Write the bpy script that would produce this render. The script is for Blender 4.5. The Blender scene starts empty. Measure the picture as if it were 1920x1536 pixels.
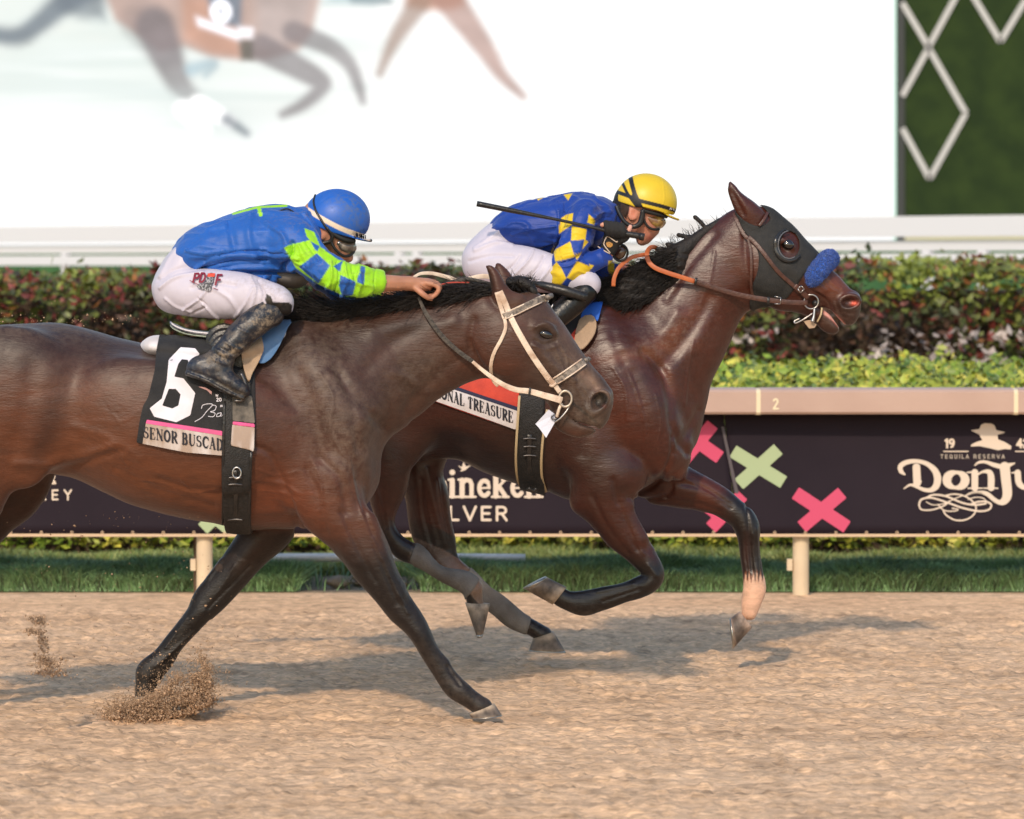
import bpy, math, random
import numpy as np
from mathutils import Vector

# ---------------------------------------------------------------- camera, sky, sun, exposure
sc = bpy.context.scene
CAMH = 1.74          # camera height (m)
FPX = 7840.0         # focal length in 1920-wide pixels
CX, CY = 960.0, 495.0
cam_d = bpy.data.cameras.new("camera")
cam = bpy.data.objects.new("camera", cam_d)
sc.collection.objects.link(cam)
cam.location = (0, 0, CAMH)
cam.rotation_euler = (math.radians(90), 0, 0)
cam_d.sensor_width = 36.0
cam_d.lens = FPX / 1920.0 * 36.0
cam_d.shift_y = -(768.0 - CY) / 1920.0
cam_d.clip_start = 0.5
cam_d.clip_end = 3000
cam_d.dof.use_dof = True
cam_d.dof.focus_distance = 16.6
cam_d.dof.aperture_fstop = 4.2
sc.camera = cam

world = bpy.data.worlds.new("World")
sc.world = world
world.use_nodes = True
wn = world.node_tree
bg = wn.nodes["Background"]
sky = wn.nodes.new("ShaderNodeTexSky")
sky.sky_type = 'NISHITA'
sky.sun_disc = False
SUN_FROM = Vector((-0.36, -1.42, 1.0)).normalized()     # direction towards the sun
sky.sun_elevation = math.asin(SUN_FROM.z)
sky.sun_rotation = math.atan2(SUN_FROM.x, SUN_FROM.y)
sky.air_density = 1.0
sky.dust_density = 1.2
sky.ozone_density = 2.2
sky.air_density = 1.5
wn.links.new(sky.outputs[0], bg.inputs[0])
bg.inputs[1].default_value = 0.15
sun_d = bpy.data.lights.new("sun", 'SUN')
sun_d.energy = 2.0
sun_d.angle = math.radians(2.6)
sun_d.color = (1.0, 0.82, 0.62)
sun = bpy.data.objects.new("sun", sun_d)
sc.collection.objects.link(sun)
sun.rotation_euler = (-SUN_FROM).to_track_quat('-Z', 'Y').to_euler()
sc.view_settings.view_transform = 'Standard'
sc.view_settings.look = 'None'
sc.view_settings.exposure = 0.32
sc.view_settings.gamma = 1.0
sc.cycles.use_denoising = True
sc.cycles.max_bounces = 6

# ---------------------------------------------------------------- helpers
COL = sc.collection
rng = np.random.default_rng(7)

def srgb(r, g, b):
    out = []
    for c in (r, g, b):
        c = c / 255.0
        out.append(c / 12.92 if c <= 0.04045 else ((c + 0.055) / 1.055) ** 2.4)
    return tuple(out)

def W(px, py, d):
    """photo position at a real distance d (m) from the camera -> world point"""
    return ((px - CX) * d / FPX, d, CAMH - (py - CY) * d / FPX)

def link(o, parent=None):
    COL.objects.link(o)
    if parent is not None:
        o.parent = parent
    return o

def tag(o, label=None, cat=None, group=None, kind=None):
    if label: o['label'] = label
    if cat: o['category'] = cat
    if group: o['group'] = group
    if kind: o['kind'] = kind
    return o

def mesh_np(name, verts, faces, mats, parent=None, smooth=True, cols=None, attrs=None):
    """verts (n,3) array; faces (m,3|4) int array or list of tuples"""
    me = bpy.data.meshes.new(name)
    verts = np.asarray(verts, dtype=np.float32)
    if isinstance(faces, np.ndarray):
        n, k = faces.shape
        me.vertices.add(len(verts))
        me.vertices.foreach_set("co", verts.ravel())
        me.loops.add(n * k)
        me.loops.foreach_set("vertex_index", faces.astype(np.int32).ravel())
        me.polygons.add(n)
        me.polygons.foreach_set("loop_start", np.arange(0, n * k, k, dtype=np.int32))
        me.polygons.foreach_set("loop_total", np.full(n, k, dtype=np.int32))
        me.update(calc_edges=True)
    else:
        me.from_pydata([tuple(map(float, v)) for v in verts], [], faces)
    me.validate()
    if smooth:
        me.polygons.foreach_set("use_smooth", np.ones(len(me.polygons), dtype=bool))
    if cols is not None:
        a = me.color_attributes.new("Col", 'FLOAT_COLOR', 'POINT')
        c4 = np.ones((len(verts), 4), dtype=np.float32)
        c4[:, :3] = cols
        a.data.foreach_set("color", c4.ravel())
    for nm, arr in (attrs or {}).items():
        a = me.attributes.new(nm, 'FLOAT', 'POINT')
        a.data.foreach_set("value", np.asarray(arr, dtype=np.float32))
    if not isinstance(mats, (list, tuple)):
        mats = [mats]
    for m in mats:
        me.materials.append(m)
    o = bpy.data.objects.new(name, me)
    return link(o, parent)

def box(name, x0, x1, y0, y1, z0, z1, m, parent=None, bevel=0.0):
    v = [(x, y, z) for x in (x0, x1) for y in (y0, y1) for z in (z0, z1)]
    f = [(0, 1, 3, 2), (4, 6, 7, 5), (0, 4, 5, 1), (2, 3, 7, 6), (0, 2, 6, 4), (1, 5, 7, 3)]
    o = mesh_np(name, v, f, m, parent, smooth=False)
    if bevel:
        b = o.modifiers.new("bevel", 'BEVEL'); b.width = bevel; b.segments = 2
    return o

# ---- materials
def new_mat(name):
    m = bpy.data.materials.new(name)
    m.use_nodes = True
    return m, m.node_tree.nodes, m.node_tree.links, m.node_tree.nodes["Principled BSDF"]

def mat(name, col, rough=0.6, col2=None, nscale=20.0, bump=0.0, bscale=60.0, metal=0.0, spec=0.5,
        sheen=0.0, stretch=None, emit=None, coat=0.0, ramp=(0.35, 0.65), bdist=0.01):
    m, N, L, P = new_mat(name)
    P.inputs["Base Color"].default_value = (*col, 1)
    P.inputs["Roughness"].default_value = rough
    P.inputs["Metallic"].default_value = metal
    P.inputs["Specular IOR Level"].default_value = spec
    P.inputs["Sheen Weight"].default_value = sheen
    P.inputs["Coat Weight"].default_value = coat
    tc = N.new("ShaderNodeTexCoord")
    mp = N.new("ShaderNodeMapping")
    if stretch: mp.inputs["Scale"].default_value = stretch
    L.new(tc.outputs["Object"], mp.inputs[0])
    if col2 is not None:
        nz = N.new("ShaderNodeTexNoise"); nz.inputs["Scale"].default_value = nscale
        nz.inputs["Detail"].default_value = 5
        L.new(mp.outputs[0], nz.inputs[0])
        r = N.new("ShaderNodeValToRGB")
        r.color_ramp.elements[0].position = ramp[0]; r.color_ramp.elements[1].position = ramp[1]
        r.color_ramp.elements[0].color = (*col, 1); r.color_ramp.elements[1].color = (*col2, 1)
        L.new(nz.outputs[0], r.inputs[0]); L.new(r.outputs[0], P.inputs["Base Color"])
    if bump:
        nb = N.new("ShaderNodeTexNoise"); nb.inputs["Scale"].default_value = bscale
        nb.inputs["Detail"].default_value = 6
        L.new(mp.outputs[0], nb.inputs[0])
        b = N.new("ShaderNodeBump"); b.inputs["Strength"].default_value = bump
        b.inputs["Distance"].default_value = bdist
        L.new(nb.outputs[0], b.inputs["Height"]); L.new(b.outputs[0], P.inputs["Normal"])
    if emit:
        P.inputs["Emission Color"].default_value = (*emit[:3], 1)
        P.inputs["Emission Strength"].default_value = emit[3]
    return m

def mat_attr(name, rough=0.5, spec=0.5, nvar=0.25, nscale=40.0, bump=0.2, bscale=150.0, sheen=0.0,
             stretch=None, coat=0.0, dust=None, bdist=0.004, hairs=0.0):
    """base colour comes from the mesh's own colour attribute, varied by fine noise"""
    m, N, L, P = new_mat(name)
    P.inputs["Roughness"].default_value = rough
    P.inputs["Specular IOR Level"].default_value = spec
    P.inputs["Sheen Weight"].default_value = sheen
    P.inputs["Coat Weight"].default_value = coat
    P.inputs["Coat Roughness"].default_value = 0.25
    at = N.new("ShaderNodeAttribute"); at.attribute_name = "Col"
    tc = N.new("ShaderNodeTexCoord"); mp = N.new("ShaderNodeMapping")
    if stretch: mp.inputs["Scale"].default_value = stretch
    L.new(tc.outputs["Object"], mp.inputs[0])
    nz = N.new("ShaderNodeTexNoise"); nz.inputs["Scale"].default_value = nscale; nz.inputs["Detail"].default_value = 6
    L.new(mp.outputs[0], nz.inputs[0])
    mr = N.new("ShaderNodeMapRange")
    mr.inputs["From Min"].default_value = 0.25; mr.inputs["From Max"].default_value = 0.75
    mr.inputs["To Min"].default_value = 1 - nvar; mr.inputs["To Max"].default_value = 1 + nvar
    L.new(nz.outputs[0], mr.inputs[0])
    mx = N.new("ShaderNodeMix"); mx.data_type = 'RGBA'; mx.blend_type = 'MULTIPLY'; mx.inputs[0].default_value = 1
    L.new(at.outputs["Color"], mx.inputs[6]); L.new(mr.outputs[0], mx.inputs[7])
    last = mx.outputs[2]
    if hairs:
        m3 = N.new("ShaderNodeMapping"); m3.inputs["Scale"].default_value = (0.16, 1, 0.8); L.new(tc.outputs["Object"], m3.inputs[0])
        n3 = N.new("ShaderNodeTexNoise"); n3.inputs["Scale"].default_value = 170; n3.inputs["Detail"].default_value = 3; L.new(m3.outputs[0], n3.inputs[0])
        r3 = N.new("ShaderNodeMapRange"); r3.inputs["From Min"].default_value = 0.3; r3.inputs["From Max"].default_value = 0.7
        r3.inputs["To Min"].default_value = 1 - hairs; r3.inputs["To Max"].default_value = 1 + hairs; L.new(n3.outputs[0], r3.inputs[0])
        x3 = N.new("ShaderNodeMix"); x3.data_type = 'RGBA'; x3.blend_type = 'MULTIPLY'; x3.inputs[0].default_value = 1
        L.new(last, x3.inputs[6]); L.new(r3.outputs[0], x3.inputs[7]); last = x3.outputs[2]
    if dust:
        dc, dscale, lo, hi, amt = dust
        dn = N.new("ShaderNodeTexNoise"); dn.inputs["Scale"].default_value = dscale; dn.inputs["Detail"].default_value = 8
        dn.inputs["Roughness"].default_value = 0.75
        L.new(tc.outputs["Object"], dn.inputs[0])
        dr = N.new("ShaderNodeMapRange"); dr.inputs["From Min"].default_value = lo; dr.inputs["From Max"].default_value = hi
        dr.inputs["To Max"].default_value = amt
        L.new(dn.outputs[0], dr.inputs[0])
        da = N.new("ShaderNodeAttribute"); da.attribute_name = "dust"
        dm = N.new("ShaderNodeMath"); dm.operation = 'MULTIPLY'
        L.new(dr.outputs[0], dm.inputs[0]); L.new(da.outputs["Fac"], dm.inputs[1])
        m2 = N.new("ShaderNodeMix"); m2.data_type = 'RGBA'
        L.new(dm.outputs[0], m2.inputs[0]); L.new(last, m2.inputs[6]); m2.inputs[7].default_value = (*dc, 1)
        last = m2.outputs[2]
        rr = N.new("ShaderNodeMapRange"); rr.inputs["To Min"].default_value = rough; rr.inputs["To Max"].default_value = 0.85
        L.new(dm.outputs[0], rr.inputs[0]); L.new(rr.outputs[0], P.inputs["Roughness"])
    L.new(last, P.inputs["Base Color"])
    if bump:
        nb = N.new("ShaderNodeTexNoise"); nb.inputs["Scale"].default_value = bscale; nb.inputs["Detail"].default_value = 6
        L.new(mp.outputs[0], nb.inputs[0])
        b = N.new("ShaderNodeBump"); b.inputs["Strength"].default_value = bump; b.inputs["Distance"].default_value = bdist
        L.new(nb.outputs[0], b.inputs["Height"]); L.new(b.outputs[0], P.inputs["Normal"])
        if hairs:
            n4 = N.new("ShaderNodeTexNoise"); n4.inputs["Scale"].default_value = 55; n4.inputs["Detail"].default_value = 4; L.new(m3.outputs[0], n4.inputs[0])
            b2 = N.new("ShaderNodeBump"); b2.inputs["Strength"].default_value = 0.3; b2.inputs["Distance"].default_value = 0.006
            L.new(n4.outputs[0], b2.inputs["Height"]); L.new(b.outputs[0], b2.inputs["Normal"])
            b3 = N.new("ShaderNodeBump"); b3.inputs["Strength"].default_value = 0.38; b3.inputs["Distance"].default_value = 0.003
            L.new(n3.outputs[0], b3.inputs["Height"]); L.new(b2.outputs[0], b3.inputs["Normal"]); L.new(b3.outputs[0], P.inputs["Normal"])
    return m

# ---- cheap value noise in numpy
def vnoise(P, scale, seed=0, octaves=3):
    P = np.asarray(P, dtype=np.float64) * scale
    out = np.zeros(len(P)); amp = 1.0; tot = 0
    for o in range(octaves):
        i = np.floor(P).astype(np.int64); f = P - i; f = f * f * (3 - 2 * f)
        acc = np.zeros(len(P))
        for c in range(8):
            off = np.array([(c >> 2) & 1, (c >> 1) & 1, c & 1])
            q = i + off
            h = (q[:, 0] * 73856093) ^ (q[:, 1] * 19349663) ^ (q[:, 2] * 83492791) ^ (seed * 2654435 + o * 977)
            h = (h ^ (h >> 13)) * 1274126177
            h = ((h ^ (h >> 16)) & 0xFFFFFF) / float(0xFFFFFF)
            w = np.prod(np.where(off == 1, f, 1 - f), axis=1)
            acc += h * w
        out += acc * amp; tot += amp; amp *= 0.5; P = P * 2.03 + 11.7
    return out / tot      # 0..1

# ---- splines
def catmull(pts, n):
    p = np.asarray(pts, dtype=np.float64)
    if len(p) < 3 or n <= 1:
        if n <= 1: return p
        t = np.linspace(0, 1, (len(p) - 1) * n + 1) * (len(p) - 1)
        i = np.minimum(t.astype(int), len(p) - 2); f = (t - i)[:, None]
        return p[i] * (1 - f) + p[i + 1] * f
    q = np.vstack([2 * p[0] - p[1], p, 2 * p[-1] - p[-2]])
    out = []
    for i in range(1, len(q) - 2):
        for k in range(n):
            t = k / n
            a, b, c, d = q[i - 1], q[i], q[i + 1], q[i + 2]
            out.append(0.5 * ((2 * b) + (-a + c) * t + (2 * a - 5 * b + 4 * c - d) * t * t + (-a + 3 * b - 3 * c + d) * t ** 3))
    out.append(p[-1])
    return np.array(out)

def poly_sdf(px, py, poly):
    """signed distance (pixels) from points to a polygon, negative inside"""
    poly = np.asarray(poly, dtype=np.float64)
    d = np.full(px.shape, 1e18); inside = np.zeros(px.shape, dtype=bool)
    n = len(poly)
    for i in range(n):
        ax, ay = poly[i]; bx, by = poly[(i + 1) % n]
        ex, ey = bx - ax, by - ay
        wx, wy = px - ax, py - ay
        t = np.clip((wx * ex + wy * ey) / (ex * ex + ey * ey + 1e-12), 0, 1)
        d = np.minimum(d, (wx - ex * t) ** 2 + (wy - ey * t) ** 2)
        c = ((ay > py) != (by > py)) & (px < (bx - ax) * (py - ay) / (by - ay + 1e-12) + ax)
        inside ^= c
    d = np.sqrt(d)
    return np.where(inside, -d, d)

def line_sdf(px, py, pts, w0, w1=None):
    """distance to a polyline minus half-width (tapering w0->w1)"""
    if w1 is None: w1 = w0
    pts = np.asarray(pts, dtype=np.float64)
    d = np.full(px.shape, 1e9); n = len(pts) - 1
    for i in range(n):
        ax, ay = pts[i]; bx, by = pts[i + 1]
        ex, ey = bx - ax, by - ay
        wx, wy = px - ax, py - ay
        t = np.clip((wx * ex + wy * ey) / (ex * ex + ey * ey + 1e-12), 0, 1)
        w = w0 + (w1 - w0) * (i + t) / n
        d = np.minimum(d, np.hypot(wx - ex * t, wy - ey * t) - w)
    return d

# ---- signed distance fields on a grid (bodies, clothes) --------------------------------
class Field:
    def __init__(self, lo, hi, h):
        self.h = h; self.lo = np.array(lo, dtype=np.float64)
        n = np.ceil((np.array(hi) - self.lo) / h).astype(int) + 1
        self.n = n
        self.v = np.full(n, 0.6, dtype=np.float32)
        self.ax = [(self.lo[i] + h * np.arange(n[i])).astype(np.float32) for i in range(3)]
    def _win(self, a, b):
        s = []
        for i in range(3):
            i0 = max(0, int((a[i] - self.lo[i]) / self.h)); i1 = min(self.n[i], int((b[i] - self.lo[i]) / self.h) + 2)
            if i1 <= i0: return None
            s.append(slice(i0, i1))
        return tuple(s)
    def blend(self, w, d, k, op):
        a = self.v[w]
        if op == 'add':
            if k > 0:
                hh = np.maximum(k - np.abs(a - d), 0) / k
                self.v[w] = np.minimum(a, d) - hh * hh * k * 0.25
            else:
                self.v[w] = np.minimum(a, d)
        elif op == 'cut':
            hh = np.maximum(k - np.abs(a + d), 0) / max(k, 1e-6)
            self.v[w] = np.maximum(a, -d) + hh * hh * k * 0.25
    def tube(self, nodes, k=0.02, n=5, op='add'):
        """nodes: (X,Y,Z,rw,rd): rw = radius in the XZ plane, rd = radius in depth"""
        q = catmull(nodes, n)
        q[:, 3:] = np.maximum(q[:, 3:], 0.002)
        m = k + 3 * self.h
        lo = (q[:, :3] - np.stack([q[:, 3], q[:, 4], q[:, 3]], 1)).min(0) - m
        hi = (q[:, :3] + np.stack([q[:, 3], q[:, 4], q[:, 3]], 1)).max(0) + m
        w = self._win(lo, hi)
        if w is None: return self
        tmp = np.full([s.stop - s.start for s in w], 0.6, dtype=np.float32)
        for i in range(len(q) - 1):
            a, b = q[i], q[i + 1]
            r = np.array([max(a[3], b[3]), max(a[4], b[4]), max(a[3], b[3])]) + m
            ww = self._win(np.minimum(a[:3], b[:3]) - r, np.maximum(a[:3], b[:3]) + r)
            if ww is None: continue
            X = self.ax[0][ww[0]][:, None, None]; Y = self.ax[1][ww[1]][None, :, None]; Z = self.ax[2][ww[2]][None, None, :]
            dx, dy, dz = b[0] - a[0], b[1] - a[1], b[2] - a[2]
            L2 = dx * dx + dz * dz + dy * dy + 1e-12
            if dy * dy < 0.2 * (dx * dx + dz * dz):
                t = np.clip(((X - a[0]) * dx + (Z - a[2]) * dz) / (dx * dx + dz * dz + 1e-12), 0, 1)
            else:
                t = np.clip(((X - a[0]) * dx + (Y - a[1]) * dy + (Z - a[2]) * dz) / L2, 0, 1)
            ux = X - (a[0] + dx * t); uz = Z - (a[2] + dz * t); uy = Y - (a[1] + dy * t)
            rw = a[3] + (b[3] - a[3]) * t; rd = a[4] + (b[4] - a[4]) * t
            u2 = ux * ux + uz * uz; v2 = uy * uy
            k0 = np.sqrt(u2 / rw ** 2 + v2 / rd ** 2)
            k1 = np.sqrt(u2 / rw ** 4 + v2 / rd ** 4) + 1e-9
            d = (k0 * (k0 - 1) / k1).astype(np.float32)
            d = np.maximum(d, -np.minimum(rw, rd))
            sub = tuple(slice(ww[j].start - w[j].start, ww[j].stop - w[j].start) for j in range(3))
            sub = tuple(slice(max(0, s.start), s.stop) for s in sub)
            tmp_s = tmp[sub]
            if tmp_s.shape != d.shape:
                d = d[:tmp_s.shape[0], :tmp_s.shape[1], :tmp_s.shape[2]]
            tmp[sub] = np.minimum(tmp_s, d)
        self.blend(w, tmp, k, op)
        return self
    def ball(self, c, r, k=0.02, ang=0.0, op='add'):
        """ellipsoid, r=(ra,rdepth,rb), ang = rotation in the XZ plane (radians, ccw)"""
        R = max(r) + k + 3 * self.h
        c = np.array(c); w = self._win(c - R, c + R)
        if w is None: return self
        X = self.ax[0][w[0]][:, None, None] - c[0]; Y = self.ax[1][w[1]][None, :, None] - c[1]; Z = self.ax[2][w[2]][None, None, :] - c[2]
        ca, sa = math.cos(ang), math.sin(ang)
        U = X * ca + Z * sa; V = -X * sa + Z * ca
        k0 = np.sqrt((U / r[0]) ** 2 + (Y / r[1]) ** 2 + (V / r[2]) ** 2)
        k1 = np.sqrt((U / r[0] ** 2) ** 2 + (Y / r[1] ** 2) ** 2 + (V / r[2] ** 2) ** 2) + 1e-9
        d = np.maximum(k0 * (k0 - 1) / k1, -min(r)).astype(np.float32)
        self.blend(w, d, k, op)
        return self
    def clip_poly(self, poly, D, invert=False):
        """keep only what lies over a photo-plane polygon seen at distance D"""
        X, Z = np.meshgrid(self.ax[0], self.ax[2], indexing='ij')
        px = CX + X * FPX / D; py = CY + (CAMH - Z) * FPX / D
        s = (poly_sdf(px, py, poly) * D / FPX).astype(np.float32)
        if invert: s = -s
        self.v = np.maximum(self.v, s[:, None, :])
        return self
    def copy(self, lo=None, hi=None):
        f = Field.__new__(Field); f.h = self.h
        if lo is None:
            f.lo = self.lo.copy(); f.n = self.n.copy(); f.v = self.v.copy(); f.ax = self.ax
        else:
            w = self._win(lo, hi)
            f.v = self.v[w].copy(); f.n = np.array(f.v.shape); f.lo = self.lo + self.h * np.array([s.start for s in w])
            f.ax = [(f.lo[i] + f.h * np.arange(f.n[i])).astype(np.float32) for i in range(3)]
        return f
    def front(self):
        """depth map of the camera-facing side"""
        ins = self.v < 0
        any_ = ins.any(axis=1); i = ins.argmax(axis=1)
        i0 = np.maximum(i - 1, 0)
        xi, zi = np.meshgrid(np.arange(self.n[0]), np.arange(self.n[2]), indexing='ij')
        a = self.v[xi, i0, zi]; b = self.v[xi, i, zi]
        t = np.where(i > 0, a / (a - b + 1e-9), 0)
        y = self.lo[1] + self.h * (i0 + np.clip(t, 0, 1))
        return Drape(self, np.where(any_, y, np.nan))
    def mesh(self, iters=2):
        v = self.v
        v[0] = v[-1] = 0.5; v[:, 0] = v[:, -1] = 0.5; v[:, :, 0] = v[:, :, -1] = 0.5
        s = v < 0
        nx, ny, nz = s.shape
        cnt = np.zeros((nx - 1, ny - 1, nz - 1), dtype=np.int8)
        for a in (0, 1):
            for b in (0, 1):
                for c in (0, 1):
                    cnt += s[a:nx - 1 + a, b:ny - 1 + b, c:nz - 1 + c]
        act = (cnt > 0) & (cnt < 8)
        I = np.argwhere(act)
        idx = np.full(act.shape, -1, dtype=np.int32); idx[act] = np.arange(len(I))
        P = np.zeros((len(I), 3)); C = np.zeros(len(I))
        cor = [(a, b, c) for a in (0, 1) for b in (0, 1) for c in (0, 1)]
        val = {c: v[I[:, 0] + c[0], I[:, 1] + c[1], I[:, 2] + c[2]].astype(np.float64) for c in cor}
        for p in cor:
            for ax in range(3):
                if p[ax] == 0:
                    q = list(p); q[ax] = 1; q = tuple(q)
                    va, vb = val[p], val[q]
                    m = (va < 0) != (vb < 0)
                    t = np.where(m, va / (va - vb + 1e-12), 0)
                    pt = np.tile(np.array(p, dtype=np.float64), (len(I), 1)); pt[:, ax] += t
                    P += pt * m[:, None]; C += m
        P = (P / C[:, None] + I) * self.h + self.lo
        F = []
        for ax in range(3):
            sl0 = [slice(1, -1)] * 3; sl1 = [slice(1, -1)] * 3
            sl0[ax] = slice(0, -1); sl1[ax] = slice(1, None)
            A = s[tuple(sl0)]; B = s[tuple(sl1)]
            E = np.argwhere(A != B)
            fl = A[E[:, 0], E[:, 1], E[:, 2]]
            E = E.copy()
            for j in range(3):
                if j != ax: E[:, j] += 1
            o1, o2 = [(1, 2), (2, 0), (0, 1)][ax]
            def cell(d1, d2):
                c = E.copy(); c[:, o1] -= d1; c[:, o2] -= d2
                return idx[c[:, 0], c[:, 1], c[:, 2]]
            q = np.stack([cell(1, 1), cell(0, 1), cell(0, 0), cell(1, 0)], 1)
            q[~fl] = q[~fl][:, ::-1]
            F.append(q)
        F = np.concatenate(F); F = F[(F >= 0).all(1)]
        for it in range(iters):
            for lam in (0.5, -0.52):
                S = np.zeros_like(P); K = np.zeros(len(P))
                for a, b in ((0, 1), (1, 2), (2, 3), (3, 0)):
                    for c in range(3):
                        S[:, c] += np.bincount(F[:, a], P[F[:, b], c], len(P)) + np.bincount(F[:, b], P[F[:, a], c], len(P))
                    K += np.bincount(F[:, a], minlength=len(P)) + np.bincount(F[:, b], minlength=len(P))
                P = P + lam * (S / np.maximum(K, 1)[:, None] - P)
        return P, F

def vnormals(P, F):
    a = P[F[:, 2]] - P[F[:, 0]]; b = P[F[:, 3]] - P[F[:, 1]] if F.shape[1] == 4 else P[F[:, 1]] - P[F[:, 0]]
    n = np.cross(a, b); N = np.zeros_like(P)
    for c in range(3):
        for k in range(F.shape[1]):
            N[:, c] += np.bincount(F[:, k], n[:, c], len(P))
    return N / (np.linalg.norm(N, axis=1)[:, None] + 1e-12)

def to_px(P):
    return CX + P[:, 0] * FPX / P[:, 1], CY + (CAMH - P[:, 2]) * FPX / P[:, 1]

def emboss(P, F, lines):
    """raise (+) or sink (-) ridges: lines = (pts_px, width_px, amp_m [, side])"""
    N = vnormals(P, F); px, py = to_px(P); d = np.zeros(len(P))
    for ln in lines:
        pts, w, a = ln[:3]
        s = line_sdf(px, py, catmull(pts, 5), 0.0)
        d += a * np.exp(-(s / w) ** 2)
    return P + N * d[:, None]

class Drape:
    def __init__(self, f, y):
        self.f = f; self.y = y
    def smooth(self, r):
        """bridge hollows like hanging cloth"""
        y = self.y.copy(); m = np.isnan(y); y[m] = np.nanmax(y)
        n = max(1, int(r / self.f.h))
        for _ in range(3):
            for ax in (0, 1):
                c = np.cumsum(np.insert(y, 0, 0, axis=ax), axis=ax)
                L = y.shape[ax]; i0 = np.clip(np.arange(L) - n, 0, L); i1 = np.clip(np.arange(L) + n + 1, 0, L)
                y = (np.take(c, i1, ax) - np.take(c, i0, ax)) / (i1 - i0).reshape([-1, 1] if ax == 0 else [1, -1])
        y = np.minimum(y, np.where(m, 1e9, self.y))
        y[m] = np.nan
        return Drape(self.f, y)
    def fill(self, it=60):
        y = self.y.copy(); 
        for _ in range(it):
            m = np.isnan(y)
            if not m.any(): break
            p = np.pad(y, 1, constant_values=np.nan)
            st = np.stack([p[:-2, 1:-1], p[2:, 1:-1], p[1:-1, :-2], p[1:-1, 2:]])
            with np.errstate(all='ignore'):
                import warnings
                with warnings.catch_warnings():
                    warnings.simplefilter("ignore"); av = np.nanmean(st, 0)
            y[m] = av[m]
        return Drape(self.f, y)
    def look(self, X, Z):
        f = self.f
        u = np.clip((X - f.lo[0]) / f.h, 0, f.n[0] - 1.001); w = np.clip((Z - f.lo[2]) / f.h, 0, f.n[2] - 1.001)
        i = u.astype(int); j = w.astype(int); a = u - i; b = w - j
        g = lambda ii, jj: self.y[ii, jj]
        c = np.stack([g(i, j), g(i + 1, j), g(i, j + 1), g(i + 1, j + 1)])
        wt = np.stack([(1 - a) * (1 - b), a * (1 - b), (1 - a) * b, a * b])
        ok = ~np.isnan(c)
        s = (np.where(ok, c, 0) * wt * ok).sum(0) / np.maximum((wt * ok).sum(0), 1e-9)
        return np.where((wt * ok).sum(0) > 1e-6, s, np.nan)
    def at(self, px, py, off, D):
        """points on the surface seen at photo position (px,py), lifted by off towards the camera side"""
        px = np.atleast_1d(np.asarray(px, float)); py = np.atleast_1d(np.asarray(py, float))
        d = np.full(px.shape, float(D))
        for _ in range(5):
            X = (px - CX) * d / FPX; Z = CAMH - (py - CY) * d / FPX
            y = self.look(X, Z)
            d = np.where(np.isnan(y), d, y - off)
        return np.stack([(px - CX) * d / FPX, d, CAMH - (py - CY) * d / FPX], 1)

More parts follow.
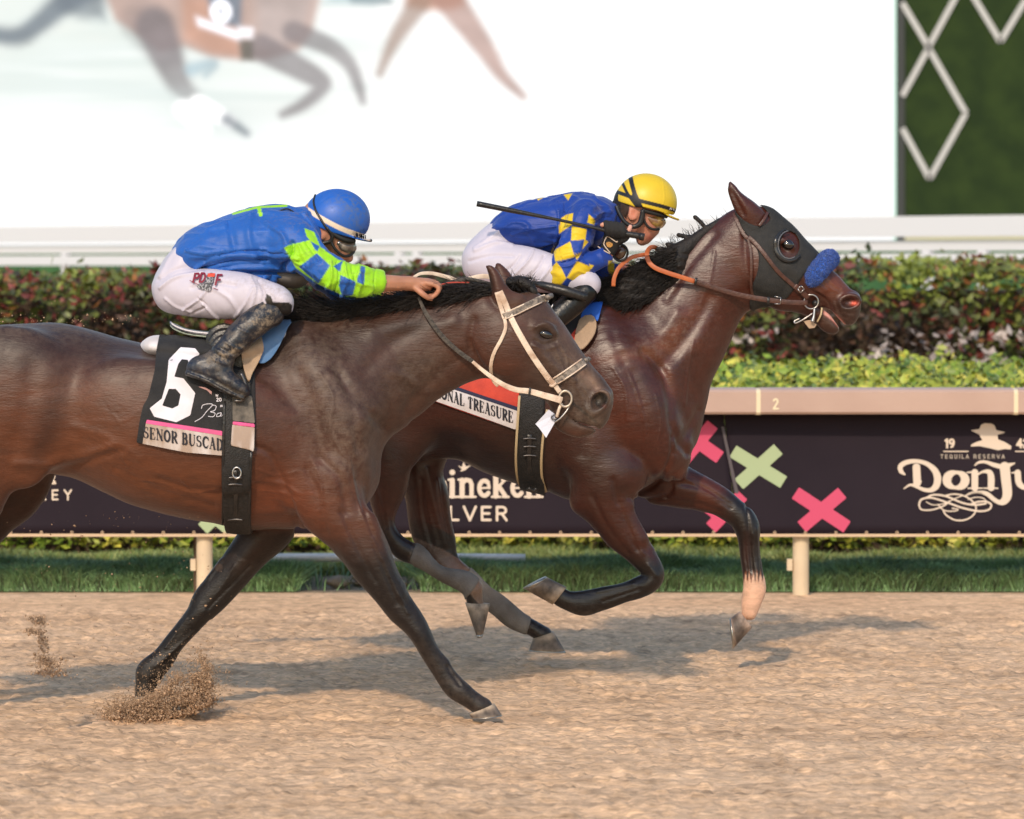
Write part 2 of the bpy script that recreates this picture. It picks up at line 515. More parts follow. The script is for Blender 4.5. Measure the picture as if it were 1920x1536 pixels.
# ---- pull a field's outline onto measured edge points (a smooth warp of the whole volume)
def fit(F, D, edges, sigma=30.0, iters=4, reach=28, verbose=None):
    for it in range(iters):
        src, dst = [], []
        for pts, out in edges:
            c = np.array(pts, float)
            # resample about every 14 px
            seg = np.hypot(*np.diff(c, axis=0).T); s = np.concatenate([[0], np.cumsum(seg)]); n = max(2, int(s[-1] / 14))
            u = np.linspace(0, s[-1], n); q = np.stack([np.interp(u, s, c[:, 0]), np.interp(u, s, c[:, 1])], 1)
            T = np.gradient(q, axis=0); T /= np.hypot(T[:, 0], T[:, 1])[:, None] + 1e-9
            N = np.stack([-T[:, 1], T[:, 0]], 1); N *= np.where((N @ np.array(out, float)) < 0, -1, 1)[:, None]
            rc_ = reach * (1.6 if it == 0 else 1.0); offs = np.arange(-rc_, rc_ + 1, 2.0)
            PX = q[:, 0:1] + N[:, 0:1] * offs; PY = q[:, 1:2] + N[:, 1:2] * offs
            best = np.full(PX.shape, 9.0)
            for j in range(0, F.n[1], 2):
                y = F.ax[1][j]
                ix = np.clip(np.rint(((PX - CX) * y / FPX - F.lo[0]) / F.h), 0, F.n[0] - 1).astype(int)
                iz = np.clip(np.rint((CAMH - (PY - CY) * y / FPX - F.lo[2]) / F.h), 0, F.n[2] - 1).astype(int)
                best = np.minimum(best, F.v[ix, j, iz])
            for i in range(len(q)):
                b = best[i]; cr = np.where((b[:-1] < 0) & (b[1:] >= 0))[0]
                if len(cr) == 0: continue
                k = cr[np.argmin(np.abs(offs[cr]))]
                e = offs[k] + 2.0 * b[k] / (b[k] - b[k + 1] + 1e-9)
                src.append(q[i] + N[i] * e); dst.append(q[i])
        src = np.array(src); dst = np.array(dst); dv = dst - src
        if verbose: print("FIT", verbose, it, "mean |err| px", np.abs(dv).sum(1).mean().round(2), "max", np.abs(dv).sum(1).max().round(1))
        st = 4
        gx = F.ax[0][::st]; gz = F.ax[2][::st]
        X, Z = np.meshgrid(gx, gz, indexing='ij'); px = CX + X * FPX / D; py = CY + (CAMH - Z) * FPX / D
        # inverse warp evaluated at the destination
        A = np.zeros(X.shape); B = np.zeros(X.shape); Wt = np.full(X.shape, 0.35)
        for (x, y), (dx, dy) in zip(dst, dv):
            m = (np.abs(px - x) < 3 * sigma) & (np.abs(py - y) < 3 * sigma)
            w = np.exp(-((px[m] - x) ** 2 + (py[m] - y) ** 2) / sigma ** 2)
            A[m] += w * dx; B[m] += w * dy; Wt[m] += w
        A /= Wt; B /= Wt
        # full-resolution displacement
        ui = np.clip(np.arange(F.n[0]) / st, 0, len(gx) - 1.001); wi = np.clip(np.arange(F.n[2]) / st, 0, len(gz) - 1.001)
        i0 = ui.astype(int); f0 = (ui - i0)[:, None]; j0 = wi.astype(int); f1 = (wi - j0)[None]
        def up(M): return (M[i0][:, j0] * (1 - f0) + M[i0 + 1][:, j0] * f0) * (1 - f1) + (M[i0][:, j0 + 1] * (1 - f0) + M[i0 + 1][:, j0 + 1] * f0) * f1
        DX = up(A) * D / FPX / F.h; DZ = -up(B) * D / FPX / F.h
        I, J = np.meshgrid(np.arange(F.n[0]), np.arange(F.n[2]), indexing='ij')
        U = np.clip(I - DX, 0, F.n[0] - 1.001); V = np.clip(J - DZ, 0, F.n[2] - 1.001)
        a = U.astype(int); c = V.astype(int); fu = (U - a).astype(np.float32); fv = (V - c).astype(np.float32)
        new = np.empty_like(F.v)
        for j in range(F.n[1]):
            s = F.v[:, j, :]
            new[:, j, :] = (s[a, c] * (1 - fu) + s[a + 1, c] * fu) * (1 - fv) + (s[a, c + 1] * (1 - fu) + s[a + 1, c + 1] * fu) * fv
        F.v = new
    return F

# ---- nodes from photo measurements
def pairs(lst, D, dd=0.0):
    """(ax,ay,bx,by,rd,yoff) edge pairs"""
    out = []
    for ax, ay, bx, by, rd, yo in lst:
        d = D + yo + dd
        X, Y, Z = W((ax + bx) / 2, (ay + by) / 2, d)
        out.append((X, Y, Z, math.hypot(ax - bx, ay - by) / 2 * d / FPX, rd))
    return out

def nodes(lst, D):
    """(px,py,r_px,rd_m,yoff)"""
    out = []
    for px, py, r, rd, yo in lst:
        d = D + yo
        X, Y, Z = W(px, py, d)
        out.append((X, Y, Z, r * d / FPX, rd if rd else r * d / FPX))
    return out

# ---- strips, straps, sheets
def ribbon(name, pts, width, thick, m, parent=None, wdir=None, n=6, smooth_path=True):
    """strap along 3D points; wdir = function/array giving the in-width direction; flat in the view plane by default"""
    p = catmull(pts, n) if smooth_path else np.asarray(pts, float)
    T = np.gradient(p, axis=0); T /= np.linalg.norm(T, axis=1)[:, None] + 1e-9
    view = np.array([0, 1.0, 0])
    if wdir is None:
        B = np.cross(T, view)
    else:
        B = np.tile(np.asarray(wdir, float), (len(p), 1)); B -= (B * T).sum(1)[:, None] * T
    B /= np.linalg.norm(B, axis=1)[:, None] + 1e-9
    Nn = np.cross(B, T)
    w = width if np.ndim(width) == 0 else np.interp(np.linspace(0, 1, len(p)), np.linspace(0, 1, len(width)), width)[:, None]
    rings = []
    for sw, st in ((-.5, -.4), (-.42, -.5), (.42, -.5), (.5, -.4), (.5, .4), (.42, .5), (-.42, .5), (-.5, .4)):
        rings.append(p + B * w * sw + Nn * thick * st)
    R = np.stack(rings, 1); m_ = 8
    V = R.reshape(-1, 3); F = []
    for i in range(len(p) - 1):
        for j in range(m_):
            a = i * m_ + j; b = i * m_ + (j + 1) % m_
            F.append((a, b, b + m_, a + m_))
    F.append(tuple(range(m_ - 1, -1, -1))); F.append(tuple((len(p) - 1) * m_ + j for j in range(m_)))
    return mesh_np(name, V, F, m, parent)

def rod(name, pts, r, m, parent=None, n=5, seg=10):
    p = catmull(pts, n)
    T = np.gradient(p, axis=0); T /= np.linalg.norm(T, axis=1)[:, None] + 1e-9
    up = np.where(np.abs(T[:, 1:2]) < 0.9, np.array([[0, 1.0, 0]]), np.array([[1.0, 0, 0]]))
    B = np.cross(T, up); B /= np.linalg.norm(B, axis=1)[:, None] + 1e-9
    C = np.cross(B, T)
    rr = np.interp(np.linspace(0, 1, len(p)), np.linspace(0, 1, len(np.atleast_1d(r))), np.atleast_1d(r))
    V = []
    for j in range(seg):
        a = 2 * math.pi * j / seg
        V.append(p + (B * math.cos(a) + C * math.sin(a)) * rr[:, None])
    V = np.stack(V, 1).reshape(-1, 3); F = []
    for i in range(len(p) - 1):
        for j in range(seg):
            a = i * seg + j; b = i * seg + (j + 1) % seg
            F.append((a, b, b + seg, a + seg))
    F.append(tuple(range(seg - 1, -1, -1))); F.append(tuple((len(p) - 1) * seg + j for j in range(seg)))
    return mesh_np(name, V, F, m, parent)

def ring(name, c, R, r, m, parent=None, seg=28, tilt=0.0, squash=1.0):
    """torus lying in the view plane"""
    V = []; F = []
    for i in range(seg):
        a = 2 * math.pi * i / seg
        for j in range(8):
            b = 2 * math.pi * j / 8
            q = R + r * math.cos(b)
            x, z, y = q * math.cos(a), q * math.sin(a) * squash, r * math.sin(b)
            x, z = x * math.cos(tilt) - z * math.sin(tilt), x * math.sin(tilt) + z * math.cos(tilt)
            V.append((c[0] + x, c[1] + y, c[2] + z))
            F.append((i * 8 + j, i * 8 + (j + 1) % 8, ((i + 1) % seg) * 8 + (j + 1) % 8, ((i + 1) % seg) * 8 + j))
    return mesh_np(name, V, F, m, parent)

def loft(name, rings, m, parent=None, seg=24, cap=True, cols=None):
    """rings: (end_a, end_b, half_depth): ellipses through two 3D points"""
    V = []; F = []
    for a, b, hd in rings:
        a = np.array(a); b = np.array(b); c = (a + b) / 2; u = (b - a) / 2
        for j in range(seg):
            t = 2 * math.pi * j / seg
            V.append(c + u * math.cos(t) + np.array([0, hd * math.sin(t), 0]))
    for i in range(len(rings) - 1):
        for j in range(seg):
            F.append((i * seg + j, i * seg + (j + 1) % seg, (i + 1) * seg + (j + 1) % seg, (i + 1) * seg + j))
    if cap:
        F.append(tuple(range(seg - 1, -1, -1))); F.append(tuple((len(rings) - 1) * seg + j for j in range(seg)))
    return mesh_np(name, V, F, m, parent, cols=cols)

# ---- flat shapes (print, lettering, cut-out sheets) by marching squares on a 2D distance field
def march(func, x0, x1, y0, y1, cell):
    xs = np.arange(x0, x1 + cell, cell); ys = np.arange(y0, y1 + cell, cell)
    X, Y = np.meshgrid(xs, ys, indexing='ij')
    S = func(X, Y)
    V = {}; verts = []; faces = []
    def vid(key, p):
        if key not in V:
            V[key] = len(verts); verts.append(p)
        return V[key]
    neg = S < 0
    any_ = neg[:-1, :-1] | neg[1:, :-1] | neg[:-1, 1:] | neg[1:, 1:]
    for i, j in np.argwhere(any_):
        c = [(i, j), (i + 1, j), (i + 1, j + 1), (i, j + 1)]
        poly = []
        for k in range(4):
            a = c[k]; b = c[(k + 1) % 4]
            sa, sb = S[a], S[b]
            if sa < 0: poly.append(vid(a, (xs[a[0]], ys[a[1]])))
            if (sa < 0) != (sb < 0):
                t = sa / (sa - sb); t = min(max(t, 0.02), 0.98)
                key = (min(a, b), max(a, b))
                poly.append(vid(key, (xs[a[0]] * (1 - t) + xs[b[0]] * t, ys[a[1]] * (1 - t) + ys[b[1]] * t)))
        if len(poly) >= 3: faces.append(tuple(poly[::-1]))
    return np.array(verts), faces

def decal(name, func, bounds, cell, place, m, parent=None, cols=None):
    v, f = march(func, *bounds, cell)
    if len(v) == 0: return None
    P = place(v[:, 0], v[:, 1])
    return mesh_np(name, P, f, m, parent, smooth=True)

# ---- lettering: strokes in a unit-height box (x right, y DOWN 0=top 1=baseline)
def arc(cx, cy, rx, ry, a0, a1, n=14):
    t = np.radians(np.linspace(a0, a1, n))
    return [(cx + rx * math.cos(a), cy - ry * math.sin(a)) for a in t]
TK, TN = 0.085, 0.03     # thick / thin half widths for serif lettering
def serif_glyph(ch):
    S = []; k, n = TK, TN
    sr = lambda x, y, w=0.13: S.append(([(x - w, y), (x + w, y)], n * 0.8))
    if ch == 'I': S += [([(.15, .02), (.15, .98)], k)]; sr(.15, .03); sr(.15, .97); w = .3
    elif ch == 'N': S += [([(.12, .03), (.12, .97)], n), ([(.12, .03), (.62, .95)], k), ([(.62, .97), (.62, .03)], n)]; sr(.1, .03, .1); sr(.12, .97, .11); sr(.62, .03, .12); w = .76
    elif ch == 'E': S += [([(.16, .02), (.16, .98)], k), ([(.05, .03), (.56, .03), (.58, .2)], n), ([(.05, .97), (.58, .97), (.61, .75)], n), ([(.16, .49), (.42, .49)], n), ([(.42, .37), (.42, .61)], n)]; w = .68
    elif ch == 'O': S += [(arc(.37, .5, .28, .46, 60, 300), k), (arc(.37, .5, .28, .46, -70, 70), k), (arc(.37, .5, .29, .47, 0, 360, 30), n)]; w = .75
    elif ch == 'A': S += [([(.33, .03), (.1, .97)], n), ([(.33, .03), (.56, .97)], k), ([(.17, .66), (.5, .66)], n)]; sr(.1, .97, .1); sr(.56, .97, .12); w = .7
    elif ch == 'L': S += [([(.16, .02), (.16, .98)], k), ([(.05, .97), (.56, .97), (.59, .72)], n)]; sr(.16, .03); w = .63
    elif ch == 'T': S += [([(.32, .03), (.32, .97)], k), ([(.04, .24), (.06, .03), (.58, .03), (.6, .24)], n)]; sr(.32, .97); w = .66
    elif ch == 'R': S += [([(.16, .02), (.16, .98)], k), ([(.05, .03), (.35, .03)], n), (arc(.35, .27, .19, .23, -60, 60), k), (arc(.33, .27, .22, .24, -90, 90), n), ([(.16, .51), (.35, .51)], n), ([(.34, .52), (.6, .95)], k), ([(.56, .97), (.7, .97)], n)]; sr(.16, .97); w = .7
    elif ch == 'B': S += [([(.16, .02), (.16, .98)], k), ([(.05, .03), (.33, .03)], n), (arc(.33, .255, .17, .225, -70, 70), k), (arc(.33, .255, .2, .225, -90, 90), n), ([(.16, .48), (.34, .48)], n), (arc(.34, .725, .2, .245, -70, 70), k), (arc(.34, .725, .23, .245, -90, 90), n), ([(.05, .97), (.34, .97)], n)]; w = .68
    elif ch == 'U': S += [([(.16, .02)] + arc(.37, .66, .21, .31, 180, 255), k), (arc(.37, .66, .25, .31, 240, 360) + [(.62, .03)], n)]; sr(.16, .03); sr(.62, .03, .1); w = .76
    elif ch == 'S': S += [(arc(.31, .26, .21, .23, 40, 270) + arc(.31, .73, .22, .24, 90, -150), n), (arc(.28, .27, .18, .2, 130, 250) + arc(.33, .72, .18, .22, 80, -50), k * .8), ([(.5, .05), (.49, .28)], n), ([(.1, .95), (.09, .7)], n)]; w = .62
    elif ch == 'C': S += [(arc(.37, .5, .27, .46, 70, 290), k), (arc(.37, .5, .29, .47, 30, 330), n), ([(.63, .05), (.63, .3)], n)]; w = .7
    elif ch == 'D': S += [([(.16, .02), (.16, .98)], k), ([(.05, .03), (.36, .03)], n), (arc(.34, .5, .27, .45, -65, 65), k), (arc(.32, .5, .31, .47, -90, 90), n), ([(.05, .97), (.34, .97)], n)]; w = .75
    else: w = .34
    return S, w
def sans_glyph(ch, k=0.07):
    S = []
    a = lambda *p: S.append((list(p), k))
    if ch == 'S': S.append((arc(.29, .27, .2, .2, 35, 270) + arc(.29, .73, .21, .2, 90, -145), k)); w = .6
    elif ch == 'I': a((.1, .05), (.1, .95)); w = .2
    elif ch == 'L': a((.1, .05), (.1, .93), (.48, .93)); w = .55
    elif ch == 'V': a((.06, .05), (.36, .95)); a((.36, .95), (.66, .05)); w = .72
    elif ch == 'E': a((.1, .07), (.1, .93)); a((.1, .07), (.52, .07)); a((.1, .5), (.46, .5)); a((.1, .93), (.52, .93)); w = .6
    elif ch == 'R': a((.1, .95), (.1, .07), (.36, .07)); S.append((arc(.36, .29, .19, .22, 90, -90), k)); a((.1, .51), (.36, .51)); a((.34, .51), (.58, .95)); w = .66
    elif ch == 'K': a((.1, .05), (.1, .95)); a((.56, .05), (.12, .55)); a((.26, .42), (.58, .95)); w = .64
    elif ch == 'Y': a((.05, .05), (.33, .5)); a((.6, .05), (.33, .5)); a((.33, .5), (.33, .95)); w = .66
    elif ch == 'W': a((.05, .05), (.24, .95)); a((.24, .95), (.44, .1)); a((.44, .1), (.64, .95)); a((.64, .95), (.83, .05)); w = .9
    elif ch == 'H': a((.1, .05), (.1, .95)); a((.54, .05), (.54, .95)); a((.1, .5), (.54, .5)); w = .66
    elif ch == 'J': S.append(([(.42, .05), (.42, .65)] + arc(.24, .7, .18, .23, 0, -170), k)); w = .5
    elif ch == 'U': S.append(([(.1, .05), (.1, .6)] + arc(.32, .66, .22, .28, 180, 360) + [(.54, .05)], k)); w = .66
    elif ch == 'N': a((.1, .95), (.1, .05)); a((.1, .05), (.54, .95)); a((.54, .95), (.54, .05)); w = .66
    elif ch == 'P': a((.1, .95), (.1, .07), (.34, .07)); S.append((arc(.34, .31, .2, .24, 90, -90), k)); a((.1, .55), (.34, .55)); w = .58
    elif ch == 'D': a((.1, .07), (.1, .93)); a((.1, .07), (.28, .07)); S.append((arc(.28, .5, .28, .43, 90, -90), k)); a((.1, .93), (.28, .93)); w = .64
    elif ch == 'F': a((.1, .95), (.1, .07), (.5, .07)); a((.1, .5), (.42, .5)); w = .54
    elif ch == 'O' or ch == '0': S.append((arc(.32, .5, .24, .43, 0, 360, 24), k)); w = .64
    elif ch == '&': S.append((arc(.3, .25, .15, .18, -40, 220) + [(.55, .93)], k)); S.append((arc(.28, .7, .2, .23, 110, 360), k)); w = .62
    elif ch == 'T': a((.03, .07), (.57, .07)); a((.3, .07), (.3, .95)); w = .6
    elif ch == 'Q': S.append((arc(.32, .5, .24, .43, 0, 360, 24), k)); a((.38, .7), (.6, .98)); w = .66
    elif ch == 'A': a((.03, .95), (.3, .05)); a((.3, .05), (.57, .95)); a((.12, .66), (.48, .66)); w = .6
    elif ch == 'M': a((.1, .95), (.1, .05), (.36, .6), (.62, .05), (.62, .95)); w = .72
    elif ch == '2': S.append((arc(.28, .28, .2, .21, 160, -40) + [(.08, .93), (.52, .93)], k)); w = .58
    elif ch == '4': a((.4, .95), (.4, .05), (.04, .68), (.58, .68)); w = .62
    elif ch == '1': a((.08, .2), (.24, .06), (.24, .95)); w = .36
    elif ch == '9': S.append((arc(.3, .3, .2, .23, 0, 360, 20), k)); S.append((arc(.22, .4, .28, .5, 10, -80), k)); w = .58
    else: w = .3
    return S, w
def text_strokes(text, x, y, h, squeeze=1.0, space=0.06, glyph=serif_glyph, italic=0.0, **kw):
    """list of (pts, halfwidth) in target units, start (x,y)=top-left of the text"""
    out = []; cx = x
    for ch in text:
        S, w = glyph(ch, **kw)
        for pts, hw in S:
            out.append(([(cx + (px + (1 - py) * italic) * h * squeeze, y + py * h) for px, py in pts], hw * h))
        cx += (w + space) * h * squeeze
    return out, cx
def strokes_func(strokes, warp=None):
    bbs = []
    for pts, hw in strokes:
        a = np.array(pts); bbs.append((a[:, 0].min() - hw, a[:, 0].max() + hw, a[:, 1].min() - hw, a[:, 1].max() + hw))
    def f(X, Y):
        D = np.full(X.shape, 1e3)
        for (pts, hw), bb in zip(strokes, bbs):
            m = (X > bb[0] - 2) & (X < bb[1] + 2) & (Y > bb[2] - 2) & (Y < bb[3] + 2)
            if m.any(): D[m] = np.minimum(D[m], line_sdf(X[m], Y[m], pts, hw))
        return D
    b = np.array(bbs)
    return f, (b[:, 0].min() - 1, b[:, 1].max() + 1, b[:, 2].min() - 1, b[:, 3].max() + 1)

def hair(name, roots, dirs, lengths, m, parent=None, r=0.0022, seg=6, curl=0.15, droop=0.0, kind=None, seed=3):
    """tapered three-sided strands"""
    g = np.random.default_rng(seed); n = len(roots)
    roots = np.asarray(roots, float); dirs = np.asarray(dirs, float); L = np.asarray(lengths, float)[:, None]
    dirs = dirs / (np.linalg.norm(dirs, axis=1)[:, None] + 1e-9)
    side = np.cross(dirs, g.normal(size=(n, 3))); side /= np.linalg.norm(side, axis=1)[:, None] + 1e-9
    side2 = np.cross(dirs, side)
    ph = g.uniform(0, 6.28, (n, 1)); cu = g.normal(0, curl, (n, 1))
    V = np.zeros((n, seg + 1, 3, 3))
    for i in range(seg + 1):
        t = i / seg
        p = roots + dirs * L * t + side * L * cu * t * t + side2 * L * curl * 0.4 * np.sin(ph + 4 * t) * t + np.array([0, 0, -1.0]) * L * droop * t * t
        rr = r * (1 - t) ** 0.7 + 0.0004
        for k in range(3):
            a = 2.094 * k
            V[:, i, k] = p + (side * math.cos(a) + side2 * math.sin(a)) * rr
    base = (np.arange(n) * (seg + 1) * 3)[:, None, None, None]
    ii = np.arange(seg)[None, :, None, None]; kk = np.arange(3)[None, None, :, None]
    q = np.concatenate([base + ii * 3 + kk, base + ii * 3 + (kk + 1) % 3, base + (ii + 1) * 3 + (kk + 1) % 3, base + (ii + 1) * 3 + kk], 3)
    o = mesh_np(name, V.reshape(-1, 3), q.reshape(-1, 4), m, parent)
    if kind: o['kind'] = kind
    return o

def mix_cols(base, w, col):
    w = np.clip(w, 0, 1)[:, None]
    return base * (1 - w) + np.array(col)[None, :] * w
def blobw(px, py, cx, cy, rx, ry, ang=0.0, soft=1.0):
    a = math.radians(ang); u = (px - cx) * math.cos(a) + (py - cy) * math.sin(a); v = -(px - cx) * math.sin(a) + (py - cy) * math.cos(a)
    return np.exp(-((u / rx) ** 2 + (v / ry) ** 2) ** soft)
def sstep(a, b, x):
    t = np.clip((x - a) / (b - a), 0, 1); return t * t * (3 - 2 * t)
# ================================================================ THE SETTING
def axis_steps(parts):
    out = [parts[0][0]]
    for a, b, n in parts:
        out += list(np.linspace(a, b, n + 1)[1:])
    return np.array(out)

def sheet(name, xs, ys, zf, m, cols=None):
    X, Y = np.meshgrid(xs, ys, indexing='ij')
    P = np.stack([X.ravel(), Y.ravel(), np.zeros(X.size)], 1)
    P[:, 2] = zf(P)
    nx, ny = len(xs), len(ys)
    i, j = np.meshgrid(np.arange(nx - 1), np.arange(ny - 1), indexing='ij')
    a = (i * ny + j).ravel()
    F = np.stack([a, a + ny, a + ny + 1, a + 1], 1)
    return mesh_np(name, P, F, m, cols=cols(P) if cols else None)

# ---- sand track
def sand_z(P):
    near = sstep(3.9, 3.2, np.abs(P[:, 0])) * sstep(12.2, 12.8, P[:, 1]) * sstep(22.3, 21.9, P[:, 1])
    Q = P * np.array([0.42, 1.0, 1.0])
    z = (vnoise(Q, 2.4, 1, 2) - 0.5) * 0.03
    z += (vnoise(Q, 9.0, 2, 2) - 0.5) * 0.010
    c = vnoise(Q * np.array([1.6, 1, 1]), 30.0, 3, 2)
    z += np.maximum(c - 0.52, 0) * 0.05
    c2 = vnoise(Q, 7.0, 5, 2)
    z -= np.maximum(c2 - 0.64, 0) * 0.09
    c3 = vnoise(Q * np.array([1.8, 1, 1]), 46.0, 15, 1)
    z -= np.maximum(c3 - 0.6, 0) * 0.035
    calm = 1 - 0.75 * sstep(20.6, 21.3, P[:, 1])
    return z * near * calm + 0.006 * near - 0.004
def sand_cols(P):
    a = vnoise(P * np.array([0.8, 1, 1]), 2.2, 8, 3)[:, None]; b = vnoise(P, 30, 9, 2)[:, None]
    c1 = np.array((0.54, 0.34, 0.20)); c2 = np.array((0.64, 0.43, 0.27))
    c = c1 * (1 - a) + c2 * a
    c = c * np.array([[1.15, 1.16, 1.17]]) * (1 + 0.14 * sstep(20.2, 21.4, P[:, 1]))[:, None]
    pits = sstep(.60, .74, vnoise(P * np.array([.45, 1, 1]), 15, 31, 2)) * .20 + sstep(.66, .8, vnoise(P * np.array([.45, 1, 1]), 34, 33, 1)) * .22
    c = c * (1 - pits)[:, None]
    return c * (0.76 + 0.48 * b)
sand_m = mat_attr("sand", rough=0.95, spec=0.15, nvar=0.34, nscale=85, bump=0.5, bscale=110, bdist=0.012, stretch=(0.3, 1, 1))
track = sheet("track", axis_steps([(-400, -40, 6), (-40, -3.9, 12), (-3.9, 3.9, 540), (3.9, 40, 12), (40, 400, 6)]),
              axis_steps([(-60, 2, 6), (2, 12.3, 8), (12.3, 22.15, 500)]), sand_z, sand_m, sand_cols)
tag(track, "raked tan sand of the race track", kind="structure")

soil_m = mat("verge_soil", (0.36, 0.26, 0.17), 0.95, (0.22, 0.17, 0.10), 5, 0.6, 40)
verge = sheet("verge", axis_steps([(-400, -8, 8), (-8, 8, 100), (8, 400, 8)]), axis_steps([(22.15, 30, 60), (30, 1500, 16)]),
              lambda P: -0.004 + 0.05 * sstep(22.2, 24, P[:, 1]) + (vnoise(P, 3, 4, 2) - 0.5) * 0.03 * sstep(22.2, 22.6, P[:, 1]), soil_m)
tag(verge, "grassy verge and infield ground beyond the track rail", kind="structure")

# ---- foliage
def leaves(name, P, size, cols, m, parent=None, up=0.5, aspect=0.55, seed=5, kind=None):
    g = np.random.default_rng(seed); n = len(P)
    N = g.normal(size=(n, 3)); N[:, 2] = np.abs(N[:, 2]) + up; N[:, 1] -= 0.5
    N /= np.linalg.norm(N, axis=1)[:, None]
    T = np.cross(N, g.normal(size=(n, 3))); T /= np.linalg.norm(T, axis=1)[:, None]
    B = np.cross(N, T)
    s = size * g.uniform(0.6, 1.3, (n, 1))
    tip = P + T * s; tail = P - T * s
    w = B * s * aspect; fold = N * s * 0.18
    V = np.stack([tail, P + w - fold, tip, P - w - fold], 1).reshape(-1, 3)
    b = np.arange(n)[:, None] * 4
    F = np.concatenate([b + np.array([[0, 1, 2]]), b + np.array([[0, 2, 3]])], 1).reshape(-1, 3)
    o = mesh_np(name, V, F, m, parent, smooth=False, cols=np.repeat(cols, 4, axis=0))
    if kind: o['kind'] = kind
    return o
leaf_m = mat_attr("leaf", rough=0.45, spec=0.4, nvar=0.2, nscale=30, bump=0)
leaf_m.node_tree.nodes["Principled BSDF"].inputs["Subsurface Weight"].default_value = 0.0
twig_m = mat("twig", (0.05, 0.032, 0.02), 0.9, (0.09, 0.06, 0.04), 20)

def hedge(name, x0, x1, y0, y1, z0, topf, n, size, palette, label, seed, inner=0.06, clump=2.2, green=0.0):
    root = bpy.data.objects.new(name, None); link(root); root.location = ((x0 + x1) / 2, y0, 0)
    tag(root, label, "hedge")
    g = np.random.default_rng(seed)
    P = np.stack([g.uniform(x0, x1, n), np.zeros(n), np.zeros(n)], 1)
    u = g.random(n); front = u < 0.62
    top = topf(P[:, 0])
    bulge = (vnoise(P * np.array([1, 0, 0]) + g.random(n)[:, None] * 0, 2.5, seed, 2) - 0.5) * 0.18
    P[:, 1] = np.where(front, y0 + np.abs(g.normal(0, 0.09, n)), g.uniform(y0, y1, n))
    P[:, 2] = np.where(front, g.uniform(z0, 1, n) * 0 + z0 + (top - z0) * g.random(n), top + g.normal(0, 0.035, n))
    Q = P.copy()
    bump_ = vnoise(Q, clump * 2.2, seed + 3, 3) - 0.5
    P[:, 1] += np.where(front, -bump_ * 0.7, 0)
    P[:, 2] += np.where(front, 0, bump_ * 0.26)
    a = vnoise(Q, clump, seed + 5, 2); b = g.random(n)
    pal = np.array([p[0] for p in palette]); th = np.cumsum([p[1] for p in palette]); th = th / th[-1]
    t = np.clip((a - 0.3) / 0.4 * 0.55 + b * 0.45 + green * sstep(1.0, 3.5, P[:, 0]) * sstep(1.35, 1.6, P[:, 2]), 0, 0.999)
    C = pal[np.searchsorted(th, t)] * g.uniform(0.7, 1.3, (n, 1))
    hgt = (P[:, 2] - z0) / (top - z0)
    o = leaves("leaves", P - np.array(root.location), size, C, leaf_m, root, seed=seed, kind="stuff")
    zt = float(topf(np.array([0.0]))[0]) - 0.12
    box("branches", x0 - root.location.x, x1 - root.location.x, 0.30, y1 - y0, 0.0, zt, twig_m, root)
    return root

hedge("clipped_hedge", -6, 6, 24.2, 28.6, 0.10, lambda x: 1.03 + 0 * x, 42000, 0.034,
      [((0.07, 0.13, 0.02), 2.2), ((0.17, 0.25, 0.03), 3), ((0.32, 0.36, 0.045), 3), ((0.55, 0.50, 0.08), 2)],
      "low clipped hedge of variegated yellow green leaves just behind the track rail", 11)
hedge("croton_hedge", -8, 8, 30.5, 32.5, 0.3, lambda x: 1.66 + 0.016 * x, 46000, 0.042,
      [((0.022, 0.014, 0.010), 1.1), ((0.07, 0.035, 0.02), 1.8), ((0.05, 0.06, 0.02), 1.7), ((0.17, 0.035, 0.028), 0.9), ((0.12, 0.14, 0.03), 1.9), ((0.24, 0.10, 0.03), .6), ((0.20, 0.24, 0.04), 1.4)],
      "tall croton hedge with dark red and green leaves in front of the white fence", 21, clump=1.7, green=0.3)
# pale dry litter showing at the right foot of the croton hedge
g = np.random.default_rng(4)
n = 700
lp = np.stack([g.uniform(1.2, 7.2, n), 30.28 + g.random(n) * 0.12, 1.02 + g.random(n) ** 1.5 * 0.26], 1)
lp = lp[vnoise(lp, 2.0, 5, 2) > 0.45]
o = leaves("pale_flowers", lp, 0.045, np.tile(np.array([[0.5, 0.42, 0.38]]), (len(lp), 1)) * g.uniform(0.5, 1.2, (len(lp), 1)), leaf_m, None, seed=9)
tag(o, "pale dusty flowers low in front of the red hedge at the right", "flowers", kind="stuff")

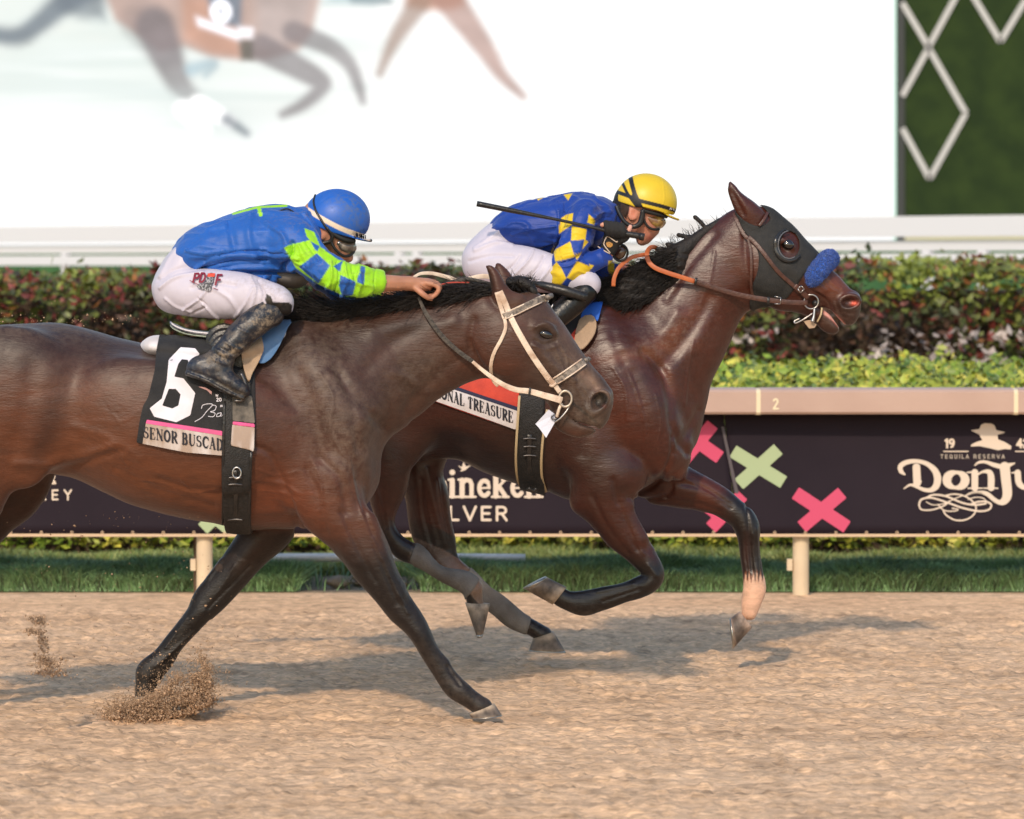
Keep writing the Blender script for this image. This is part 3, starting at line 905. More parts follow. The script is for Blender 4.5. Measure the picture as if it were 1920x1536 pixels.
# grass clumps in front of the rail foot
def grass(name, n, xf, y0, y1, h, cols, label, seed, wid=0.006, lean=0.5):
    g = np.random.default_rng(seed)
    x = xf(g, n); n = len(x)
    y = g.uniform(y0, y1, n)
    P = np.stack([x, y, np.zeros(n)], 1)
    cl = vnoise(P, 3.2, seed, 2)
    H = h * (0.45 + 1.0 * cl) * g.uniform(0.6, 1.1, n)
    d = g.normal(0, lean, (n, 2)) * H[:, None]
    wv = np.stack([np.full(n, wid), g.normal(0, wid * .4, n), np.zeros(n)], 1)
    mid = P + np.stack([d[:, 0] * 0.35, d[:, 1] * 0.35, H * 0.62], 1)
    tip = P + np.stack([d[:, 0], d[:, 1], H], 1)
    V = np.stack([P - wv, P + wv, mid + wv * .8, mid - wv * .8, tip], 1).reshape(-1, 3)
    b = np.arange(n)[:, None] * 5
    F = np.concatenate([b + np.array([[0, 1, 2]]), b + np.array([[0, 2, 3]]), b + np.array([[3, 2, 4]])], 1).reshape(-1, 3)
    c = np.array(cols)[g.integers(0, len(cols), n)] * g.uniform(0.6, 1.3, (n, 1)) * (0.35 + 1.3 * vnoise(P * np.array([1, 1.6, 1]), 3.5, seed + 1, 3)[:, None])
    o = mesh_np(name, V, F, leaf_m, None, smooth=False, cols=np.repeat(c, 5, axis=0))
    tag(o, label, "grass", kind="stuff")
    return o
def gx(lo, hi, skip=None):
    def f(g, n):
        x = g.uniform(lo, hi, n)
        if skip:
            keep = ~((x > skip[0]) & (x < skip[1])) | (g.random(n) < 0.005 + 0.3 * (vnoise(np.stack([x, x * 0, x * 0], 1), 9.0, 3, 1) > 0.66))
            x = x[keep]
        return x
    return f
grass("tufted_grass", 190000, gx(-4.2, 4.2, (-1.14, -0.48)), 22.2, 22.9, 0.135,
      [(0.12, 0.23, 0.09), (0.20, 0.34, 0.15), (0.16, 0.27, 0.12), (0.10, 0.14, 0.07)],
      "dark green tufted grass along the edge of the sand track", 31, 0.003, 0.6)
grass("lawn_grass", 60000, gx(-4.6, 4.6), 23.02, 24.15, 0.11,
      [(0.24, 0.30, 0.09), (0.34, 0.36, 0.12), (0.16, 0.24, 0.07)],
      "short light green lawn grass under the clipped hedge", 33, 0.005)
# yellow leaves showing under the banner
g = np.random.default_rng(14); n = 1500
cx_ = g.uniform(-4, 4, 26); k = g.integers(0, 26, n)
lp = np.stack([cx_[k] + g.normal(0, 0.12, n), g.uniform(23.8, 24.1, n), 0.16 + g.random(n) * 0.2], 1)
o = leaves("ground_cover", lp, 0.03, np.array([(0.45, 0.42, 0.06)]) * g.uniform(0.5, 1.2, (n, 1)) * np.array([[1, 1, 1]]), leaf_m, None, seed=10)
tag(o, "yellow leaved ground cover under the banner", "plants", kind="stuff")
# bare stony patch between tufts
stone_m = mat("stone", (0.32, 0.24, 0.17), 0.9, (0.22, 0.18, 0.14), 12, 0.5, 60)
def stone(x, y, s, seed, z=0.02):
    g = np.random.default_rng(seed)
    import bmesh
    bm = bmesh.new(); bmesh.ops.create_icosphere(bm, subdivisions=2, radius=1)
    for v in bm.verts:
        n_ = 0.75 + 0.5 * float(vnoise(np.array([v.co[:]]), 1.6, seed, 1)[0])
        v.co = Vector((v.co.x * s * 1.5 * n_, v.co.y * s * n_, v.co.z * s * 0.6 * n_))
    me = bpy.data.meshes.new("stone"); bm.to_mesh(me); bm.free(); me.materials.append(stone_m)
    o = bpy.data.objects.new("stone", me); link(o); o.location = (x, y, z + s * .2)
    return o
for i, (x, y, s, lb) in enumerate([(-0.93, 22.5, 0.055, "tan stone at the left of the bare patch by the track"), (-0.77, 22.62, 0.075, "largest tan stone in the middle of the bare patch"),
                                  (-0.62, 22.45, 0.05, "tan stone at the right of the bare patch by the track")]):
    tag(stone(x, y, s, 40 + i), lb, "stone", "stones in the bare patch")
pipe_m = mat("white_plastic", (0.72, 0.70, 0.68), 0.4)
X0 = W(505, 1046, 22.97); X1 = W(985, 1047, 22.97)
o = rod("irrigation_pipe", [X0, ((X0[0] + X1[0]) / 2, 22.97, X0[2] + 0.002), X1], 0.024, pipe_m, None, n=4, seg=14)
tag(o, "white plastic pipe lying across the lawn behind the tufted grass", "pipe")

# ---- running rail with posts
rail_m = mat("rail_paint", (0.46, 0.31, 0.25), 0.45, (0.50, 0.345, 0.28), 3.0, 0.1, 30)
joint_m = mat("rail_joint", (0.78, 0.66, 0.45), 0.5)
post_m = mat("post_paint", (0.70, 0.56, 0.38), 0.5, (0.62, 0.48, 0.33), 6)
rail = bpy.data.objects.new("running_rail", None); link(rail); rail.location = (0, 21.8, 0)
tag(rail, "pinkish beige inner track rail on posts above the dark banner", "rail")
RZ1 = W(0, 731, 21.72)[2]; RZ0 = W(0, 777, 21.72)[2]
def rail_profile():
    # rounded box profile extruded along X
    y0, y1 = -0.085, 0.10
    pr = [(y0 + 0.012, RZ0), (y1, RZ0), (y1, RZ1 - 0.01), (y1 - 0.02, RZ1 + 0.008), (y0 + 0.05, RZ1 + 0.008), (y0 + 0.012, RZ1), (y0, RZ1 - 0.012), (y0, RZ0 + 0.012)]
    return pr
def extrude_x(name, pr, x0, x1, m, parent):
    n = len(pr); V = [(x0, y, z) for y, z in pr] + [(x1, y, z) for y, z in pr]
    F = [(i, i + n, (i + 1) % n + n, (i + 1) % n) for i in range(n)] + [tuple(range(n)), tuple(range(2 * n - 1, n - 1, -1))]
    return mesh_np(name, V, F, m, parent, smooth=False)
jx = [-9.0, -6.4, W(-60 , 0, 21.72)[0] - 1.34, W(-60, 0, 21.72)[0], W(456, 0, 21.72)[0], W(939, 0, 21.72)[0], W(1422, 0, 21.72)[0], W(1905, 0, 21.72)[0], 4.0, 6.6, 9]
jx = sorted(jx)
for a, b in zip(jx[:-1], jx[1:]):
    extrude_x("top_rail", rail_profile(), a + 0.012, b - 0.012, rail_m, rail)
for a in jx:
    pr = [(y * 1.0 + (0.004 if y > 0 else 0.004), z - 0.003) for y, z in rail_profile()]
    extrude_x("joint_strip", pr, a - 0.0118, a + 0.0118, joint_m, rail)
f_, b_ = strokes_func(text_strokes("2", 1449, 747, 21, 0.9, glyph=sans_glyph, k=0.09)[0])
decal("numeral", f_, b_, 1.0, lambda px, py: np.array([W(a, b, 21.712) for a, b in zip(px, py)]) - np.array([0, 21.8, 0]), joint_m, rail)
def railpost(px):
    d = 21.95
    p = bpy.data.objects.new("post", None)
    x = W(px, 0, d)[0]
    V = []; F = []; seg = 20
    for z, r in ((-0.05, 0.043), (0.6, 0.043), (RZ0, 0.043)):
        for j in range(seg):
            a = 2 * math.pi * j / seg; V.append((x + r * math.cos(a), 0.17 + r * math.sin(a), z))
    for i in range(2):
        for j in range(seg): F.append((i * seg + j, i * seg + (j + 1) % seg, (i + 1) * seg + (j + 1) % seg, (i + 1) * seg + j))
    o = mesh_np("post", V, F, post_m, rail)
    c = box("bracket", x - 0.073, x - 0.045, 0.15, 0.19, 0.13, 0.19, post_m, o)
    return o
for px in (-740, 383, 1502, 2620): railpost(px)
# dark left side of the left post, added as a separate strip
post_side = box("dark_post_side", W(363, 0, 22.05)[0], W(374, 0, 22.05)[0], 22.05, 22.1, -0.02, 0.8, mat("post_side_dark", (0.10, 0.06, 0.035), 0.8))
tag(post_side, "thin dark stake beside the left rail post", "post_strip")

# ---- banners on the rail
ban_m = mat("banner_cloth", (0.0150, 0.0095, 0.0165), 0.7, (0.019, 0.0125, 0.020), 2.0, 0.10, 14, spec=0.2)
hem_m = mat("banner_hem", (0.62, 0.45, 0.30), 0.7)
pk_m = mat("pink_print", (0.60, 0.065, 0.15), 0.6); gn_m = mat("green_print", (0.38, 0.47, 0.27), 0.6)
cr_m = mat("cream_print", (0.68, 0.57, 0.47), 0.6)
seam_m = mat("seam", (0.09, 0.075, 0.085), 0.6)
BD = 21.9
def wave(x, z):
    return 0.006 * np.sin(x * 2.1 + z * 2) + 0.004 * np.sin(x * 5.3 + 1.3 + z * 4)
def banner_pt(px, py, off=0.0):
    px = np.atleast_1d(np.asarray(px, float)); py = np.atleast_1d(np.asarray(py, float))
    X = (px - CX) * BD / FPX; Z = CAMH - (py - CY) * BD / FPX
    return np.stack([X, BD + wave(X, Z) - off, Z], 1)
def banner(pxa, pxb, slant, label):
    nx = int(abs(pxb - pxa) / 12); ny = 12
    V = []; F = []
    for i in range(nx + 1):
        for j in range(ny + 1):
            t = i / nx; s = j / ny; py = 770 + (1003 - 770) * s
            a = pxa + slant[0] * (py - 780) / 225; b = pxb + slant[1] * (py - 780) / 225
            V.append(banner_pt(a + (b - a) * t, py)[0])
    for i in range(nx):
        for j in range(ny):
            a = i * (ny + 1) + j; F.append((a, a + ny + 1, a + ny + 2, a + 1))
    o = mesh_np("advertising_banner", V, F, ban_m)
    s = o.modifiers.new("thickness", 'SOLIDIFY'); s.thickness = 0.003; s.offset = 1
    tag(o, label, "banner", "banners hanging from the track rail")
    # hem
    P = np.concatenate([banner_pt(np.linspace(pxa + slant[0], pxb + slant[1], 60), np.full(60, y), 0.003) for y in (1001.0, 1006.5)])
    F = [(i, i + 1, 60 + i + 1, 60 + i) for i in range(59)]
    h = mesh_np("hem", P, F, hem_m, o)
    x = math.ceil(pxa / 57.3) * 57.3 + 20
    k = 0
    while x < pxb - 5:
        c = banner_pt(x, 998.5, 0.004)[0]
        if -60 < x < 1980:
            r_ = ring("eyelet", c, 0.006, 0.0022, hem_m, o, seg=10)
        x += 57.3
    return o
ban1 = banner(-1300, 1357, (0, 26), "dark banner with whiskey and silver beer lettering behind the horses")
ban2 = banner(1357.25, 2600, (26, 0), "dark banner with tequila lettering and pink crosses at the right")
def print_on(b, name, strokes_or_func, bounds, m, off=0.004, cell=1.2):
    return decal(name, strokes_or_func, bounds, cell, lambda px, py: banner_pt(px, py, off), m, b)
def butt(a, b, hw):
    ax, ay = a; bx, by = b; l = math.hypot(bx - ax, by - ay); nx_, ny_ = -(by - ay) / l * hw, (bx - ax) / l * hw
    return [(ax + nx_, ay + ny_), (bx + nx_, by + ny_), (bx - nx_, by - ny_), (ax - nx_, ay - ny_)]
def cross(b, segs, m, hw=12.5):
    P = [butt(p, q, hw) for p, q in segs]
    A = np.array([c for p in P for c in p])
    print_on(b, "printed_cross", lambda X, Y: np.minimum(poly_sdf(X, Y, P[0]), poly_sdf(X, Y, P[1])),
             (A[:, 0].min() - 1, A[:, 0].max() + 1, A[:, 1].min() - 1, A[:, 1].max() + 1), m, cell=2.0)
cross(ban2, [((1374, 846), (1469, 904)), ((1459, 842), (1385, 908))], gn_m)
cross(ban2, [((1491, 924), (1588, 988)), ((1579, 924), (1503, 988))], pk_m)
cross(ban1, [((1336, 796), (1282, 862)), ((1268, 800), (1350, 858))], pk_m)
cross(ban1, [((1392, 928), (1333, 990)), ((1300, 928), (1360, 975))], pk_m)
cross(ban1, [((352, 925), (430, 992)), ((450, 925), (380, 992))], gn_m)
# whiskey
st, _ = text_strokes("WHISKEY", -21, 918, 20, 1.15, 0.42, sans_glyph, k=0.085)
st2, _ = text_strokes("&", 94, 890, 18, 1.0, 0.2, sans_glyph, k=0.09)
f_, b_ = strokes_func(st2); print_on(ban1, "ampersand", f_, b_, cr_m, cell=0.8)
f_, b_ = strokes_func(st); o = print_on(ban1, "whiskey_lettering", f_, b_, cr_m, cell=0.8); o['kind'] = 'stuff'
# silver
st, _ = text_strokes("SILVER", 800, 949, 28, 1.32, 0.16, sans_glyph, k=0.085)
f_, b_ = strokes_func(st); print_on(ban1, "silver_lettering", f_, b_, cr_m, cell=0.9)
# rounded slab lettering of the beer name
def slab_word(word, x, y, h):
    out = []
    k = 0.13
    def s(pts, w=k): out.append(([(x + p[0] * h, y + p[1] * h) for p in pts], w * h))
    for ch in word:
        if ch == 'H':
            s([(.2, -.55), (.2, .9)]); s([(.85, -.55), (.85, .9)]); s([(.2, .2), (.85, .2)], .07)
            for cx_ in (.2, .85): s([(cx_ - .2, -.58), (cx_ + .2, -.58)], .06); s([(cx_ - .2, .94), (cx_ + .2, .94)], .06)
            x += 1.2 * h
        elif ch == 'i': s([(.2, .1), (.2, .9)]); s([(.02, .07), (.2, .07)], .06); s([(0, .94), (.42, .94)], .06); s([(.2, -.3), (.21, -.3)], .14); x += .5 * h
        elif ch == 'n': s([(.2, .1), (.2, .9)]); s([(.2, .25), (.4, .08), (.6, .12), (.68, .3), (.68, .9)], .11); s([(.02, .07), (.2, .07)], .06); s([(0, .94), (.42, .94)], .06); s([(.5, .94), (.88, .94)], .06); x += .95 * h
        elif ch == 'e': s(arc(.38, .5, .26, .38, 50, 320), .11); s([(.14, .5), (.62, .48)], .05); s([(.62, .48), (.58, .24)], .08); x += .76 * h
        elif ch == 'k': s([(.2, -.5), (.2, .9)]); s([(.02, -.53), (.2, -.53)], .06); s([(0, .94), (.42, .94)], .06); s([(.62, .12), (.25, .52)], .07); s([(.35, .4), (.68, .9)], .11); s([(.55, .94), (.85, .94)], .06); s([(.5, .08), (.78, .08)], .05); x += .92 * h
    return out
f_, b_ = strokes_func(slab_word("Heineken", 768, 897, 37)); print_on(ban1, "beer_lettering", f_, b_, cr_m, cell=0.9)
star = [(857, 872), (866, 876), (869, 866), (874, 875), (884, 872), (872, 882), (862, 885), (866, 880)]
print_on(ban1, "star", lambda X, Y: poly_sdf(X, Y, star), (850, 890, 860, 890), cr_m)
# tequila lettering, px from a 6.4x view of (1640,760)
def q(*p): return [(1640 + a / 6.4, 760 + b / 6.4) for a, b in p]
S = []
def sp(pts, a, b=None, n=6): 
    c = catmull(q(*pts), n); hw = np.interp(np.linspace(0, 1, len(c)), np.linspace(0, 1, len(a)), a) / 6.4
    for i in range(len(c) - 1): S.append(([tuple(c[i]), tuple(c[i + 1])], float(hw[i])))
sp([(360, 830), (315, 790), (310, 730), (380, 685), (500, 670), (620, 700), (710, 770), (752, 860), (740, 960), (680, 1015), (600, 1015), (520, 985), (430, 955), (350, 1000)], [10, 28, 30, 28, 22, 26, 36, 44, 40, 26, 22, 18, 14, 5])
sp([(500, 745), (510, 930)], [46, 46]); sp([(470, 940), (545, 915)], [10, 20])
ow = lambda: None
for a in range(24):
    t0 = math.radians(a * 15); t1 = math.radians(a * 15 + 15)
    w_ = (18 + 34 * abs(math.cos(t0 + 0.25)) ** 1.5) / 6.4
    S.append((q((975 + 110 * math.cos(t0), 897 - 92 * math.sin(t0)), (975 + 110 * math.cos(t1), 897 - 92 * math.sin(t1))), w_))
sp([(1200, 805), (1200, 990)], [40, 40]); sp([(1110, 805), (1200, 800)], [8, 14]); sp([(1120, 995), (1290, 995)], [8, 8])
sp([(1210, 850), (1290, 800), (1370, 800), (1395, 860), (1395, 990)], [8, 14, 30, 40, 40]); sp([(1310, 995), (1475, 995)], [8, 8])
sp([(1200, 720), (1250, 685), (1330, 680), (1430, 715), (1540, 738), (1620, 715), (1680, 695)], [8, 16, 18, 26, 30, 20, 4])
sp([(1560, 740), (1575, 900), (1590, 1060), (1560, 1140), (1500, 1165), (1430, 1130), (1350, 1065), (1260, 1040), (1150, 1050), (1090, 1080)], [60, 58, 56, 44, 26, 26, 26, 14, 8, 4])
for dx in (0,): sp([(1640, 810), (1720, 805)], [6, 16]); sp([(1715, 810), (1730, 930), (1800, 990), (1870, 960)], [38, 38, 22, 8]); sp([(1870, 805), (1890, 990)], [38, 38])
sp([(2010, 640), (2010, 990)], [38, 38]); sp([(2130, 810), (2130, 990)], [38, 38])
for a in range(24):
    t0 = math.radians(a * 15); t1 = math.radians(a * 15 + 15)
    S.append((q((2310 + 110 * math.cos(t0), 897 - 92 * math.sin(t0)), (2310 + 110 * math.cos(t1), 897 - 92 * math.sin(t1))), 40 / 6.4))
f_, b_ = strokes_func(S); print_on(ban2, "tequila_lettering", f_, b_, cr_m, cell=0.9)
S = []
for pts, w_ in [([(530, 1200), (560, 1130), (680, 1110), (850, 1160), (1050, 1230), (1250, 1270), (1370, 1250), (1395, 1190), (1330, 1155), (1230, 1160), (1150, 1190)], 11),
                ([(530, 1190), (560, 1250), (680, 1255), (820, 1210), (900, 1150)], 9), ([(620, 1110), (700, 1075), (850, 1090), (1050, 1170), (1200, 1195), (1330, 1180)], 11),
                ([(860, 1080), (960, 1065), (1080, 1090), (1170, 1150), (1215, 1230), (1180, 1320), (1080, 1375), (960, 1375), (860, 1320), (825, 1270)], 9),
                ([(1080, 1090), (1180, 1050), (1290, 1050)], 8), ([(620, 1160), (700, 1195), (830, 1180), (960, 1120), (1060, 1080)], 6), ([(760, 1190), (830, 1260), (950, 1270), (1000, 1250), (930, 1235)], 7),
                ([(1120, 1130), (1200, 1105), (1290, 1110), (1340, 1150)], 6)]:
    c = catmull(q(*pts), 5)
    for i in range(len(c) - 1): S.append(([tuple(c[i]), tuple(c[i + 1])], w_ / 6.4))
f_, b_ = strokes_func(S); print_on(ban2, "flourish", f_, b_, cr_m, cell=0.8)
hat = q((1150, 300), (1255, 285), (1275, 235), (1320, 215), (1400, 220), (1435, 240), (1460, 300), (1560, 320), (1560, 330), (1475, 355), (1475, 375), (1480, 410), (1560, 440), (1640, 490), (1635, 530), (1560, 525), (1480, 540), (1380, 515), (1260, 490), (1150, 495), (1160, 470), (1220, 440), (1290, 420), (1265, 375), (1260, 355))
print_on(ban2, "rider_emblem", lambda X, Y: poly_sdf(X, Y, hat), (1815, 1900, 790, 848), cr_m, cell=0.8)
for tx, x0_, x1_ in (("19", 1771, 1815), ("42", 1906, 1950)):
    S = text_strokes(tx, x0_, 823, 17, 1.13, 0.02, sans_glyph, k=0.12)[0] + [([(x0_ - 2, 846.5), (x1_, 846.5)], 1.1)]
    f_, b_ = strokes_func(S); o = print_on(ban2, "year_numerals", f_, b_, cr_m, cell=0.7); o['kind'] = 'stuff'
f_, b_ = strokes_func(text_strokes("TEQUILA RESERVA", 1763, 852, 8, 1.15, 0.32, sans_glyph, k=0.09)[0]); o = print_on(ban2, "small_lettering", f_, b_, mat("dim_print", (0.42, 0.36, 0.3), 0.6), cell=0.6); o['kind'] = 'stuff'
# pale seam strip at the joint of the two banners
P = np.concatenate([banner_pt(np.linspace(1352, 1378, 8), np.linspace(800, 925, 8), 0.006), banner_pt(np.linspace(1357, 1385, 8), np.linspace(800, 925, 8), 0.006)])
mesh_np("seam_tape", P, [(i, i + 1, 8 + i + 1, 8 + i) for i in range(7)], seam_m, ban2)

# ---- white fence beyond the hedges
wf_m = mat("fence_white", (0.72, 0.73, 0.77), 0.5)
fence = bpy.data.objects.new("white_fence", None); link(fence)
tag(fence, "blurred white boarded fence with three long boards below the big screen", "fence")
A = np.array([-8.6, 54.4]); B = np.array([6.6, 36.9]); dirv = (B - A) / np.linalg.norm(B - A); nv = np.array([dirv[1], -dirv[0]])
if nv[1] > 0: nv = -nv
def fbox(name, s0, s1, z0, z1, t0, t1, m, par):
    V = []
    for s in (s0, s1):
        for t in (t0, t1):
            for z in (z0, z1):
                p = A + dirv * s + nv * t
                V.append((p[0], p[1], z))
    return mesh_np(name, V, [(0, 1, 3, 2), (4, 6, 7, 5), (0, 4, 5, 1), (2, 3, 7, 6), (0, 2, 6, 4), (1, 5, 7, 3)], m, par, smooth=False)
LEN = float(np.linalg.norm(B - A))
for z0, z1, t in ((CAMH + 0.26, CAMH + 0.455, 0.15), (CAMH + 0.125, CAMH + 0.225, 0.08), (CAMH - 0.02, CAMH + 0.10, 0.10)):
    fbox("board", -2, LEN + 2, z0, z1, 0.0, t, wf_m, fence)
def s_at(px):      # where a sight line meets the fence
    k = (px - CX) / FPX
    return (A[0] - k * A[1]) / (k * dirv[1] - dirv[0])
for px in (128, 755, 788, 1345, 1400, 1745, 1850):
    s = s_at(px)
    fbox("post", s - 0.05, s + 0.05, 0, CAMH + 0.19, 0.005, 0.075, wf_m, fence)
bank = mat("bank_green", (0.03, 0.10, 0.035), 0.9, (0.05, 0.14, 0.045), 3)
o = box("green_screen_wall", -12, 12, 58, 58.4, 0, CAMH + 0.22, bank)
tag(o, "green wall seen through the gaps below the white fence boards", "wall")

# ---- big video screen
SD = 64.0
def screen_cols(px, py):
    c = np.ones((len(px), 3)) * np.array([1.06, 1.06, 1.06])
    def soft(poly, blur, col, amt=1.0):
        nonlocal c
        s = poly_sdf(px, py, poly); w = (1 - sstep(-blur * 1.0, blur * 1.0, s)) * amt
        c = mix_cols(c, w, col)
    def softl(pts, w0, w1, blur, col, amt=1.0):
        nonlocal c
        s = line_sdf(px, py, catmull(pts, 4), w0, w1); w = (1 - sstep(-blur * .9, blur * 1.1, s)) * amt
        c = mix_cols(c, w, col)
    gr = sstep(330, 40, py) * sstep(900, 200, px)
    nz = vnoise(np.stack([px * 0.006, py * 0.03, px * 0], 1), 1.0, 3, 3)
    c = mix_cols(c, np.clip(gr * (0.2 + 1.3 * nz), 0, .9), srgb(214, 232, 230))
    c = mix_cols(c, sstep(.5, .75, vnoise(np.stack([px * 0.004, py * 0.05, px * 0], 1), 1.0, 9, 2)) * sstep(320, 120, py) * sstep(900, 500, px) * .5, srgb(196, 216, 214))
    c = mix_cols(c, sstep(1010, 300, px) * sstep(300, 60, py) * nz * 0.9, srgb(238, 240, 234))
    tan = srgb(190, 160, 150); tan2 = srgb(205, 150, 125); gry = srgb(120, 112, 118); slate = srgb(95, 110, 125)
    soft([(600, 8), (700, 12), (740, 0), (640, -20)], 10, srgb(150, 175, 180), .7)
    softl([(-40, 60), (30, 68), (75, 42), (120, 5), (170, -25)], 14, 24, 14, slate, .9)
    soft([(100, -20), (200, -20), (198, 38), (150, 34), (110, 20)], 16, slate, .75)
    soft([(185, -40), (610, -40), (600, 0), (585, 60), (560, 95), (500, 112), (455, 112), (400, 108), (345, 88), (300, 98), (265, 70), (215, 38)], 10, tan, .95)
    soft([(340, -10), (450, 0), (450, 108), (395, 100), (345, 72)], 14, tan2, .7)
    soft([(480, -10), (590, -10), (570, 70), (520, 100), (480, 80)], 18, srgb(185, 172, 170), .7)
    softl([(290, 50), (315, 110), (335, 155), (365, 190)], 36, 14, 12, gry, .85)
    softl([(270, 40), (310, 95)], 40, 30, 18, gry, .35)
    c = mix_cols(c, blobw(px, py, 400, 225, 110, 46, 20) * .55, srgb(206, 220, 218))
    c = mix_cols(c, blobw(px, py, 560, 205, 160, 30, 0) * .35, srgb(206, 216, 210))
    softl([(372, 195), (430, 228)], 16, 12, 7, (1.3, 1.3, 1.3)); softl([(345, 205), (380, 240)], 16, 13, 9, (1.3, 1.3, 1.3))
    softl([(425, 224), (440, 234), (462, 250)], 11, 6, 9, slate, .8)
    softl([(490, 90), (550, 122), (598, 150), (602, 165), (570, 195), (530, 215)], 26, 7, 9, gry, .8)
    softl([(550, 60), (615, 86), (655, 120), (672, 160), (680, 190)], 20, 6, 9, gry, .75)
    softl([(360, 130), (400, 120), (385, 140)], 12, 5, 10, srgb(130, 170, 190), .6)
    soft([(385, -20), (455, -20), (452, 52), (400, 44)], 8, srgb(110, 130, 150), .9)
    soft([(368, 32), (455, 62), (450, 76), (372, 48)], 8, (1.25, 1.22, 1.3)); soft([(446, 50), (476, 52), (472, 72), (448, 70)], 6, (1.1, 1.05, 1.1))
    soft([(448, 74), (474, 76), (474, 114), (452, 114)], 6, srgb(90, 88, 82), .9)
    s = np.abs(line_sdf(px, py, arc(414, 22, 13, 16, 0, 360, 14), 6)) ; c = mix_cols(c, 1 - sstep(0, 6, line_sdf(px, py, arc(414, 22, 12, 15, 0, 360, 14), 5)), (1.3, 1.3, 1.4))
    soft([(640, -20), (725, -20), (735, 8), (660, 6)], 8, srgb(110, 130, 140), .7)
    soft([(760, -30), (872, -30), (870, 10), (850, 18), (800, 20), (760, 12)], 12, tan2, .9)
    softl([(790, 0), (752, 55), (730, 95), (712, 138)], 20, 6, 10, srgb(150, 120, 105), .8)
    softl([(835, -10), (880, 50), (915, 100), (940, 140), (980, 180)], 28, 6, 10, srgb(165, 122, 110), .8)
    bodyn = vnoise(np.stack([px * 0.02, py * 0.03, px * 0], 1), 1.0, 19, 3)
    c = np.where((c.sum(1) < 2.2)[:, None], c * (.8 + .45 * bodyn)[:, None], c)
    c = mix_cols(c, sstep(1672, 1684, px), srgb(170, 255, 215))
    return c
xs = np.arange(-420, 1686, 6.0); ys = np.arange(-420, 470, 6.0)
GX, GY = np.meshgrid(xs, ys, indexing='ij'); gx_, gy_ = GX.ravel(), GY.ravel()
SP = np.stack([(gx_ - CX) * SD / FPX, np.full(len(gx_), SD), CAMH - (gy_ - CY) * SD / FPX], 1)
i, j = np.meshgrid(np.arange(len(xs) - 1), np.arange(len(ys) - 1), indexing='ij'); a = (i * len(ys) + j).ravel()
SF = np.stack([a, a + 1, a + len(ys) + 1, a + len(ys)], 1)
scr_m, N, L, P_ = new_mat("screen_light")
at = N.new("ShaderNodeAttribute"); at.attribute_name = "Col"
P_.inputs["Base Color"].default_value = (0.02, 0.02, 0.02, 1)
L.new(at.outputs["Color"], P_.inputs["Emission Color"]); P_.inputs["Emission Strength"].default_value = 0.82
scr = bpy.data.objects.new("video_screen", None); link(scr); scr.location = (0, SD, 0)
tag(scr, "huge bright video screen showing a blurred galloping horse on white", "screen")
o = mesh_np("display", SP - np.array([0, SD, 0]), SF, scr_m, scr, cols=screen_cols(gx_, gy_))
cab_m = mat("cabinet", (0.03, 0.035, 0.035), 0.6)
xr = float(SP[:, 0].max()); xl = float(SP[:, 0].min())
box("cabinet", xl - 0.1, xr, 0.02, 0.5, 0.6, 10, cab_m, scr)
box("side_trim", xr + 0.002, xr + 0.13, -0.05, 0.5, 0.6, 10, cab_m, scr)
# ---- green wall panel with white diamonds
gp = bpy.data.objects.new("green_wall_panel", None); link(gp); gp.location = (0, SD, 0)
tag(gp, "dark green leafy wall panel with white diamond outlines right of the screen", "panel")
gw_m = mat("artificial_turf", (0.010, 0.026, 0.003), 0.95, (0.022, 0.044, 0.006), 2.2, 0.8, 25)
gw = box("turf_board", xr + 0.14, xr + 5.5, -0.02, 0.4, 2.25, 10, gw_m, gp)
wl_m = mat("diamond_strip", (0.50, 0.50, 0.50), 0.5)
for a, b in [((1660, -48), (1741, 88)), ((1811, -40), (1741, 88)), ((1741, 90), (1680, 202)), ((1741, 90), (1811, 212)), ((1811, 212), (1743, 335)), ((1684, 226), (1743, 335)),
             ((1806, -38), (1876, 78)), ((1946, -38), (1876, 78))]:
    a = list(a); b = list(b)
    # cut against the left edge of the panel
    for p, r in ((a, b), (b, a)):
        if p[0] < 1692:
            t = (1692 - p[0]) / (r[0] - p[0]); p[1] += (r[1] - p[1]) * t; p[0] = 1692
    w = 5.5
    pl = butt(a, b, w)
    V = [np.array(W(x, y, SD - 0.06)) - np.array([0, SD, 0]) for x, y in pl] + [np.array(W(x, y, SD - 0.021)) - np.array([0, SD, 0]) for x, y in pl]
    mesh_np("diamond_strip", V, [(0, 1, 2, 3), (7, 6, 5, 4), (0, 4, 5, 1), (1, 5, 6, 2), (2, 6, 7, 3), (3, 7, 4, 0)], wl_m, gp, smooth=False)
# ================================================================ HORSES
DA = 16.0      # near horse centre plane distance
DB = 17.7      # far horse centre plane distance
DUST = (0.42, 0.33, 0.25)
coat_a = mat_attr("bay_coat_near", rough=0.44, spec=0.34, coat=0.03, nvar=0.24, nscale=26, bump=0.35, bscale=210, sheen=0.08, bdist=0.003, hairs=0.10, stretch=(0.35, 1, 1), dust=((.27,.20,.15), 34, 0.38, 0.74, 0.42))
coat_b = mat_attr("bay_coat_far", rough=0.38, spec=0.48, coat=0.06, nvar=0.25, nscale=22, bump=0.3, bscale=210, sheen=0.05, bdist=0.003, hairs=0.10, stretch=(0.35, 1, 1), dust=((.30,.235,.19), 46, 0.45, 0.76, 0.5))
mane_m = mat("mane_hair", (0.009, 0.008, 0.008), 0.55, (0.020, 0.015, 0.013), 60, 0.5, 150, spec=0.35)
eye_m = mat("eye_gloss", (0.008, 0.005, 0.004), 0.06, spec=0.8, coat=0.5)
hoof_m = mat_attr("hoof_horn", rough=0.55, spec=0.4, nvar=0.6, nscale=34, bump=0.3, bscale=90)
shoe_m = mat("shoe_metal", (0.45, 0.42, 0.38), 0.35, metal=1.0)

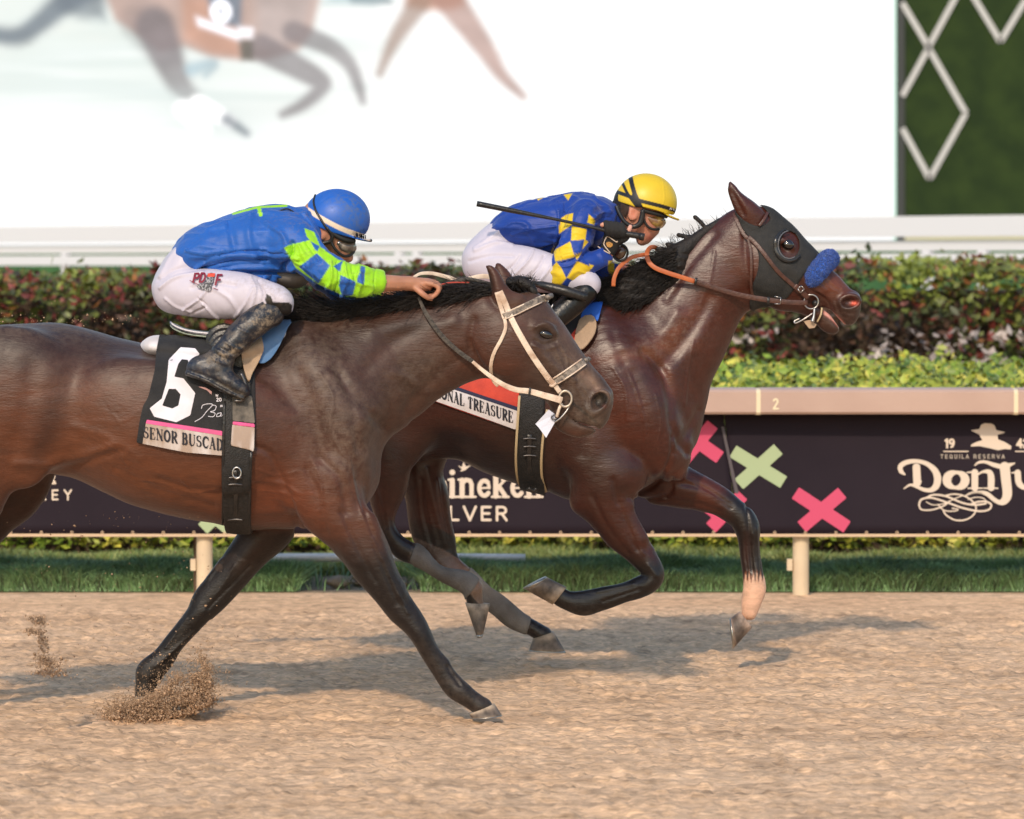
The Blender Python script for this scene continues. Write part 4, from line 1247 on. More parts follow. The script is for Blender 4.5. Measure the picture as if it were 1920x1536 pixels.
def hoof(parent, name, a0, b0, a1, b1, hd0, hd1, D, dark=(0.12, 0.09, 0.07), light=(0.42, 0.32, 0.23)):
    """a0,b0 coronet ends, a1,b1 ground ends (px), half depths in m"""
    rings = []; n = 7; cols = []
    for i in range(n):
        t = i / (n - 1)
        s = [np.array(W(p[0] + (q_[0] - p[0]) * t, p[1] + (q_[1] - p[1]) * t, D)) for p, q_ in ((a0, a1), (b0, b1))]
        bulge = 1 + 0.05 * math.sin(math.pi * t)
        rings.append((s[0], s[1], (hd0 + (hd1 - hd0) * t) * bulge))
        w = 0.85 * math.exp(-(t / 0.3) ** 2) + 0.55 * math.exp(-((1 - t) / 0.12) ** 2)
        cols += [np.array(dark) * (1 - w) + np.array(light) * w] * 24
    o = loft(name, rings, hoof_m, parent, cols=np.array(cols))
    sh = []
    for t in (0.97, 1.06):
        s = [np.array(W(p[0] + (q_[0] - p[0]) * t, p[1] + (q_[1] - p[1]) * t, D)) for p, q_ in ((a0, a1), (b0, b1))]
        c = (s[0] + s[1]) / 2
        sh.append((c + (s[0] - c) * 1.01, c + (s[1] - c) * 1.01, hd1 * 1.02))
    loft("horseshoe", sh, shoe_m, o)
    return o

HV = 0.0065
lo = W(-330, 1390, DA)[0] - 0.02, DA - 0.46, -0.03
hiA = W(1165, 480, DA)
FA = Field((lo[0], lo[1], lo[2]), (hiA[0] + 0.03, DA + 0.46, 1.83), HV)
# trunk
FA.tube(pairs([(-205, 700, -190, 800, .10, 0), (-150, 640, -150, 900, .20, 0), (-80, 612, -80, 925, .26, 0), (0, 608, 0, 912, .27, 0), (60, 606, 60, 893, .255, 0), (125, 608, 118, 893, .25, 0),
               (190, 627, 187, 920, .265, 0), (260, 643, 248, 948, .285, 0), (340, 650, 330, 972, .295, 0), (420, 645, 412, 985, .285, 0),
               (500, 624, 480, 992, .255, 0), (565, 608, 560, 997, .235, 0), (605, 660, 608, 960, .22, 0), (636, 740, 640, 905, .17, 0)], DA), k=0.03, n=6)
# neck
FA.tube(pairs([(560, 612, 640, 930, .16, 0), (610, 597, 702, 842, .17, 0), (665, 580, 745, 800, .135, 0), (730, 566, 800, 770, .115, 0), (800, 553, 852, 733, .105, 0), (865, 543, 893, 712, .098, 0),
               (930, 540, 935, 690, .09, 0)], DA), k=0.07, n=6)
# shoulder, breast, triceps, near side and far side
for sgn in (-1, 1):
    FA.tube(nodes([(560, 640, 34, .05, sgn * .10), (600, 720, 50, .07, sgn * .17), (650, 800, 62, .08, sgn * .175), (690, 858, 42, .07, sgn * .14)], DA), k=0.07)
    FA.tube(nodes([(540, 800, 40, .05, sgn * .19), (560, 870, 58, .06, sgn * .19), (598, 930, 60, .07, sgn * .175), (625, 990, 44, .06, sgn * .16)], DA), k=0.05)
    FA.tube(nodes([(690, 830, 28, .06, sgn * .09), (685, 890, 34, .07, sgn * .09), (650, 945, 34, .06, sgn * .08)], DA), k=0.04)
    # loin and croup, flank fold, thigh
    FA.tube(nodes([(-40, 660, 50, .07, sgn * .15), (40, 690, 70, .08, sgn * .175), (70, 780, 70, .07, sgn * .19), (40, 870, 50, .05, sgn * .17)], DA), k=0.08)
    FA.tube(nodes([(230, 735, 60, .05, sgn * .21), (330, 770, 90, .05, sgn * .245), (430, 800, 90, .05, sgn * .235)], DA), k=0.10)
# near hind leg (mostly outside the frame)
FA.tube(pairs([(-150, 660, 10, 760, .12, -.14), (-130, 800, 38, 850, .12, -.15), (-110, 930, 10, 935, .10, -.16), (-120, 1030, -50, 1040, .07, -.16), (-200, 1100, -140, 1130, .05, -.16), (-275, 1130, -230, 1170, .045, -.16), (-300, 1200, -262, 1210, .035, -.16), (-300, 1290, -265, 1290, .035, -.16), (-285, 1330, -250, 1335, .035, -.16)], DA), k=0.05)
# far hind thigh reaching a little further forward
FA.tube(pairs([(-120, 700, 50, 790, .11, .14), (-100, 850, 104, 880, .11, .15), (-80, 960, 40, 945, .08, .16), (-110, 1050, -40, 1035, .06, .16), (-190, 1120, -140, 1100, .05, .16), (-260, 1190, -222, 1180, .035, .16), (-290, 1270, -255, 1270, .035, .16)], DA), k=0.05)
# near foreleg reaching forward
FA.tube(pairs([(692, 880, 560, 900, .10, -.155), (690, 930, 566, 985, .088, -.155), (700, 962, 594, 1012, .076, -.155), (724, 1016, 640, 1052, .066, -.155), (746, 1073, 672, 1097, .056, -.155), (772, 1121, 706, 1138, .048, -.155),
               (798, 1160, 737, 1172, .046, -.155), (812, 1187, 757, 1198, .045, -.155), (826, 1218, 784, 1230, .034, -.155), (846, 1250, 808, 1262, .029, -.155), (868, 1276, 829, 1294, .032, -.155), (884, 1290, 842, 1311, .037, -.155),
               (902, 1304, 862, 1326, .032, -.155), (922, 1318, 880, 1336, .034, -.155)], DA), k=0.025)
FA.tube(nodes([(690, 975, 16, .02, -.205), (708, 1040, 14, .018, -.195), (745, 1115, 9, .012, -.185)], DA), k=0.045)
FA.tube(nodes([(636, 990, 18, .02, -.205), (668, 1050, 13, .018, -.195)], DA), k=0.045)
# off foreleg pushing back
FA.tube(pairs([(560, 930, 470, 940, .09, .13), (556, 1003, 452, 985, .08, .14), (530, 1033, 424, 1032, .068, .14), (501, 1058, 400, 1066, .058, .14), (466, 1091, 378, 1094, .05, .14), (431, 1130, 356, 1120, .046, .14),
               (405, 1157, 347, 1146, .046, .14), (380, 1180, 333, 1166, .036, .14), (352, 1209, 309, 1196, .030, .14), (330, 1238, 281, 1228, .032, .14), (309, 1262, 257, 1248, .037, .14), (296, 1284, 255, 1272, .033, .14), (290, 1310, 254, 1304, .034, .14)], DA), k=0.025)
# head
hd_ = DA - 0.02
FA.tube(pairs([(935, 538, 905, 640, .085, 0), (965, 538, 893, 668, .092, 0), (1003, 550, 903, 698, .098, 0), (1030, 577, 930, 715, .098, 0), (1056, 610, 968, 728, .088, 0), (1082, 650, 1008, 741, .074, 0),
               (1106, 683, 1045, 762, .062, 0), (1128, 708, 1070, 782, .054, 0), (1146, 735, 1090, 795, .052, 0), (1150, 760, 1110, 798, .048, 0)], hd_), k=0.03)
FA.tube(nodes([(1138, 745, 16, .046, 0), (1146, 768, 12, .044, 0), (1138, 786, 13, .04, 0), (1127, 792, 10, .034, 0)], hd_), k=0.018)      # upper lip
FA.tube(nodes([(1060, 768, 22, .036, 0), (1085, 782, 18, .034, 0), (1103, 792, 13, .032, 0)], hd_), k=0.02)                      # chin
for sgn in (-1, 1):
    FA.ball(W(945, 655, hd_ + sgn * .070), (0.085, 0.035, 0.095), k=0.04)                       # cheek
    FA.tube(nodes([(1004, 652, 7, .014, sgn * .090), (1040, 688, 6, .014, sgn * .072), (1072, 712, 4, .012, sgn * .056)], hd_), k=0.016)  # facial crest
    FA.tube(nodes([(1004, 612, 7, .010, sgn * .084), (1022, 610, 7, .012, sgn * .082), (1040, 622, 6, .010, sgn * .074)], hd_), k=0.02)  # brow
    FA.ball(W(1134, 754, hd_ + sgn * .042), (0.034, 0.016, 0.036), k=0.02)
    FA.tube([(*W(1131 + 17 * math.cos(t), 755 - 20 * math.sin(t), hd_ + sgn * .053), .009, .009) for t in np.linspace(0, 6.28, 9)], k=.014, n=3)
    FA.ball(W(1130, 753, hd_ + sgn * .066), (0.027, 0.038, 0.034), k=0.010, ang=0.6, op='cut')       # nostril
    FA.ball(W(1023, 627, hd_ + sgn * .094), (0.024, 0.018, 0.017), k=0.012, ang=-0.35, op='cut')       # eye socket
    # ears
    ex = 0 if sgn < 0 else 20; ey = 0 if sgn < 0 else -6
    FA.tube(pairs([(933, 556, 985, 552, .028, sgn * .055), (922, 532, 968, 538, .032, sgn * .058), (916, 518, 951, 524, .028, sgn * .060), (911, 507, 934, 510, .018, sgn * .062), (907, 497, 913, 499, .007, sgn * .063)] if sgn < 0 else
                  [(940, 545, 990, 547, .03, sgn * .055), (936, 522, 978, 527, .032, sgn * .06), (930, 506, 963, 514, .024, sgn * .062), (926, 491, 936, 495, .008, sgn * .063)], hd_), k=0.012)
FA.tube(nodes([(926, 548, 7, .02, -.092), (920, 530, 7, .02, -.092), (912, 506, 3, .012, -.080)], hd_), k=0.008, op='cut')      # ear hollow
FA.tube([(*W(1068, 752, hd_), .003, .075), (*W(1092, 770, hd_), .0045, .075), (*W(1116, 791, hd_), .005, .07), (*W(1128, 801, hd_), .006, .07)], k=0.008, op='cut')   # mouth line
EDGES_A = [
    ([(0, 608), (60, 606), (100, 604), (130, 608), (160, 615), (200, 627), (240, 637), (275, 645)], (0, -1)),
    ([(150, 902), (187, 921), (244, 947), (305, 965), (366, 977), (412, 984)], (0, 1)),
    ([(470, 990), (510, 996), (553, 1001)], (0, 1)),
    ([(923, 725), (867, 723), (840, 737), (820, 750), (800, 767), (787, 777), (773, 793), (750, 807), (727, 827), (717, 850), (715, 880), (712, 907), (703, 923), (692, 940), (691, 950), (707, 977), (724, 1016), (746, 1073), (772, 1121), (803, 1169), (807, 1187), (829, 1226), (860, 1266), (882, 1287), (904, 1305), (926, 1321)], (1, 0)),
    ([(600, 1012), (611, 1021), (637, 1047), (663, 1082), (694, 1117), (716, 1143), (733, 1163), (742, 1174), (768, 1193), (786, 1226), (812, 1266), (829, 1296), (842, 1309), (877, 1329)], (-1, 1)),
    ([(554, 1006), (532, 1029), (501, 1056), (466, 1091), (431, 1130), (405, 1156), (374, 1182), (352, 1209), (335, 1231), (309, 1266), (290, 1296)], (1, 1)),
    ([(448, 998), (422, 1034), (401, 1066), (383, 1086), (363, 1112), (357, 1126), (350, 1143), (335, 1165), (309, 1196), (278, 1231), (257, 1247), (254, 1258), (256, 1283), (253, 1300)], (-1, 0)),
    ([(960, 533), (985, 540), (1003, 547), (1025, 562), (1030, 573), (1057, 607), (1083, 647), (1107, 680), (1130, 707), (1147, 730), (1153, 750), (1150, 763), (1142, 777), (1143, 790), (1133, 800), (1117, 803), (1107, 805), (1087, 795), (1070, 785)], (1, 0)),
    ([(908, 498), (917, 517), (924, 533), (936, 549)], (-1, 0)), ([(932, 493), (946, 503), (958, 513), (970, 520)], (1, -1)),
]
fit(FA, DA, EDGES_A)
PA, QA = FA.mesh(5)
veins_a = [(l_[0], l_[1], l_[2] * 1.3) for l_ in [([(600, 700), (625, 745), (618, 800), (640, 850)], 2.6, .0028), ([(655, 860), (668, 930), (690, 990), (716, 1050)], 2.4, .003), ([(585, 860), (602, 905), (600, 960)], 2.4, .0025),
    ([(480, 880), (520, 892), (556, 884)], 2.2, .0022), ([(250, 900), (300, 905), (360, 925), (405, 918)], 2.6, .002), ([(330, 880), (350, 910), (380, 930)], 2.4, .002), ([(170, 820), (215, 840), (240, 875)], 2.4, .002),
    ([(1046, 640), (1062, 668), (1066, 700), (1082, 716)], 2.2, .0028), ([(1062, 668), (1084, 684)], 2, .002), ([(1010, 690), (1030, 718), (1050, 738)], 2.2, .0025), ([(1088, 722), (1104, 742), (1108, 766)], 2.2, .0028),
    ([(820, 690), (860, 670), (890, 655)], 3, .002), ([(700, 960), (730, 1030), (760, 1100)], 2.2, .003), ([(440, 1060), (410, 1110), (380, 1150)], 2.2, .003), ([(350, 1160), (310, 1215)], 2.4, .003)]]
lines = [
    ([(560, 1000), (545, 940), (520, 880), (505, 850), (480, 838)], 7, -0.006), ([(720, 800), (690, 770), (660, 730), (630, 690)], 12, -0.010), ([(690, 690), (740, 640), (830, 590)], 16, -0.006),
    ([(760, 770), (820, 700), (880, 660)], 12, -0.006), ([(30, 870), (90, 870), (150, 855), (210, 835)], 9, 0.006), ([(100, 885), (160, 868), (230, 845)], 8, -0.005),
    ([(640, 700), (660, 760), (672, 840)], 10, -0.006), ([(560, 700), (590, 770), (600, 850)], 16, -0.006), ([(600, 860), (640, 900), (650, 960)], 9, -0.007),
    ([(575, 880), (600, 940), (610, 1000)], 8, -0.005), ([(670, 900), (690, 980), (715, 1050), (745, 1130)], 5, -0.005), ([(640, 960), (672, 1030), (705, 1090)], 5, -0.004),
    ([(700, 1010), (735, 1090), (765, 1150)], 3.5, 0.003), ([(840, 1250), (862, 1285)], 4, -0.004), ([(815, 1190), (850, 1262)], 3, 0.003),
    ([(470, 900), (520, 905), (560, 925)], 4, 0.003), ([(490, 920), (530, 925), (555, 940)], 3, 0.0025), ([(300, 900), (380, 925), (450, 925)], 8, -0.004), ([(220, 880), (300, 920), (400, 950)], 8, -0.004),
    ([(60, 690), (50, 760), (30, 830)], 22, -0.006), ([(140, 700), (125, 780), (105, 850)], 30, -0.005), ([(140, 800), (200, 820), (260, 860)], 10, 0.004),
    ([(880, 640), (905, 690), (940, 720)], 6, -0.006), ([(888, 600), (880, 650), (893, 690)], 8, -0.005), ([(960, 620), (975, 640), (985, 670)], 5, 0.003),
    ([(1040, 650), (1056, 690), (1060, 720)], 4, 0.003), ([(1010, 690), (1040, 712), (1062, 735)], 4, -0.003), ([(1075, 715), (1090, 740), (1100, 770)], 3, 0.003), ([(1020, 700), (1035, 725)], 3, 0.003),
    ([(1002, 638), (1020, 646), (1042, 640)], 2.5, -0.004), ([(1004, 614), (1022, 606), (1040, 613)], 2.5, 0.004), ([(1000, 606), (1022, 598), (1044, 608)], 2.5, -0.003), ([(1000, 648), (1020, 655), (1044, 648)], 3, 0.003), ([(1100, 700), (1118, 730)], 5, -0.003),
    ([(415, 1050), (390, 1085)], 4, 0.003), ([(470, 1060), (420, 1110), (390, 1140)], 4, -0.004), ([(370, 1180), (320, 1225), (290, 1250)], 4, 0.003), ([(395, 1165), (330, 1232)], 3, -0.003),
    ([(700, 620), (760, 610), (850, 600)], 18, 0.006), ([(200, 762), (215, 775), (235, 770)], 2.5, -0.0012), ([(205, 765), (228, 800)], 2.2, 0.0012), ([(170, 790), (230, 790), (260, 770)], 2.5, 0.001),
    ([(740, 700), (780, 720), (800, 740)], 10, 0.004),
]
PA = emboss(PA, QA, [(l_[0], l_[1] * .9, l_[2] * (1.7 if l_[0][0][1] > 990 else 1.25)) for l_ in lines] + veins_a)
NA = vnormals(PA, QA)
PA = PA + NA * ((vnoise(PA, 7, 3, 2) - 0.5) * 0.006)[:, None]
px, py = to_px(PA)
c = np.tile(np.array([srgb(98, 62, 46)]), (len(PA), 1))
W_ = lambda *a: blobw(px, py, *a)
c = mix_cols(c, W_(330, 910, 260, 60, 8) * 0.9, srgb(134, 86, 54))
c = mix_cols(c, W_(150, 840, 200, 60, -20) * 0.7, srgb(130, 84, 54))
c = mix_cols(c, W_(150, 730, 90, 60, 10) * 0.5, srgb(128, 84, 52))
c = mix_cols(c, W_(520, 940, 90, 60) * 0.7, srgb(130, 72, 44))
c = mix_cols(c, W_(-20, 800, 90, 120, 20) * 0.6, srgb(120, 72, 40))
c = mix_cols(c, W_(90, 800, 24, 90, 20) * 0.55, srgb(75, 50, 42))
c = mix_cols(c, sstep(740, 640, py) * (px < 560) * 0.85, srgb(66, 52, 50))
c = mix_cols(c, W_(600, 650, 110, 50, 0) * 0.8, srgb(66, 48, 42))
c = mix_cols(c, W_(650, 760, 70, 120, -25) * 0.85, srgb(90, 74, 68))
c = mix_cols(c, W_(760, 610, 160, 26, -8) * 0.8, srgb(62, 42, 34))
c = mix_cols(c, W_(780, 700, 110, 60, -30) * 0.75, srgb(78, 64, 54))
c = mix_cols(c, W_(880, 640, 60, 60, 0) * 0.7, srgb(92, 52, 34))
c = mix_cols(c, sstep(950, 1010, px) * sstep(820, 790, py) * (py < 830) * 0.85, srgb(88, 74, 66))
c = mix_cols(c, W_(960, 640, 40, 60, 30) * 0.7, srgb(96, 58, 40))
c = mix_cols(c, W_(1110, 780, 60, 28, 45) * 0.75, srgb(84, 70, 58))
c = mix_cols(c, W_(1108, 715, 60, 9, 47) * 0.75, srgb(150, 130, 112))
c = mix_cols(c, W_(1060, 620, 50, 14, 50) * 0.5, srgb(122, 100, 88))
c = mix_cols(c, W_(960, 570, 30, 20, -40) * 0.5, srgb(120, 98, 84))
# black points on the legs
leg = sstep(985, 1080, py); c = mix_cols(c, leg * (px > 150) * 0.94, srgb(52, 45, 46))
leg = sstep(1010, 990, px + (py - 990) * 0.0) * sstep(975, 1010, py) * (px < 560) * (px > 150); c = mix_cols(c, leg * 0.95, srgb(42, 34, 34))
c = mix_cols(c, W_(470, 1040, 50, 26, -45) * 0.5, srgb(96, 66, 44))
c = mix_cols(c, sstep(930, 1050, py) * (px < 150) * 0.9, srgb(50, 42, 42))
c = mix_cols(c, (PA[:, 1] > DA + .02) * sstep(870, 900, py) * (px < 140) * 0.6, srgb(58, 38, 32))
c = mix_cols(c, 1 - sstep(11, 15, np.hypot(px - 1128, (py - 751) * .85)), srgb(18, 12, 12)); c = mix_cols(c, W_(1134, 762, 6, 5) * 0.8, srgb(110, 60, 50))                     # inside of the nostril
c = mix_cols(c, W_(1124, 748, 9, 8) * 0.9, srgb(16, 12, 12))
c = mix_cols(c, W_(917, 524, 7, 26, -14) * 0.85, srgb(30, 24, 24))
c = mix_cols(c, W_(1022, 627, 19, 12, 10) * 0.8, srgb(44, 34, 32))
c = mix_cols(c, (1 - sstep(1, 3.5, line_sdf(px, py, [(1068, 752), (1092, 770), (1118, 792)], 0))) * 0.85, srgb(30, 24, 22))
c = mix_cols(c, (1 - sstep(6.5, 8.5, np.hypot(px - 410, (py - 1064) * 1.0))) * 0.8, srgb(120, 104, 90))       # chestnut
c = mix_cols(c, W_(690, 1040, 22, 12, 60) * 0.4, srgb(110, 90, 80))
dust = np.clip(0.10 + 0.9 * sstep(660, 600, py) * (px < 300) + 0.9 * W_(590, 690, 70, 70, 30) + 0.8 * W_(660, 850, 60, 70, 20) + 0.9 * W_(1085, 700, 80, 40, 50) + 0.9 * W_(1100, 788, 40, 16, 30)
               + 0.5 * W_(790, 690, 90, 50, -30) + 0.5 * W_(610, 800, 60, 90) + 0.3 * sstep(1150, 1300, py) + 0.6 * W_(640, 610, 50, 10, 0) + 0.25 * W_(200, 700, 200, 60), 0, 1)
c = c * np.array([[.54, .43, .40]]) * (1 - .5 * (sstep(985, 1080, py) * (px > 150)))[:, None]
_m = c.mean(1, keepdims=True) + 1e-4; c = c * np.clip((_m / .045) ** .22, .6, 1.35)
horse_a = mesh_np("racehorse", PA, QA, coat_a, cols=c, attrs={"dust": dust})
tag(horse_a, "galloping dark bay racehorse in white bridle, number six, nearest the camera", "horse", "racehorses galloping side by side")
DRA = FA.front()
# eyes, hooves
def eyeball(parent, cpx, cpy, D, r):
    import bmesh
    bm = bmesh.new(); bmesh.ops.create_uvsphere(bm, u_segments=24, v_segments=16, radius=r)
    me = bpy.data.meshes.new("eye"); bm.to_mesh(me); bm.free(); me.materials.append(eye_m)
    for p in me.polygons: p.use_smooth = True
    o = bpy.data.objects.new("eye", me); link(o, parent); o.location = W(cpx, cpy, D); return o
ey = eyeball(horse_a, 1023, 627, hd_ - .073, .027); ey.scale = (1.08, .7, .68); ey.rotation_euler = (0, 0.3, 0)
eyeball(horse_a, 1023, 627, hd_ + .066, .0215)
hoof(horse_a, "hoof", (927, 1319), (880, 1338), (941, 1341), (884, 1346), .038, .058, DA - .155)
hoof(horse_a, "hoof", (253, 1305), (296, 1303), (246, 1338), (312, 1338), .038, .058, DA + .14)

# mane of the near horse
def mane(parent, F_, drape, crest, D, lower, n, dirf, lenf, seed, thick=0.03):
    pass
g = np.random.default_rng(50)
MF = Field((W(520, 0, DA)[0], DA - .2, W(0, 640, DA)[2]), (W(1030, 0, DA)[0], DA + .2, W(0, 500, DA)[2]), 0.006)
MF.tube(pairs([(560, 596, 548, 612, .015, -.0), (600, 572, 590, 613, .03, -.035), (660, 562, 660, 604, .045, -.04), (730, 553, 735, 592, .045, -.04), (800, 545, 810, 580, .045, -.035), (860, 538, 872, 572, .04, -.035), (915, 535, 915, 556, .03, -.02), (940, 534, 940, 546, .01, 0)], DA), k=0.01)
MF.tube(nodes([(958, 530, 8, .03, 0), (980, 530, 11, .035, -.01), (1000, 545, 7, .02, -.03), (1004, 556, 3, .01, -.03)], DA), k=0.01)
pm, fm = MF.mesh(1); pm = emboss(pm, fm, []); nm = vnormals(pm, fm)
pm = pm + nm * ((vnoise(pm * np.array([1, 1, .6]), 30, 5, 2) - .5) * .02)[:, None]
mane_a = mesh_np("mane", pm, fm, mane_m, horse_a)
t = g.random(4200); xs_ = 560 + t * 370
crest_y = np.interp(xs_, [560, 600, 660, 730, 800, 860, 930], [602, 588, 578, 568, 558, 550, 542])
yo = g.uniform(-.09, .02, len(t))
R = np.array([W(x, y + g.uniform(-10, 12), DA + o_) for x, y, o_ in zip(xs_, crest_y, yo)])
Dv = np.stack([-np.ones(len(t)), g.normal(-.12, .1, len(t)), g.normal(-.02, .16, len(t)) + 0.25 * (xs_ < 640)], 1)
hair("mane_strands", R, Dv, g.uniform(.05, .14, len(t)), mane_m, mane_a, r=.0016, curl=.3, droop=.12, seed=4)
n = 260
R = np.array([W(g.uniform(548, 625), g.uniform(560, 608), DA + g.uniform(-.07, .03)) for _ in range(n)])
Dv = np.stack([-np.ones(n), g.normal(-.1, .15, n), g.normal(.25, .35, n)], 1)
hair("mane_strands", R, Dv, g.uniform(.06, .17, n), mane_m, mane_a, r=.0014, curl=.5, droop=.35, seed=6)
n = 200
R = np.array([W(g.uniform(955, 1000), g.uniform(522, 545), DA + g.uniform(-.04, .03)) for _ in range(n)])
Dv = np.stack([g.normal(.2, .6, n), g.normal(-.1, .3, n), g.normal(.1, .5, n)], 1)
hair("mane_strands", R, Dv, g.uniform(.02, .05, n), mane_m, mane_a, r=.0014, curl=.5, seed=7)
# tail of the near horse (streams out of the frame)
TF = nodes([(-195, 720, 18, 0, 0), (-260, 740, 26, 0, 0), (-360, 800, 32, 0, 0), (-470, 850, 22, 0, 0), (-560, 880, 6, 0, 0)], DA)
q_ = catmull(TF, 6); rod("tail", q_[:, :3], q_[:, 3], mane_m, horse_a, n=1)

# ---------------------------------------------------------------- far horse
lo = W(560, 1290, DB)
hiB = W(1640, 330, DB)
FB = Field((W(470, 0, DB)[0], DB - 0.42, 0.02), (hiB[0], DB + 0.42, 2.14), HV)
FB.tube(pairs([(525, 660, 535, 740, .12, 0), (560, 610, 560, 840, .22, 0), (620, 585, 625, 870, .255, 0), (690, 578, 695, 870, .25, 0), (760, 590, 765, 868, .25, 0), (830, 605, 830, 868, .265, 0), (900, 615, 895, 888, .28, 0), (970, 610, 965, 908, .275, 0),
               (1040, 590, 1040, 925, .255, 0), (1100, 568, 1105, 940, .235, 0), (1145, 610, 1150, 930, .225, 0), (1180, 690, 1185, 890, .19, 0)], DB), k=0.03, n=6)
# neck
FB.tube(pairs([(1085, 585, 1215, 900, .15, 0), (1135, 575, 1270, 830, .165, 0), (1185, 558, 1310, 766, .145, 0), (1222, 524, 1330, 712, .125, 0), (1262, 492, 1349, 672, .112, 0), (1300, 456, 1370, 638, .105, 0),
               (1335, 424, 1390, 604, .095, 0), (1372, 402, 1408, 578, .088, 0)], DB), k=0.06, n=6)
for sgn in (-1, 1):
    FB.tube(nodes([(1120, 600, 30, .05, sgn * .10), (1150, 680, 46, .07, sgn * .165), (1190, 760, 60, .08, sgn * .18), (1225, 820, 52, .075, sgn * .155), (1245, 862, 34, .06, sgn * .13)], DB), k=0.06)
    FB.tube(nodes([(1085, 770, 40, .05, sgn * .19), (1105, 840, 54, .06, sgn * .19), (1130, 900, 52, .07, sgn * .175), (1150, 945, 40, .06, sgn * .16)], DB), k=0.05)
    FB.tube(nodes([(1262, 800, 26, .05, sgn * .07), (1268, 850, 28, .06, sgn * .08), (1262, 888, 24, .06, sgn * .08)], DB), k=0.035)
    FB.tube(nodes([(590, 650, 50, .07, sgn * .15), (650, 680, 70, .08, sgn * .165), (700, 760, 76, .07, sgn * .17), (740, 830, 60, .06, sgn * .17)], DB), k=0.07)
# near foreleg folded back
FB.tube(pairs([(1215, 900, 1075, 880, .10, -.15), (1186, 945, 1070, 945, .085, -.15), (1198, 975, 1097, 973, .072, -.15), (1213, 1006, 1128, 1008, .060, -.15), (1228, 1032, 1160, 1042, .052, -.15), (1240, 1054, 1190, 1068, .047, -.15),
               (1247, 1078, 1202, 1082, .046, -.15), (1236, 1104, 1196, 1086, .045, -.15), (1210, 1121, 1178, 1092, .038, -.15), (1172, 1132, 1160, 1097, .030, -.15), (1130, 1146, 1121, 1104, .030, -.15), (1102, 1154, 1090, 1108, .036, -.15), (1068, 1146, 1070, 1108, .035, -.15), (1040, 1132, 1058, 1104, .032, -.15)], DB), k=0.02)
FB.tube(nodes([(1180, 950, 16, .02, -.195), (1205, 1005, 12, .016, -.185)], DB), k=0.045)
# far foreleg reaching
FB.tube(pairs([(1270, 850, 1180, 900, .09, .14), (1296, 877, 1222, 947, .075, .14), (1330, 896, 1275, 956, .062, .14), (1362, 914, 1322, 961, .052, .14), (1390, 936, 1352, 972, .047, .14), (1412, 958, 1372, 985, .046, .14), (1424, 984, 1382, 1004, .046, .14),
               (1425, 1010, 1385, 1018, .036, .14), (1425, 1040, 1387, 1045, .030, .14), (1431, 1072, 1392, 1076, .032, .14), (1438, 1101, 1394, 1102, .038, .14), (1430, 1128, 1391, 1126, .034, .14), (1420, 1152, 1391, 1146, .032, .14)], DB), k=0.02)
# near hind
FB.tube(pairs([(790, 800, 640, 800, .11, -.14), (775, 850, 672, 860, .10, -.15), (764, 905, 688, 915, .075, -.15), (750, 940, 692, 945, .058, -.15), (741, 968, 700, 978, .048, -.15), (748, 992, 710, 1004, .046, -.15), (768, 1010, 728, 1030, .042, -.15), (800, 1025, 765, 1058, .036, -.15),
               (846, 1046, 815, 1080, .034, -.15), (880, 1066, 848, 1100, .036, -.15), (905, 1088, 872, 1118, .038, -.15), (914, 1112, 873, 1126, .035, -.15), (917, 1130, 876, 1132, .036, -.15)], DB), k=0.02)
# far hind
FB.tube(pairs([(845, 840, 720, 820, .10, .14), (834, 880, 745, 890, .09, .14), (841, 927, 760, 930, .07, .14), (847, 980, 772, 975, .055, .14), (854, 1014, 782, 1012, .046, .14), (870, 1048, 812, 1046, .044, .14), (896, 1078, 850, 1084, .038, .14),
               (924, 1102, 882, 1116, .035, .14), (962, 1135, 918, 1146, .035, .14), (990, 1157, 950, 1176, .038, .14), (1014, 1172, 978, 1184, .034, .14), (1032, 1184, 1000, 1196, .034, .14)], DB), k=0.02)
# head
hb = DB - 0.01
FB.tube(pairs([(1385, 400, 1395, 520, .08, 0), (1412, 384, 1402, 552, .088, 0), (1446, 392, 1412, 574, .094, 0), (1478, 418, 1440, 577, .092, 0), (1508, 452, 1470, 582, .082, 0), (1534, 478, 1505, 572, .068, 0),
               (1562, 506, 1532, 570, .056, 0), (1584, 530, 1548, 582, .050, 0), (1604, 550, 1565, 598, .052, 0), (1613, 575, 1580, 605, .048, 0)], hb), k=0.02)
FB.tube(nodes([(1600, 562, 17, .046, 0), (1604, 580, 15, .045, 0), (1596, 596, 11, .038, 0)], hb), k=0.015)
